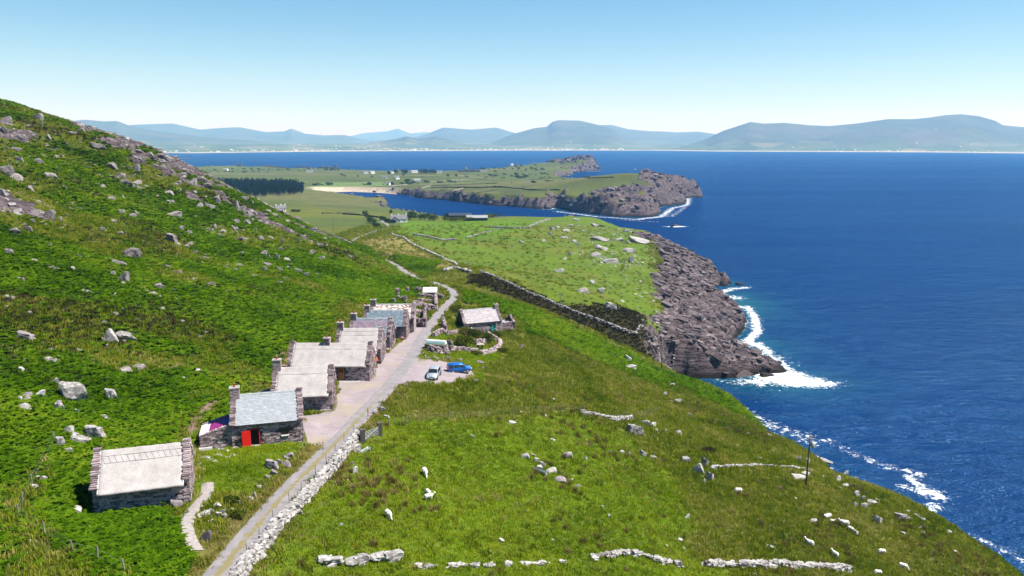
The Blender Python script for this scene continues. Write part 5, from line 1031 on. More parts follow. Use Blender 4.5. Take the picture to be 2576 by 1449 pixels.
# garden walls round the cottage right of the lane
def zz_(L): return [((1680+x/5.3675)/1.59006, (1170+y/5.3675)/1.59006) for x, y in L]
drywall('garden_dyke', picks(zz_([(300,950),(400,880),(480,850),(520,900),(620,905),(760,890),(860,860)])), 'grey garden wall from the lane towards the lone cottage', .8, .6, 160, pool=ST_RUIN, msl=M_HOUSE, size=(.22, .5))
drywall('garden_dyke', picks(zz_([(500,700),(530,800),(545,870)])), 'tall stub of garden wall at the lane side', 1.6, .6, 90, pool=ST_RUIN, msl=M_HOUSE, size=(.25, .5))
drywall('garden_dyke', picks(zz_([(1480,930),(1560,1000),(1680,1050),(1730,1110),(1690,1190),(1590,1260),(1450,1310),(1320,1345)])), 'curved garden wall with flat slabs on top, right of the bushes', .8, .6, 170, pool=ST_RUIN, msl=M_HOUSE, size=(.28, .62))
drywall('garden_dyke', picks(zz_([(200,1260),(330,1290),(480,1310),(600,1320)])), 'rubble wall below the little white roofed shed', 1.1, .8, 170, pool=ST_RUIN, msl=M_HOUSE, size=(.22, .5))
drywall('garden_dyke', picks(zz_([(640,1250),(760,1250),(900,1250),(1080,1270),(1200,1280)])), 'rubble bank under the round bush, right of the shed', .8, .8, 170, pool=ST_RUIN, msl=M_HOUSE, size=(.22, .48))
drywall('garden_dyke', picks(zz_([(1190,1130),(1300,1110),(1440,1080)])), 'short grey wall right of the round bush', 1.0, .7, 80, pool=ST_RUIN, msl=M_HOUSE, size=(.25, .5))
for i, (x, y, w, h) in enumerate([(80,1310,40,90),(110,1370,60,70),(190,1405,90,50),(335,1405,150,55),(480,1410,80,50),(615,1410,180,65),(830,1435,220,25)]):
    b_ = ((1680+x/5.3675)/1.59006, (1170+y/5.3675)/1.59006, w/5.3675/1.59006, h/5.3675/1.59006); boulder(*b_, 'grey kerb block in the row edging the car park on its far side', 'kerb blocks of the car park', B_DARK, minw=.4, name='kerb_block')
boulder(*zlist(1680, 1170, 5.3675, [(1195,1245,170,75)])[0], 'broad white rock at the foot of the garden bank', None, B_FIELD)
# lane-side slab pile and stones
for b_ in zlist(750, 1750, 2.34, [(785,255,130,110),(955,160,95,60),(915,190,70,35),(920,250,90,90),(860,230,60,60),(810,330,80,50),(745,370,60,45),(760,395,30,25)]): boulder(*b_, 'purple grey slab in the pile on the lawn edge beside the lane', 'slab pile beside the lane', B_DARK, minw=.3)
for b_ in zlist(750, 1750, 2.34, [(660,460,60,40),(625,530,45,70),(590,570,50,40),(480,600,35,80),(410,680,50,35),(350,735,60,60),(330,690,60,50),(290,715,60,45),(280,640,80,45),(220,685,55,40),(140,715,120,60),(105,740,50,30),(215,780,50,25)]): boulder(*b_, 'white stone of the rockery between path and lane', 'rockery stones by the path', B_FIELD, minw=.25)
for b_ in zlist(750, 1750, 2.34, [(165,180,95,34),(280,145,110,60),(310,100,60,30),(370,110,70,40),(420,158,60,24),(375,180,60,20),(250,222,60,20),(210,205,60,18),(115,245,40,22),(440,85,60,34)]):
    o_ = boulder(*b_, 'flat paving slab before the red door cottage', 'paving slabs on the lawn', B_FIELD if rb.random() < .6 else B_DARK, minw=.3, name='flagstone'); o_.scale.z = .16; o_.location.z = gz(o_.location.x, o_.location.y)+.03; o_.rotation_euler = (0, 0, rb.uniform(-.5, .5)); o_.scale.y = o_.scale.x*.8
for b_ in zlist(1000, 1600, 2.058, [(855,395,105,70),(880,415,60,40),(730,480,60,45),(860,575,60,65),(835,520,45,35),(65,1290,130,60),(645,635,40,50),(690,680,40,20),(795,660,40,18),(745,1028,40,20),(420,925,30,45),(980,767,24,14),(1085,75,55,45),(1125,138,45,40),(1030,100,45,35)]):
    boulder(*b_, 'loose white stone on the field side of the lane wall', 'loose stones by the lane wall', B_FIELD, minw=.25)

ORD = ['leftmost', 'second from left', 'third from left', 'fourth from left', 'fifth from left', 'sixth from left', 'seventh from left', 'eighth from left', 'ninth from left', 'tenth from left']
def region(g, u, v):
    if g == 'boulders of the left hillside':
        r_ = 'near the hill skyline' if v < 400+u*.25 and u < 700 and v < 430 else 'high on the hillside' if v < 520 else 'on the middle hillside' if v < 680 else 'on the lower bracken slope' if v < 900 else 'in bracken uphill of the first cottage'
        return r_+(' far left' if u < 130 else ' at left' if u < 330 else ' at its middle' if u < 500 else ' right of its middle' if u < 620 else ' above the roofs' if u < 780 else ' towards the far lane')
    if g == 'rocks of the slope above the sea': return 'above the cove' if v < 1010 and u < 1900 else 'at the edge of the sheep field' if u < 1690 else 'in the crag left of the stone line' if u < 1800 else 'around the transformer pole' if u < 2130 else 'near the sea cliff edge'
    if g == 'rocks on the headland grass': return ('on the headland crest' if v < 600 else 'mid headland' if v < 720 else 'on the low headland')+(' left' if u < 1400 else ' centre' if u < 1520 else ' by the shore rock')
    return {'loose stones by the lane wall': 'by the lane wall in the field', 'rockery stones by the path': 'of the rockery by the path', 'tumbled stones mid field': 'of the tumbled line mid field', 'slab pile beside the lane': 'of the slab pile beside the lane', 'paving slabs on the lawn': 'laid on the red door lawn', 'stones round the car park': 'round the car park rim', 'kerb blocks of the car park': 'of the car park kerb row'}.get(g, g)
for g, L in BL.items():
    seen = {}
    for (u, v, w, h, o, pool) in L:
        kind = 'flagstone' if o.name.startswith('flag') else 'kerb block' if o.name.startswith('kerb') else 'boulder'
        sz = 'small' if max(w, h) < .9 else 'middling' if max(w, h) < 2.0 else 'large'; shp = 'flat' if w > 2.0*h else 'upright' if h > .95*w else 'blocky'; tone = 'pale' if pool is B_FIELD else 'purple grey' if pool is B_DARK else 'grey'
        seen.setdefault(f'{sz} {shp} {tone} {kind} {region(g, u, v)}', []).append((u, o))
    for d, M in seen.items():
        M.sort(key=lambda q: q[0])
        for i, (u, o) in enumerate(M): o['label'] = d if len(M) == 1 else d+', '+(ORD[i] if i < len(M)-1 or len(M) > 10 and i < 9 else 'rightmost') if i < 10 else d

# ------------------------------------------------------------------ ruins beyond the row
def zr_(L): return [((1400+x/4.83)/1.59006, (1100+y/4.83)/1.59006) for x, y in L]
RUIN = [([(1425,690),(1530,692),(1640,700)], 1.6, 'tallest ruined wall of the roofless cottage, facing the viewer'), ([(1660,695),(1662,600),(1658,480)], 1.7, 'ruined wall end of the roofless cottage nearest the lane bend'), ([(1220,610),(1300,612),(1400,612)], 1.2, 'low ruined wall just behind the patchwork roof'),
        ([(1230,990),(1330,1000),(1430,1005)], 1.7, 'ruined wall at the near end of the ruins, beside the patchwork cottage'), ([(1440,1010),(1448,900),(1440,760)], 1.9, 'ruined side wall along the lane with a leaning timber'), ([(1225,770),(1330,770),(1420,770)], 1.1, 'inner cross wall of the near roofless ruin'), ([(1340,440),(1480,450),(1640,460)], 1.0, 'low ruin wall below the white roofed hut'), ([(1660,440),(1730,455),(1800,480)], 1.2, 'stub of ruined wall between white roofed hut and lane'), ([(1270,340),(1350,350),(1440,350)], 1.4, 'dark ruined wall left of the white roofed hut'), ([(1380,520),(1500,530),(1640,540)], .8, 'grassed over wall inside the roofless cottage'), ([(920,470),(1030,480)], .8, 'low rubble under the standing chimney stumps')]
for L, h, lab in RUIN: drywall('ruined_masonry', picks(zr_(L)), lab, h, .55, 110, ST_RUIN, M_HOUSE, (.25, .55), cat='ruin', group='ruined walls beyond the cottages')
for (x, y0, y1, lab) in [(915,250,410,'leaning stone pillar, leftmost and highest of the ruin stumps'), (1110,230,340,'thick stone stump left of the white roofed hut'), (1060,405,530,'pale stone stump rising behind the patchwork roof ridge'), (840,455,540,'square chimney stump left behind the patchwork roof'), (1350,455,545,'thin stone stump in the middle of the ruins')]:
    p = pick(*zr_([(x, y1)])[0]); d = depth_of(p); h = (y1-y0)/4.83/1.59/FPX*d; root = thing('masonry_stump', p, lab, 'ruin', 'ruined walls beyond the cottages'); MB().box(-.3, .3, -.25, .25, -.5, h*.92).build('core', M_MORT, root)
    z = 0
    while z < h:
        for a, b_ in ((-.2, -.27), (.2, -.27), (.3, .05), (-.3, .05), (0, .2)): inst('stone', rs.choice(ST_RUIN), root, (a+rs.uniform(-.05, .05), b_, z), (0, 0, rs.uniform(-.2, .2)), (.42, .3, .2))
        z += .19
p = pick(*zr_([(1425,870)])[0]); t_ = MB().xbox(TRS((0, 0, 1.6), (0, R(4), 0)), .28, .16, 3.6).build('leaning_timber', simple('old_timber', (.15, .105, .09), .9, .3, 5)); t_.location = p; t_.rotation_euler = (R(-12), 0, 0); tag(t_, 'long dark timber leaning on the ruined side wall by the lane', 'timber')
def hut(name, u, v, L, D, h, rise, yaw, label, roofm, wallm=M_MORT, cat='hut', mono=True, stones=40):
    p = pick(u, v); root = thing(name, p, label, cat, None, yaw); w = MB().box(-L/2, L/2, -D/2, D/2, -1, h).build('wall', wallm, root)
    put_stones(w, lambda z: (-L/2, L/2), -.2, h-.02, lambda a, z, q: ((a, -D/2+.06-q, z), 0), cap=stones, wmin=.2, wmax=.5, rowh=.18); put_stones(w, lambda z: (-D/2, D/2), -.2, h-.02, lambda a, z, q: ((L/2-.06+q, a, z), math.pi/2), cap=stones//2, wmin=.2, wmax=.5, rowh=.18)
    return root
hz_ = hut('roofed_hut', *zr_([(1550,405)])[0], 3.6, 2.9, 1.35, .5, R(3), 'little hut with a white sheet roof among the ruins', M_WHITE)
MB().prism([(-1.75, 1.3), (1.7, 2.1), (1.7, 2.18), (-1.75, 1.38)], 'x', -1.95, 1.95).build('roof', M_WHITE, hz_)
M_TEAL = simple('teal_sheet', (.16, .25, .25), .5, .15)
sh = hut('garden_shed', *zz_([(350,1230)])[0], 3.9, 2.3, 1.15, .5, R(-14), 'small stone shed with white and teal curved roof beside the lane', M_WHITE, cat='shed', stones=60)
rr_ = MB()
for i in range(8):
    a0, a1 = math.pi*i/8, math.pi*(i+1)/8; q = lambda a: (-math.cos(a)*1.0, 1.12+math.sin(a)*.85); rr_.add([(-1.85, *q(a0)), (1.85, *q(a0)), (1.85, *q(a1)), (-1.85, *q(a1)), (-1.85, 0, 1.12), (1.85, 0, 1.12)], [(0, 1, 2, 3), (0, 3, 4), (1, 5, 2)], 1 if i < 3 else 0)
rr_.build('roof', [M_WHITE, M_TEAL], sh)
MB().box(-1.9, 1.9, -1.25, -.95, 1.15, 1.32).build('mossy_coping', MATS['moss_roof'], sh)
hut('stone_pillar', *zz_([(605,1180)])[0], 1.5, .7, 1.5, .0, R(-10), 'square stone block with a dark niche right of the shed', None, cat='masonry', stones=20)
pt = pick(*zz_([(1295,1195)])[0]); tb = thing('stone_table', pt, 'rough stone table with a white top beside the bushes', 'table')
inst('tabletop', B_FIELD[3], tb, (0, 0, .85), (0, 0, .3), (1.7, 1.1, .3)); inst('support', ST_RUIN[1], tb, (-.45, 0, .35), (0, 0, 0), (.4, .6, .85)); inst('support', ST_RUIN[2], tb, (.45, .1, .35), (0, 0, .2), (.4, .6, .85))

# ------------------------------------------------------------------ bushes and trees
def leaf_cluster(mb, c, r, n, s, rr, mi=1):
    for _ in range(n):
        d = Vector([rr.gauss(0, 1) for _ in range(3)]).normalized(); d.z = abs(d.z)*.9-.1 if rr.random() < .7 else d.z; q = Vector(c)+Vector((d.x*r[0], d.y*r[1], d.z*r[2]))*rr.uniform(.72, 1.06)
        a = Vector([rr.gauss(0, 1) for _ in range(3)]).normalized()*s*rr.uniform(.6, 1.3); b_ = (d+Vector([rr.gauss(0, .5) for _ in range(3)])).cross(a).normalized()*s*.6
        mb.add([q-a, q+b_, q+a, q-b_], [(0, 1, 2, 3)], mi)
M_BUSH = leaf_mat('bush_leaf', [(.1, (.030, .045, .006)), (.45, (.070, .090, .012)), (.75, (.13, .14, .022)), (.95, (.22, .18, .035))], .2, .5); M_CORE = simple('bush_shade', (.010, .014, .006), 1); M_BARK = simple('bark', (.08, .06, .045), .95, .3, 5)
M_TREE = leaf_mat('tree_leaf', [(.1, (.012, .028, .010)), (.5, (.028, .055, .014)), (.9, (.055, .085, .02))], .2, .3)
def bush(name, loc, rx, ry, rz, label, cat, group=None, n=900, s=.13, m=None, lobes=6, seed=0, stem=True):
    rr = random.Random(seed+int(abs(loc[0]*10))); root = thing(name, loc, label, cat, group); mb = MB(); sp = [(0, 0, rz*.45, .75)]+[(rr.uniform(-.55, .55)*rx, rr.uniform(-.55, .55)*ry, rz*rr.uniform(.35, .75), rr.uniform(.38, .6)) for _ in range(lobes)]
    for x, y, z, k in sp: leaf_cluster(mb, (x, y, z), (rx*k, ry*k, rz*k*.9), int(n/len(sp)), s, rr)
    mb.m = [0]*len(mb.f); mb.build('crown', m or M_BUSH, root)
    if stem:
        st_ = MB()
        for k in range(4): a = rr.uniform(0, 6.28); st_.tube([(0, 0, -.3), (math.cos(a)*rx*.2, math.sin(a)*ry*.2, rz*.3), (math.cos(a)*rx*.45, math.sin(a)*ry*.45, rz*.7)], [.07*rz/1.5, .05*rz/1.5, .02], 5)
        st_.build('trunk', M_BARK, root)
    return root
def bz(x, y): return pick(*zz_([(x, y)])[0])
b1 = bz(1000, 930); bush('shrub', b1, 2.0, 1.6, 2.0, 'left lobe of the long dark hedge in front of the lone cottage', 'shrub', 'garden shrubs', 1500); bush('shrub', bz(1230, 1000), 2.2, 1.8, 2.3, 'dark middle of the long hedge in front of the lone cottage', 'shrub', 'garden shrubs', 1700, seed=1); bush('shrub', bz(1430, 1080), 1.7, 1.6, 2.0, 'right end of the long hedge, brownish, in front of the lone cottage', 'shrub', 'garden shrubs', 1300, seed=2)
bush('shrub', bz(970, 1180), 2.3, 1.9, 2.5, 'round olive bush with yellow blossom above the rubble bank', 'shrub', 'garden shrubs', 2200, seed=3); bush('shrub', bz(765, 435), 2.2, 1.8, 2.0, 'round dark bush beside the lane behind the lone cottage', 'shrub', 'garden shrubs', 1500, seed=4)
bush('shrub', bz(1570, 930), 1.9, 1.3, 1.2, 'low bush below the turquoise door along the curved wall', 'shrub', 'garden shrubs', 1000, seed=5); bush('shrub', bz(1700, 960), 1.2, 1.0, 1.0, 'small low bush outside the top of the curved garden wall', 'shrub', 'garden shrubs', 600, seed=6); bush('shrub', bz(1195, 1340), 1.2, 1.0, .9, 'small dark bush above the blue car', 'shrub', 'garden shrubs', 600, seed=7); bush('shrub', bz(1780, 1290), 1.4, 1.1, 1.0, 'brownish bush outside the curved garden wall', 'shrub', 'garden shrubs', 700, seed=8)
bush('shrub', pick(*S(750+420/2.34, 1750+620/2.34)), .9, .8, .8, 'small green bush on the rockery by the path', 'shrub', None, 500); bush('shrub', pick(*S(750+440/2.34, 1750+745/2.34)), 1.2, .9, .6, 'dark low bush below the rockery beside the lane', 'shrub', None, 500)
bush('shrub', pick(1780, 1140), 1.5, 1.2, 1.1, 'round dark gorse bush beside the crag on the right slope', 'shrub', None, 700, m=M_HEATHER)

# ------------------------------------------------------------------ fences
M_POST = simple('fence_post', (.20, .18, .16), .9, .3, 6); M_WIRE = simple('wire', (.22, .22, .21), .5)
def fence(pix, label, h=1.1, r=.055, wires=3, lean=.05, group=None, ground_off=0):
    P = picks(pix); o = P[0]; root = thing('wire_fence', o, label, 'fence', group); rf = random.Random(len(pix)); tops = []
    for p in P:
        q = p-o; lx, ly = rf.uniform(-lean, lean), rf.uniform(-lean, lean); k = rf.uniform(.9, 1.1); MB().tube([(q.x, q.y, q.z-.3), (q.x+lx*h, q.y+ly*h, q.z+h*k)], [r, r*.9], 6).build('post', M_POST, root); tops.append((q, (lx, ly)))
    for w in range(wires):
        t = (w+.7)/wires*.95; mb = MB(); mb.tube([(q.x+lx*h*t, q.y+ly*h*t, q.z+h*t) for q, (lx, ly) in tops], .006, 4); mb.build('wire', M_WIRE, root)
    return root
zA = lambda L: [S(1000+x/2.058, 1600+y/2.058) for x, y in L]; zB_ = lambda L: [S(2000+x/2.058, 1600+y/2.058) for x, y in L]
fence(zA([(1143,222),(1287,192),(1458,168),(1655,158),(1805,148),(1953,138),(2165,118)])+zB_([(308,103),(523,100),(697,98)]), 'wire fence with wooden posts crossing the meadow below the car park', 1.15)
fence(zB_([(935,150),(1043,142),(1145,162),(1200,135),(1225,125),(1250,100),(1285,105),(1330,80)]), 'wire fence climbing from the curved wall towards the cliff', 1.15)
fence(zA([(855,282),(777,360),(702,440),(630,525),(538,625),(424,742),(322,850),(190,1005),(74,1150),(-20,1270)]), 'wire fence with thin posts between the lane and its white wall', 1.2, .04)
zC = lambda L: [S(x/2.399, 1700+y/2.399) for x, y in L]
fence(zC([(523,165),(310,580),(212,770),(182,890),(433,1060),(715,1225),(940,1305),(1210,1430)]), 'leaning old fence in the bottom left corner among bracken', 1.25, .07, 2, .16)
fence([(8,262),(60,276),(110,292),(150,303),(200,322),(232,331),(280,345),(315,352)], 'thin fence on the skyline of the hill', 1.6, .07, 2, .12)
fence(zr_([(1090,60),(1240,70),(1370,110),(1400,100)]), 'row of pale fence posts where the lane leaves behind the hill', 1.2, .06, 1)
fence([(1590,905),(1612,912),(1650,922),(1690,945),(1708,955)], 'pale fence posts along the drop to the cove', 1.3, .06, 1, .12)

# ------------------------------------------------------------------ poles
M_PWOOD = simple('pole_wood', (.10, .095, .075), .9, .25, 2); M_GALV = simple('galvanised', (.50, .53, .55), .4, .15, metallic=.4); M_PORC = simple('porcelain', (.7, .7, .7), .3)
def pole(u, v, h, label, transformer=False, r=.13, arm=True, group='utility poles'):
    p = pick(u, v); root = thing('utility_pole', p, label, 'utility pole', group); tilt = .02*h; MB().tube([(0, 0, -.5), (tilt*.5, 0, h*.5), (tilt, 0, h)], [r, r*.9, r*.75], 9).build('pole', M_PWOOD, root, True)
    if arm:
        a = MB().box(tilt-.9, tilt+.9, -.06, .06, h-.28, h-.16).build('crossarm', M_PWOOD, root)
        for x in (-.8, 0, .8): MB().tube([(tilt+x, 0, h-.16), (tilt+x, 0, h-.02), (tilt+x, 0, h+.02), (tilt+x, 0, h+.1)], [.03, .03, .07, .05], 7).build('insulator', M_PORC, a)
    if transformer:
        tr = MB().tube([(tilt+.42, -.12, h-2.0), (tilt+.42, -.12, h-1.95), (tilt+.42, -.12, h-1.05), (tilt+.42, -.12, h-1.0)], [.24, .32, .32, .2], 12).build('transformer', M_GALV, root, True)
        for x in (.3, .55): MB().tube([(tilt+x, -.12, h-1.0), (tilt+x, -.12, h-.75)], .05, 6).build('bushing', M_PORC, tr)
        MB().box(tilt+.1, tilt+.2, -.2, .1, h-1.8, h-1.2).build('bracket', M_GALV, tr)
    return root
pole(2027, 1222, 8.6, 'dark wooden pole with grey transformer on the slope above the sea', True, .15); pole(1663, 936, 8.3, 'bare wooden pole rising against the dark headland cliff', r=.12); pole(1178, 716, 8.0, 'wooden pole by the gully top beyond the lane bend', r=.12); pole(1408, 806, 8, 'wooden pole standing on the slope beside the dark gully', r=.11)
pole(941, 612, 8, 'wooden pole at the corner of the yellow field', r=.14); pole(838, 580, 8, 'wooden pole in the rough field left of the far lane', r=.14); pole(923, 566, 8, 'wooden pole next to the hedge trees by the far lane', r=.15)

# ------------------------------------------------------------------ gate, pump, small things
M_STPIL = simple('gate_pillar', (.085, .075, .075), .9, .3, 4, bumps=.4)
g0, g1 = picks(zA([(928,350),(1068,290)])); gate = thing('field_gate', g0, 'galvanised field gate between two dark stone pillars at the lane', 'gate'); dv = g1-g0
for q in (Vector((0, 0, 0)), dv): o_ = MB().box(-.3, .3, -.3, .3, -.4, 1.75).build('gate_pillar', M_STPIL, gate); o_.location = q; o_.rotation_euler = (0, 0, .3)
gb = MB(); a_ = dv.normalized()*.4; e_ = dv-dv.normalized()*.4
for k in range(6): gb = MB().tube([a_+Vector((0, 0, .25+k*.19)), e_+Vector((0, 0, .25+k*.19))], .025, 6).build('gate_bar', M_GALV, gate)
MB().tube([a_+Vector((0, 0, .2)), a_+Vector((0, 0, 1.28))], .03, 6).tube([e_+Vector((0, 0, .2)), e_+Vector((0, 0, 1.28))], .03, 6).tube([a_+Vector((0, 0, .25)), e_+Vector((0, 0, 1.2))], .02, 5).build('gate_frame', M_GALV, gate)
def trough(u, v, L, rz, label):
    p = pick(u, v); root = thing('feed_trough', p, label, 'trough', None, rz); P = []
    MB().loft([[(-L/2, y, z) for y, z in ((-.22, .38), (-.14, .12), (.14, .12), (.22, .38), (.2, .38), (.12, .15), (-.12, .15), (-.2, .38))], [(L/2, y, z) for y, z in ((-.22, .38), (-.14, .12), (.14, .12), (.22, .38), (.2, .38), (.12, .15), (-.12, .15), (-.2, .38))]]).build('basin', M_GALV, root)
    for x in (-L/2+.15, L/2-.15): MB().box(x-.03, x+.03, -.25, .25, -.15, .13).build('foot', M_GALV, root)
trough(*zA([(945,430)])[0], 2.0, R(65), 'metal feed trough just inside the field gate'); trough(*zB_([(320,595)])[0], 2.6, R(-40), 'metal feed trough beside the tumbled stones mid field')
pm = pick(*S(750+190/3.6229, 1450+1240/3.6229)); pu = thing('water_pump', pm, 'red iron hand pump at the corner of the painted lean-to', 'water pump')
MB().tube([(0, 0, -.1), (0, 0, .1), (0, 0, .12), (0, 0, 1.0), (0, 0, 1.02), (0, 0, 1.12), (0, 0, 1.25)], [.14, .14, .09, .09, .13, .13, .04], 10).build('body', simple('pump_red', (.28, .035, .025), .5), pu, True); MB().tube([(0, 0, .8), (.22, -.05, .82), (.28, -.06, .68)], [.05, .045, .04], 7).build('spout', MATS['pump_red'], pu); MB().tube([(-.08, 0, 1.1), (-.35, .05, 1.2), (-.5, .08, .75)], .025, 6).build('handle', MATS['pump_red'], pu)
bs = pick(*S(750+265/3.6229, 1450+1250/3.6229)); bs_ = thing('stone_basin', bs, 'white rectangular stone basin on the grass beside the red pump', 'basin', None, R(20)); MB().box(-.75, .75, -.45, -.3, -.1, .28).box(-.75, .75, .3, .45, -.1, .28).box(-.75, -.6, -.3, .3, -.1, .28).box(.6, .75, -.3, .3, -.1, .28).build('rim', M_WHITE, bs_); MB().box(-.598, .598, -.298, .298, -.1, .1).build('floor', M_CONC, bs_)
mk = pick(*zA([(972,138)])[0]); tag(MB().tube([(0, 0, -.2), (0, 0, 1.2)], .06, 6).build('marker_post', simple('marker_red', (.30, .04, .03), .6)), 'red brown marker post on the verge opposite the red door cottage', 'post').location = mk
for (x, y, lab) in ((1848,935,'terracotta tub at the corner of the washed thatch cottage with lacing'),):
    pass
def tub(u, v, label):
    p = pick(u, v); r_ = thing('flower_tub', p, label, 'flower tub', 'terracotta tubs'); ring = lambda q, z: [(q*math.cos(t), q*math.sin(t), z) for t in np.linspace(0, 2*math.pi, 12, endpoint=False)]; MB().loft([ring(.28, 0), ring(.4, .35), ring(.44, .36), ring(.44, .44)]).build('tub', M_POT, r_, True); inst('stone', ST_RUIN[2], r_, (0, 0, .5), (0, 0, 0), (.6, .5, .3))
tub(*S(1050+1815/3.6233, 1250+568/3.6233), 'terracotta tub at the front of the purple slate cottage'); tub(*S(1400+1008/4.83, 1100+1255/4.83), 'terracotta tub at the front of the blue slate cottage')

# ------------------------------------------------------------------ cars
M_TYRE = simple('tyre', (.012, .012, .013), .8); M_RIM = simple('rim', (.50, .50, .52), .3, .05, metallic=.6); M_PLATE = simple('plate', (.75, .76, .76), .5, .02); M_BLK = simple('black_trim', (.015, .015, .017), .5); M_LAMP = simple('lamp_glass', (.70, .74, .78), .1, .05, spec=.6); M_TAIL = simple('tail_red', (.35, .01, .01), .2, .05, spec=.6)
def paint(name, col, met): 
    m, nt, b = mat(name); b.inputs['Base Color'].default_value = (*col, 1); b.inputs['Roughness'].default_value = .32; b.inputs['Metallic'].default_value = met; b.inputs['Coat Weight'].default_value = .8; b.inputs['Coat Roughness'].default_value = .05
    n = noise(nt, objco(nt), 1.5, 3); f = math_(nt, 'MULTIPLY_ADD', n, .16, .24); nt.links.new(f, b.inputs['Roughness']); return m
M_CARGLASS = simple('car_glass', (.012, .016, .020), .06, .1, spec=.6)
def car(loc, rz, name, label, pm_, st, wb, wr, rails=False):
    root = thing(name, loc, label, 'car', 'cars parked in the car park', rz)
    def half(x, zl, zb, zt, yb, yt): return [(x, 0, zl), (x, yb*.86, zl), (x, yb*.98, zl+.12), (x, yb, (zl+zb)*.5), (x, yb*.97, zb), (x, yt+(yb-yt)*.12, zt-.09), (x, yt*.86, zt-.015), (x, 0, zt+.015)]
    rings = []
    for s in st: h_ = half(*s); rings.append(h_+[(x, -y, z) for x, y, z in reversed(h_[1:-1])])
    body = MB().loft(rings).build('body', pm_, root, True); fixn(body); off = .012
    gi = [i for i, s in enumerate(st) if s[3]-s[2] > .42]
    def patch(i, j, ks, nm, push):
        A, B = rings[i], rings[j]; P = [Vector(A[k]) for k in ks]+[Vector(B[k]) for k in reversed(ks)]; c = sum(P, Vector())/len(P); P = [c+(q-c)*.93+Vector(push) for q in P]; n_ = len(ks)
        MB().add(P, [tuple(range(len(P)))] if n_ == 2 else [(k, k+1, len(P)-2-k, len(P)-1-k) for k in range(n_-1)]).build(nm, M_CARGLASS, root)
    for i, j in zip(gi[:-1], gi[1:]):
        for sgn in (1, -1):
            def pt_(r_, t): a, b_ = Vector(r_[4]), Vector(r_[5]); q = a.lerp(b_, t); q.y *= sgn; return q
            gap = .05; A, B = rings[i], rings[j]; P = [pt_(A, .1), pt_(B, .1), pt_(B, .92), pt_(A, .92)]; dx = P[1].x-P[0].x; e = .05; P[0].x += e; P[3].x += e; P[1].x -= e; P[2].x -= e
            for q in P: q.y += sgn*(off+.008)
            MB().add(P, [(0, 1, 2, 3)]).build('side_window', M_CARGLASS, root)
    f0, f1 = gi[-1], gi[-1]+1; up, lo = rings[f0], rings[f1]
    n_ = Vector((.6, 0, .8))*.03
    def row(r_, t, k0, k1): return [Vector(r_[k]) for k in range(k0, k1)]
    U = [Vector(up[k]) for k in (5, 6, 7, 8, 9)]; Lw = [Vector(lo[k]) for k in (5, 6, 7, 8, 9)]
    P = [u_.lerp(l_, .06)+n_ for u_, l_ in zip(U, Lw)]+[u_.lerp(l_, .93)+n_ for u_, l_ in zip(U, Lw)]; MB().add(P, [(k, k+1, k+6, k+5) for k in range(4)]).build('windscreen', M_CARGLASS, root)
    # front triangle windows
    for sgn in (1, -1):
        q = [Vector(rings[f0][4]), Vector(rings[f0][5]), Vector(rings[f1][4])]; q = [Vector((v_.x, v_.y*sgn+sgn*.03, v_.z)) for v_ in q]; q[0].z += .04; q[1].z -= .06; q[2].x -= .22; q[2].z += .05; q[2].y += sgn*.0; MB().add(q, [(0, 1, 2)]).build('side_window', M_CARGLASS, root)
    r0, r1 = rings[1], rings[0]; P = [Vector(r0[k]).lerp(Vector(r1[k]), t)+Vector((-.03, 0, .02)) for t in (.15, .9) for k in (5, 6, 7, 8, 9)]; MB().add(P, [(k, k+1, k+6, k+5) for k in range(4)]).build('rear_window', M_CARGLASS, root)
    L = st[-1][0]; yb = max(s[4] for s in st)
    for x in (-wb/2, wb/2):
        for sgn in (1, -1):
            y = sgn*(yb-.09); c = lambda rr, yy: [(x+rr*math.cos(t), yy, wr+rr*math.sin(t)) for t in np.linspace(0, 2*math.pi, 18, endpoint=False)]
            w = MB().loft([c(wr*.62, y-.09), c(wr*.95, y-.09), c(wr, y-.05), c(wr, y+.06*1), c(wr*.94, y+.10), c(wr*.62, y+.10)] if True else None).build('wheel', M_TYRE, root, True); fixn(w)
            ym_ = y+sgn*.095; MB().add([(x, ym_+sgn*.012, wr)]+c(wr*.64, ym_), [(0, i+1, (i+1) % 18+1) for i in range(18)]).build('rim', M_RIM, w)
            MB().add([(p_[0]*1.0, p_[1], p_[2]) for p_ in [(x+wr*1.2*math.cos(t), sgn*(yb*.985+.006), wr+wr*1.2*math.sin(t)) for t in np.linspace(0, math.pi, 12)]]+[(x+wr*1.0*math.cos(t), sgn*(yb*.985+.006), wr+wr*1.0*math.sin(t)) for t in np.linspace(math.pi, 0, 12)], [tuple(range(24))]).build('wheel_arch', M_BLK, root)
    fr = st[-2]; rearx = st[0][0]
    for sgn in (1, -1):
        MB().xbox(TRS((L-.16, sgn*fr[4]*.74, fr[2]-.04), (0, R(-25), sgn*R(28))), .30, .30, .16).build('headlight', M_LAMP, root); MB().xbox(TRS((rearx+.05, sgn*st[1][4]*.86, .95), (0, R(8), 0)), .12, .16, .42).build('tail_light', M_TAIL, root)
        mx_ = rings[f1][4][0]-.32; mr = MB().xbox(TRS((mx_, sgn*(yb+.10), .98+.04)), .16, .22, .15).build('wing_mirror', pm_, root); MB().xbox(TRS((mx_-.085, sgn*(yb+.10), .98+.04)), .01, .18, .11).build('mirror_glass', M_GLASS, mr)
        MB().box(-wb/2+wr*1.2, wb/2-wr*1.2, sgn*yb*.99-.015+(0 if sgn > 0 else 0), sgn*yb*.99+.02, .50, .57).build('side_strip', M_BLK, root)
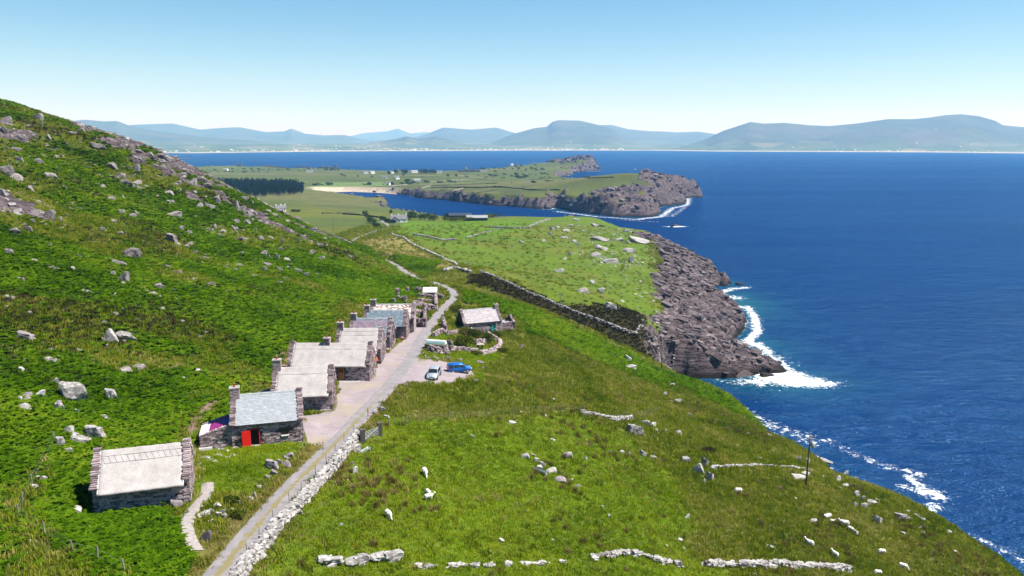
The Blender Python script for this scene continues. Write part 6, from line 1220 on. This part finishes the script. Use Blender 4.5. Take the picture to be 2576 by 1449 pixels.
        if rails: MB().tube([(-1.6, sgn*.58, 1.70), (-1.4, sgn*.58, 1.79), (.0, sgn*.58, 1.79), (.25, sgn*.58, 1.72)], .025, 6).build('roof_rail', M_BLK, root)
        for hx in (-.55, .45): MB().box(hx, hx+.18, sgn*yb*.985-.02, sgn*yb*.985+.035, .83, .87).build('door_handle', pm_, root)
    MB().box(L-.13, L+.025, -.48, .48, .30, .44).build('grille', M_BLK, root); MB().box(L-.10, L-.0, -.28, .28, .60, .66).build('badge_strip', M_BLK, root); MB().box(L+.0, L+.045, -.26, .26, .335, .43).build('number_plate', M_PLATE, root); MB().box(rearx-.03, rearx+.02, -.26, .26, .62, .73).build('number_plate', M_PLATE, root)
    return root
MPV = [(-2.08,.30,.92,1.10,.74,.62),(-2.0,.26,.98,1.64,.82,.66),(-1.15,.24,.98,1.72,.85,.68),(-.2,.24,.97,1.72,.86,.69),(.55,.24,.95,1.60,.86,.66),(1.18,.24,.93,1.03,.85,.70),(1.72,.25,.86,.92,.82,.64),(2.0,.28,.70,.76,.74,.56),(2.08,.34,.52,.56,.64,.46)]
HATCH = [(-2.25,.32,.90,1.02,.76,.64),(-2.1,.26,.98,1.36,.86,.64),(-1.2,.23,.97,1.62,.91,.70),(-.2,.22,.96,1.64,.92,.72),(.50,.22,.95,1.54,.92,.69),(1.22,.22,.93,1.00,.91,.74),(1.85,.23,.84,.90,.88,.68),(2.2,.27,.66,.72,.80,.58),(2.3,.34,.50,.54,.68,.48)]
cs = pick(1091, 951); cb0 = pick(1136, 938.5); cb1 = pick(1173, 940)
car(Vector((cs.x, cs.y+.6, gz(cs.x, cs.y)+.03)), R(-96), 'silver_car', 'silver hatchback facing the viewer in the car park', paint('silver_paint', (.56, .58, .60), .55), HATCH, 2.75, .33)
cm = (cb0+cb1)/2; car(Vector((cm.x, cm.y+.85, gz(cm.x, cm.y+.8)+.03)), math.atan2(cb1.y-cb0.y, cb1.x-cb0.x)*.6-.05, 'blue_car', 'bright blue high roofed car parked side on at the car park rim', paint('blue_car_paint', (.005, .13, .50), .25), MPV, 2.6, .32, True)

# ------------------------------------------------------------------ sheep
def remeshed(name, mb, vox, smooth=2):
    me = mb.mesh(name, M_WHITE); o = bpy.data.objects.new(name, me); COL.objects.link(o); m_ = o.modifiers.new('r', 'REMESH'); m_.mode = 'VOXEL'; m_.voxel_size = vox
    s_ = o.modifiers.new('s', 'SMOOTH'); s_.iterations = smooth; s_.factor = .5
    dg = bpy.context.evaluated_depsgraph_get(); r_ = bpy.data.meshes.new_from_object(o.evaluated_get(dg)); bpy.data.objects.remove(o); bpy.data.meshes.remove(me); r_.name = name; r_.polygons.foreach_set('use_smooth', [True]*len(r_.polygons)); return r_
def ell(mb, c, r, n=12, m_=8, rot=(0, 0, 0)):
    M = TRS(c, rot, r); rings = []
    for i in range(1, m_): a = math.pi*i/m_; rings.append([M @ Vector((math.sin(a)*math.cos(t), math.sin(a)*math.sin(t), -math.cos(a))) for t in np.linspace(0, 2*math.pi, n, endpoint=False)])
    mb.loft(rings); return mb
def wool_mat():
    m, nt, b = mat('fleece'); n = noise(nt, objco(nt), 9, 4, .6); nt.links.new(ramp(nt, n, [(.3, (.56, .52, .45)), (.7, (.76, .73, .67))]), b.inputs['Base Color']); b.inputs['Roughness'].default_value = 1; bump(nt, b, n, .8, .05); return m
M_WOOL = wool_mat()
def sheep_mesh(head, seed):
    r = random.Random(seed); mb = MB(); ell(mb, (0, 0, .66), (.52, .27, .28)); ell(mb, (.25, 0, .68), (.3, .25, .27)); ell(mb, (-.3, 0, .67), (.27, .27, .28))
    for _ in range(16): a = r.uniform(0, 6.28); x = r.uniform(-.45, .42); ell(mb, (x, math.cos(a)*.2, .67+math.sin(a)*.2), (.13, .11, .11), 8, 6)
    hx, hz2, nx, nz = {'graze': (.74, .26, .60, .48), 'up': (.74, 1.02, .60, .86), 'side': (.70, .92, .58, .80)}[head]; hy = .16 if head == 'side' else 0
    mb.tube([(.38, 0, .74), (nx, hy*.5, nz), (hx-.04, hy, hz2+.04)], [.17, .12, .09], 10); dn = -.20 if head == 'graze' else -.06; mb.tube([(hx-.06, hy, hz2+.05), (hx+.08, hy*1.2, hz2+dn*.4), (hx+.17, hy*1.4, hz2+dn)], [.09, .08, .05], 10)
    for s_ in (1, -1): mb.tube([(hx-.05, hy+s_*.06, hz2+.07), (hx-.08, hy+s_*.19, hz2+.06)], [.04, .02], 6)
    for x in (.33, -.36):
        for s_ in (1, -1): back = -.07 if x < 0 else 0; mb.tube([(x, s_*.15, .5), (x+back*.3, s_*.15, .34), (x+back, s_*.15, .22), (x+.01, s_*.15, .08), (x+.03, s_*.15, .0)], [.10, .06, .042, .036, .045], 7)
    mb.tube([(-.54, 0, .72), (-.62, 0, .6), (-.62, 0, .45)], [.06, .055, .03], 6); me = remeshed('sheep', mb, .035); me.materials.clear(); me.materials.append(M_WOOL); return me
SHM = {k: sheep_mesh(k, i) for i, k in enumerate(('graze', 'up', 'side'))}
def zD(x, y): return S(3000+x/2.058, 1600+y/2.058)
SHEEP = [(zA([(1440,622)])[0], 'graze', -70, 1.05, 'lone sheep grazing in mid field, farthest up of the four near ones'), (zA([(1465,788)])[0], 'graze', 120, .85, 'sheep standing directly behind another below the lone grazer'), (zA([(1472,828)])[0], 'up', 20, .9, 'front sheep of the touching pair in mid field'), (zA([(1140,970)])[0], 'graze', -55, .95, 'sheep grazing nearest the brown rush tufts'), (zB_([(1960,770)])[0], 'graze', 180, 1.0, 'lone sheep high on the right slope, left of the pole'),
         (zD(637,985), 'side', 200, 1.05, 'plump sheep with a lamb beside it on the right slope'), (zD(677,1010), 'up', 0, .6, 'small lamb next to the plump sheep'), (zD(775,1042), 'up', 165, 1.15, 'big ewe looking left with a younger sheep close behind'), (zD(828,1082), 'graze', -60, .85, 'younger sheep close below the big ewe'), (zD(490,1205), 'up', 130, 1.05, 'sheep standing head up, alone, left of the right slope group'), (zD(700,1295), 'up', 115, .95, 'sheep looking uphill just above the bottom wall'), (zD(1083,1272), 'graze', 175, .95, 'sheep grazing alone to the right of the wall end'), (zD(1258,1392), 'graze', -35, 1.0, 'sheep nearest the bottom right, walking right'), (zD(1050,1445), 'graze', 175, .9, 'sheep cut by the bottom edge of the picture at right')]
for (uv, k, a, s_, lab) in SHEEP:
    p = pick(*uv); o = bpy.data.objects.new('sheep', SHM[k]); COL.objects.link(o); o.location = (p.x, p.y, p.z-.02); o.rotation_euler = (0, 0, R(a)); o.scale = (s_,)*3; tag(o, lab, 'sheep', 'sheep on the pasture')

# ------------------------------------------------------------------ person at the cottage corner
def person():
    p = pick(947, 920); root = thing('person', (p.x, p.y, gz(p.x, p.y)), 'person in orange top and dark trousers standing at a cottage corner', 'person', None, R(-35))
    mb = MB(); ell(mb, (0, 0, 1.60), (.085, .10, .12), 12, 9); mb.tube([(0, 0, 1.36), (.01, 0, 1.52)], [.06, .055], 10); ell(mb, (.085, 0, 1.585), (.025, .016, .025), 8, 6)
    for s_ in (1, -1): ell(mb, (-.005, s_*.10, 1.60), (.018, .012, .03), 8, 6)
    mb.tube([(0, 0, .88), (0, 0, 1.0), (0, 0, 1.15), (0, 0, 1.32), (0, 0, 1.40)], [.145, .14, .15, .16, .08], 14)
    for s_ in (1, -1):
        mb.tube([(0, s_*.17, 1.36), (0, s_*.22, 1.22), (.02, s_*.25, 1.08), (.12, s_*.23, .93), (.20, s_*.18, .88)], [.06, .052, .045, .038, .03], 9); mb.tube([(0, s_*.085, .92), (.01, s_*.095, .70), (.015, s_*.10, .48), (-.01, s_*.105, .25), (-.01, s_*.105, .06)], [.095, .08, .058, .052, .04], 10); mb.tube([(-.05, s_*.105, .035), (.1, s_*.115, .035), (.17, s_*.12, .025)], [.04, .045, .03], 8)
        hx, hy, hz2 = .23, s_*.165, .875; ell(mb, (hx, hy, hz2), (.045, .022, .038), 8, 6)
        for k, (l_, dz) in enumerate(((.055, .028), (.065, .010), (.06, -.008), (.045, -.026))): mb.tube([(hx+.03, hy, hz2+dz), (hx+.03+l_*.6, hy-s_*.006, hz2+dz-.004), (hx+.03+l_, hy-s_*.022, hz2+dz-.012)], [.0095, .009, .007], 6)
        mb.tube([(hx-.01, hy-s_*.012, hz2+.025), (hx+.02, hy-s_*.035, hz2+.045), (hx+.045, hy-s_*.045, hz2+.05)], [.011, .01, .008], 6)
    me = remeshed('body', mb, .013, 2); me.materials.clear(); me.materials.append(simple('skin', (.48, .27, .19), .6, .08)); b = bpy.data.objects.new('body', me); link(b, root)
    j = MB(); j.tube([(0, 0, .86), (0, 0, 1.0), (0, 0, 1.15), (0, 0, 1.32), (0, 0, 1.42)], [.175, .165, .172, .185, .085], 14)
    for s_ in (1, -1): j.tube([(0, s_*.14, 1.37), (0, s_*.225, 1.22), (.02, s_*.255, 1.07), (.11, s_*.235, .95)], [.08, .075, .065, .055], 10)
    me = remeshed('jacket', j, .02, 3); me.materials.clear(); me.materials.append(simple('orange_cloth', (.80, .13, .02), .8, .15, 8)); link(bpy.data.objects.new('jacket', me), root)
    t = MB()
    for s_ in (1, -1): t.tube([(0, s_*.08, .95), (.01, s_*.098, .70), (.015, s_*.10, .48), (-.01, s_*.105, .25), (-.01, s_*.105, .09)], [.12, .10, .078, .07, .065], 10)
    me = remeshed('trousers', t, .02, 3); me.materials.clear(); me.materials.append(simple('dark_cloth', (.025, .025, .03), .9)); link(bpy.data.objects.new('trousers', me), root)
    h = MB(); ell(h, (-.02, 0, 1.645), (.095, .108, .10), 12, 8); ell(h, (-.06, 0, 1.58), (.06, .1, .09), 10, 8); me = remeshed('hair', h, .02, 2); me.materials.clear(); me.materials.append(simple('brown_hair', (.07, .04, .02), .8)); link(bpy.data.objects.new('hair', me), root)
    for s_ in (1, -1): e_ = MB(); ell(e_, (.078, s_*.035, 1.61), (.012, .014, .010), 8, 6); e_.build('eye', M_DARK, b, True)
    m2_ = MB(); ell(m2_, (.082, 0, 1.54), (.01, .028, .007), 8, 6); m2_.build('mouth', simple('lips', (.35, .12, .10), .5), b, True)
person()

# ------------------------------------------------------------------ far houses, wood, hedges
M_WALLW = simple('limewash', (.78, .76, .72), .8, .08, .5); M_ROOFD = simple('far_slate', (.12, .125, .14), .6, .15, .4); M_ROOFW = simple('pale_roof', (.24, .245, .26), .7, .15, .4); M_BARN = simple('barn_dark', (.035, .045, .06), .6, .15, .3); M_GREYW = simple('grey_render', (.42, .41, .40), .8, .1, .5)
def house(u, v, L, D, h, rise, yaw, label, roofm=M_ROOFD, wallm=M_WALLW, chims=(-1, 1), wins=3, cat='house', name='house', group='white houses of the far shore', at=None):
    p = at or pick(u, v); root = thing(name, p, label, cat, group, R(yaw)); w = MB().prism([(-D/2, -2), (D/2, -2), (D/2, h), (0, h+rise-.05), (-D/2, h)], 'x', -L/2, L/2).build('wall', wallm, root); fixn(w)
    rf = MB()
    for s_ in (1, -1): rf.prism([(s_*(D/2+.35), h-.2), (0, h+rise), (0, h+rise+.22), (s_*(D/2+.35), h+.02)], 'x', -L/2-.25, L/2+.25)
    rf = rf.build('roof', roofm, root); fixn(rf)
    for c in chims:
        x = c*(L/2-.5); MB().box(x-.5, x+.5, -.4, .4, h+rise*.6, h+rise+1.1).build('chimney', wallm, rf)
    n = wins*2+1
    for k in range(wins):
        x = -L/2+L*(k+.5+.5*(wins % 1))/wins; isd = k == wins//2
        q = MB().box(x-.5, x+.5, -D/2-.04, -D/2+.06, .0 if isd else .9, 2.1).build('door' if isd else 'window', M_BLK if isd else M_DARK, root)
        if not isd: MB().box(x-.46, x+.46, -D/2-.06, -D/2-.042, .95, 2.05).build('pane', M_GLASS, q)
    return root
house(704, 533, 10, 6.5, 3.2, 3.2, 25, 'white house with tall chimneys behind the rocky hill edge', chims=(-1, .1, 1), group=None, at=(lambda q: Vector((q[0], q[1], gz(q[0], q[1]))))(Pz(706, 533, 25)))
hh_ = house(1003, 559, 14, 7, 3.0, 3.2, 14, 'white bungalow with dark slate roof at the far lane, hedges around', chims=(-.9, 0, 1), group=None)
g_ = MB().prism([(-3, -2), (3, -2), (3, 2.9), (0, 5.2), (-3, 2.9)], 'y', -8.2, -3.5).build('front_wing', M_GREYW, hh_); g_.location.x = -3.6; fixn(g_)
for s_ in (1, -1): o_ = MB().prism([(s_*3.4, 2.6), (0, 5.25), (0, 5.5), (s_*3.4, 2.85)], 'y', -8.5, -.2).build('wing_roof', M_ROOFD, hh_); o_.location.x = -3.6; fixn(o_)
MB().box(-4.3, -2.9, -8.26, -8.15, .9, 2.2).build('window', M_DARK, hh_)
house(1158, 551, 20, 10, 3.6, 1.6, 4, 'dark metal barn, left one of the pair beyond the green field', M_BARN, M_BARN, (), 2, 'barn', 'barn', 'farm sheds by the bay'); house(1200, 554, 18, 11, 2.6, 1.6, 2, 'low grey roofed barn, right one of the pair by the bay', M_ROOFW, M_BARN, (), 2, 'barn', 'barn', 'farm sheds by the bay'); house(1142, 548, 14, 6, 3.4, .8, 2, 'white walled shed just left of the dark barn', M_ROOFW, M_WALLW, (), 2, 'shed', 'farm_shed', 'farm sheds by the bay')
FARH = [((800+265/2.576, 620+160/2.576), 26, 'lone white gabled house on the far left plain'), ((800+1130/2.576, 620+176/2.576), 34, 'low white bungalow near the abbey ruin'), ((800+1708/2.576, 620+192/2.576), 26, 'small house with rusty roof on the far shore'), ((800+1772/2.576, 620+192/2.576), 30, 'white house with red gable near the far shore trees'), ((1500+195/5.152, 650+332/5.152), 22, 'low white house with brown roof in the far fields'), ((1500+445/5.152, 650+345/5.152), 24, 'bright white gable house in the middle of the far fields'), ((1500+870/5.152, 650+398/5.152), 26, 'long white bungalow beside the round tree in far fields'), ((1500+270/5.152, 650+470/5.152), 14, 'small ruined pink house near the beach bank'), ((1500+1325/5.152, 650+222/5.152), 26, 'tall white house right of the far row of trees'), ((1500+810/5.152, 650+212/5.152), 34, 'low pale houses left of the far row of trees'), ((1500+345/5.152, 650+222/5.152), 26, 'white house between the leftmost far trees'), ((1500+2245/5.152, 650+212/5.152), 30, 'pale house towards the island on the far shore'), ((1600+885/1.9815, 560+200/1.9815), 26, 'tiny hut on the spit before the island')]
for k, (s_, L, lab) in enumerate(FARH): house(*S(*s_), L*.55, 8, 3.4, 3.4, (-10, 15, 30, 60, 5, 55, 8)[k % 7], lab, M_ROOFD if k % 3 else M_ROOFW, M_WALLW, (-1, 1), 3)
# abbey and castle ruins on the far shore
def ruin_far(u, v, L, label, hs):
    p = pick(u, v); root = thing('shore_ruin', p, label, 'ruin'); x = -L/2
    for h in hs: w = L/len(hs); MB().prism([(x, -2), (x+w*.96, -2), (x+w*.96, h*.7), (x+w*.5, h), (x, h*.8)], 'y', -3, 3).build('wall', simple('ruin_grey', (.13, .12, .125), .9, .2, .3), root); x += w
ruin_far(*S(800+1330/2.576, 620+140/2.576), 75, 'grey abbey ruin with pointed gables at the far shore', (6, 9, 7, 12, 5, 7, 15, 5)); ruin_far(*S(800+405/2.576, 620+118/2.576), 22, 'stump of a castle tower on the low far spit', (9, 12)); ruin_far(*S(1500+1940/5.152, 650+195/5.152), 62, 'terrace of chimneyed cottages on the far shore skyline', (8, 5, 9, 6, 9, 6, 8))
# conifer wood
def conifer(seed):
    r = random.Random(seed); mb = MB(); mb.tube([(0, 0, -1), (0, 0, 9)], [.3, .05], 5, 0)
    for k in range(64):
        z = r.uniform(2.2, 10); rad = (10.6-z)*.34*r.uniform(.6, 1.1); a = r.uniform(0, 6.28); x, y = math.cos(a)*rad, math.sin(a)*rad; tx, ty = -math.sin(a)*.75, math.cos(a)*.75
        mb.add([(x*.1, y*.1, z+.5), (x*.6+tx, y*.6+ty, z+.1), (x, y, z-.5), (x*.6-tx, y*.6-ty, z+.1)], [(0, 1, 2, 3)], 1)
    return mb
M_PINE = leaf_mat('pine_needles', [(.1, (.004, .011, .005)), (.5, (.009, .020, .008)), (.9, (.020, .034, .010))], .1, .02); CON = [conifer(k).mesh('conifer', [M_BARK, M_PINE]) for k in range(4)]
WOODP = [tuple(Pz(u, v, 11)[:2]) for u, v in [(470,470),(540,462),(600,458),(700,459),(745,464),(765,480),(760,489),(700,493),(620,496),(480,496)]]
wx = np.array([p[0] for p in WOODP]); wy = np.array([p[1] for p in WOODP]); x = rng.uniform(wx.min()-60, wx.max(), 9000); y = rng.uniform(wy.min(), wy.max(), 9000); k = in_poly(x, y, WOODP); x, y = x[k][:1500], y[k][:1500]; q = rng.uniform(.8, 1.35, len(x))
scatter('pine_wood', np.stack([x, y, lookup(Z, x, y)], 1), np.stack([x*0, x*0, rng.uniform(0, 6, len(x))], 1), np.stack([q, q, q*rng.uniform(.9, 1.2, len(x))], 1), CON, 'dark conifer wood behind the hill edge')
# trees along the far shore and round the farm
for i, (sx_, sy_, rr_, lab) in enumerate([(440,215,9,'second far tree clump left of the gap'), (595,215,10,'dark pointed far tree clump in the middle of the shore row'), (640,215,8,'dark far tree beside the pointed clump'), (935,212,9,'left tree of the far shelter belt'), (1020,212,10,'tallest far tree of the shelter belt'), (1070,212,8,'far tree in the gap of the shelter belt'), (1150,212,9,'far tree right in the shelter belt'), (1220,215,9,'far tree touching the tall white house'), (290,222,6,'small far tree at the left of the row')]):
    p = pick(*S(1500+sx_/5.152, 650+sy_/5.152+3)); bush('far_tree', p, rr_, rr_*.8, rr_*1.25, lab, 'tree', 'trees on the far shore', 260, 1.3, M_TREE, 4, i)
bush('far_tree', pick(*S(1500+675/5.152, 650+430/5.152)), 8, 7, 9, 'round tree beside the long white bungalow in far fields', 'tree', None, 420, .9, M_TREE)
for i, (sx_, sy_, rx, rz, lab) in enumerate([(180,1200,3.0,3.2,'dark hedge bush left of the bungalow entrance'), (260,1240,3.0,2.6,'pale hedge bush in front of the bungalow wing'), (350,1245,3.0,2.2,'low hedge bush before the bungalow'), (710,1190,4.5,5.0,'tall round bush at the right gable of the bungalow'), (740,1110,4.0,4.5,'dark tree behind the right gable of the bungalow'), (800,1100,3.0,3.6,'dark tree right behind the bungalow'), (920,1190,5.0,3.6,'hedge bush right of the bungalow garden'), (1020,1180,5.5,4.4,'long dark hedge tree mid way to the barns'), (1130,1190,5.0,4.4,'dark hedge tree towards the barns'), (1230,1200,5.0,3.8,'hedge tree end near the pale gate'), (1440,1180,4.0,4.4,'round bush left of the barns'), (1560,1210,6,2.8,'low gorse hedge in front of the barns'), (1700,1210,6,2.6,'gorse hedge under the dark barn'), (1850,1205,6,2.6,'gorse hedge right of the dark barn'), (2050,1180,6,2.8,'gorse hedge below the grey barn'), (2250,1160,7,3.0,'gorse hedge right of the barns'), (2450,1140,7,3.0,'gorse bank at the headland corner'), (330,1055,2.0,3.2,'small palm like tree behind the bungalow')]):
    bush('hedge_shrub', pick(*S(1500+sx_/5.152, 650+sy_/5.152)), rx*1.35, rx, rz*1.25, lab, 'shrub', 'hedges of the bay farm', 420, .5, M_TREE if i < 11 else M_BUSH, 4, i)
for i, (sx_, sy_, rx, rz, lab) in enumerate([(1730,650,4,4.5,'hedge tree at the top of the far lane bend'), (1745,690,4,4.5,'hedge tree next below the far lane top'), (1780,720,4.5,5,'biggest hedge tree left of the far lane'), (1820,745,3.5,3.6,'last hedge tree before the far lane curve'), (1700,620,3,4,'bush beside the pole above the far lane')]):
    bush('hedge_shrub', pick(*S(800+sx_/2.576, 620+sy_/2.576)), rx, rx*.8, rz, lab, 'shrub', 'trees along the far lane', 420, .45, M_TREE, 4, i+30)
for i, (sx_, sy_, lab) in enumerate([(960,585,'dark bush right of the white chimney house'), (1010,590,'second bush right of the white chimney house')]): bush('hedge_shrub', pick(*S(800+sx_/2.576, 620+sy_/2.576)), 3.5, 3, 2.6, lab, 'shrub', None, 300, .45, M_TREE, 3, i+40)
# scrub dots and field banks on the far plain
dsc = far*sstep(.05, .3, fbm(X*.4, Y, 120, 4, 140))*(rock < .2)*(beachm < .1)*(SD > 20); BSH = []
for k in range(3):
    mb = MB(); rr = random.Random(k)
    for _ in range(4): leaf_cluster(mb, (rr.uniform(-2, 2), rr.uniform(-1, 1), .8), (2.4, 1.8, 1.5), 40, .6, rr, 0)
    BSH.append(mb.mesh('far_scrub', M_TREE))
strew('far_scrub', dsc*(X < 100), -1500, 100, 1450, 2700, 420, .8, 2.2, BSH, .0, 'dark scrub scattered over the far plain', 1.0)
def bank(pix, label, h=1.6, w=2.2, m=None):
    P = resample(np.array([p[:2] for p in picks(pix)]), 6.); zz = lookup(Z, P[:, 0], P[:, 1]); d = np.gradient(P, axis=0); d /= np.linalg.norm(d, axis=1)[:, None]; nr = np.stack([-d[:, 1], d[:, 0]], 1); o = Vector((P[0][0], P[0][1], zz[0])); rings = []
    for i in range(len(P)):
        hh = h*random.uniform(.55, 1.25); a = nr[i]*w*.5; q = Vector((*P[i], zz[i]))-o; rings.append([(q.x-a[0], q.y-a[1], q.z-1), (q.x+a[0], q.y+a[1], q.z-1), (q.x+a[0]*.5, q.y+a[1]*.5, q.z+hh), (q.x-a[0]*.5, q.y-a[1]*.5, q.z+hh)])
    if len(rings) < 2: return
    b_ = MB().loft(rings).build('field_bank', m or simple('bank', (.05, .052, .025), .95, .5, .2), None); fixn(b_); b_.location = o; tag(b_, label, 'field bank', 'field banks of the far headland')
zE = lambda L: [S(1500+x/5.152, 650+y/5.152) for x, y in L]; zF = lambda L: [S(1600+x/1.9815, 560+y/1.9815) for x, y in L]
M_BSTONE = simple('bank_stone', (.26, .24, .22), .95, .4, .15)
bank(zE([(1040,405),(1600,365),(2000,350),(2570,345)]), 'long pale bank across the far fields, topmost', 1.3, 2, M_BSTONE); bank(zE([(1120,480),(1500,475),(2000,450),(2570,430)]), 'dark bank with a black hut under it in the far fields'); bank(zE([(1160,530),(1500,520),(2000,515),(2570,515)]), 'dark straight bank in the middle of the far headland'); bank(zE([(780,590),(1000,530),(1160,465)]), 'pale wall climbing right from the beach corner', 1.2, 1.8, M_BSTONE); bank(zE([(1300,630),(1450,560),(1560,515)]), 'first short cross bank between far headland fields'); bank(zE([(1590,610),(1720,560),(1840,520)]), 'second short cross bank between far headland fields', 1.2, 1.8, M_BSTONE); bank(zF([(810,378),(600,380),(380,380)]), 'thin dark bank in the right far field'); bank(zF([(740,370),(1000,395),(1280,400)]), 'bank running out onto the far headland'); bank(zF([(1030,318),(1280,300),(1500,305),(1700,298)]), 'bank over the saddle of the far headland'); bank(zE([(1700,660),(2090,645)]), 'bank just above the far low cliffs'); bank(zE([(2110,640),(2400,590),(2570,555)]), 'bank slanting up from the far low cliffs'); bank(zE([(330,490),(480,470),(700,450)]), 'pale track bank below the round far tree', 1, 2, M_BSTONE); bank(zE([(1700,265),(2000,300),(2570,335)]), 'pale slanting track on the far plain', .5, 5, simple('dry_track', (.34, .29, .2), .95, .2, .1)); bank(zE([(560,300),(1000,300),(1700,245)]), 'faint bank on the far plain below the shelter belt', 1, 2)
for k, (a, lab) in enumerate([([(1260,606),(1440,606),(1600,603)], 'dark hedge bank beyond the rough field, left'), ([(1470,612),(1700,628),(1880,650)], 'dark bank beside the meadow above the bungalow')]): bank([S(800+x/2.576, 620+y/2.576) for x, y in a], lab, 1.4, 2.4)
# wave-washed skerries, boat, shore rocks
def skerry(u, v, L, h, lab): 
    p = Pz(u, v, 0); o = bpy.data.objects.new('sea_rock', rb.choice(meshes_from(BOULD[:3], 'sea_rock', M_HILL if False else MATS.setdefault('wet_rock', stone_mat('wet_rock', (.02, .017, .016), (.045, .036, .034), (.09, .075, .07)))))); COL.objects.link(o); o.location = (p[0], p[1], h*.1); o.scale = (L, L*.5, h); o.rotation_euler = (0, .1, .3); tag(o, lab, 'rock')
skerry(1700, 568, 8, 3, 'black skerry awash in a patch of white surf'); skerry(1690, 571, 5, 2, 'smaller black skerry left in the same patch of surf'); skerry(1812, 702, 9, 5, 'dark rock spur at the foot of the headland, upper one'); skerry(1805, 748, 7, 3.0, 'dark rock in the foam below the upper spur'); skerry(1930, 946, 7, 2.2, 'dark ledge under the white surf at the point'); skerry(1860, 716, 6, 2.5, 'low wet rock off the upper spur'); skerry(1870, 945, 12, 4, 'wet slab at the seaward end of the point')
skerry(470, 400, 110, 8, 'long low reef off the far left shore'); skerry(700, 421, 110, 7, 'low reef by the castle stump'); skerry(770, 421, 80, 5, 'flat reef right of the castle stump')
pb = Pz(1597, 427, 0); boat = thing('motor_boat', (pb[0], pb[1], 0), 'tiny white boat on the bay right of the island', 'boat', None, R(20)); MB().loft([[(-6, -1.8, 1.4), (-6, 1.8, 1.4), (-6, 1.2, -.5), (-6, -1.2, -.5)], [(2, -1.8, 1.5), (2, 1.8, 1.5), (2, 1.2, -.5), (2, -1.2, -.5)], [(6.5, -.1, 2.0), (6.5, .1, 2.0), (6.0, .1, 0), (6.0, -.1, 0)]]).build('hull', M_WHITE, boat); MB().box(-3, 1.5, -1.2, 1.2, 1.45, 3.2).build('cabin', M_WHITE, boat)
# houses of the villages across the bay: too small and many to count
vx = []; 
def village(u0, u1, dv, n, spread): 
    for _ in range(n):
        u = rng.uniform(u0, u1); k = np.searchsorted(mu, u); d = SHORE[k]+rng.exponential(spread)+60; j = np.searchsorted(md, d); vx.append((mx[j, k], my[j, k], mh[j, k]))
village(900, 1560, 0, 200, 240); village(420, 900, 0, 60, 380); village(1750, 2560, 0, 34, 260); vx = np.array(vx); q = rng.uniform(7, 13, len(vx))
HB = MB().prism([(-.5, -.3), (.5, -.3), (.5, .35), (0, .65), (-.5, .35)], 'x', -.7, .7).mesh('village_house', simple('village_white', (.72, .70, .66), .8, .1, 1))
scatter('far_village', vx, np.stack([q*0, q*0, rng.uniform(0, 6, len(q))], 1), np.stack([q, q*.7, q*.8], 1), [HB], 'specks of white village houses across the bay')

# ------------------------------------------------------------------ the air over the bay
def build_haze():
    bm = bmesh.new(); bmesh.ops.create_cube(bm, size=1); me = bpy.data.meshes.new('haze'); bm.to_mesh(me); bm.free()
    o = link(bpy.data.objects.new('haze', me), kind='stuff'); zt = 1150; zb = -32
    o.scale = (44000, 33500, zt-zb); o.location = (0, 14500, (zt+zb)/2)
    m = bpy.data.materials.new('haze'); m.use_nodes = True; nt = m.node_tree; nt.nodes.clear()
    out = nt.nodes.new('ShaderNodeOutputMaterial'); v = nt.nodes.new('ShaderNodeVolumePrincipled'); nt.links.new(v.outputs[0], out.inputs['Volume'])
    v.inputs['Color'].default_value = (.22, .52, 1.0, 1); v.inputs['Absorption Color'].default_value = (1, 1, 1, 1); v.inputs['Density'].default_value = 6.8e-5; v.inputs['Anisotropy'].default_value = .1
    me.materials.append(m); return o
haze = build_haze()

# real-world reflectance: every painted or natural surface trimmed by one common factor (the camera is exposed bright)
ALB = .93
for m in bpy.data.materials:
    if not m.use_nodes or m.name in ('haze', 'sea'): continue
    nt = m.node_tree
    for n in list(nt.nodes):
        if n.type in ('BSDF_PRINCIPLED', 'BSDF_DIFFUSE', 'BSDF_TRANSLUCENT'):
            s_ = n.inputs['Base Color' if n.type == 'BSDF_PRINCIPLED' else 'Color']
            if s_.links:
                src = s_.links[0].from_socket; nt.links.new(mixc(nt, 1.0, src, (ALB, ALB, ALB), 'MULTIPLY'), s_)
            else: c = s_.default_value; s_.default_value = (c[0]*ALB, c[1]*ALB, c[2]*ALB, 1)
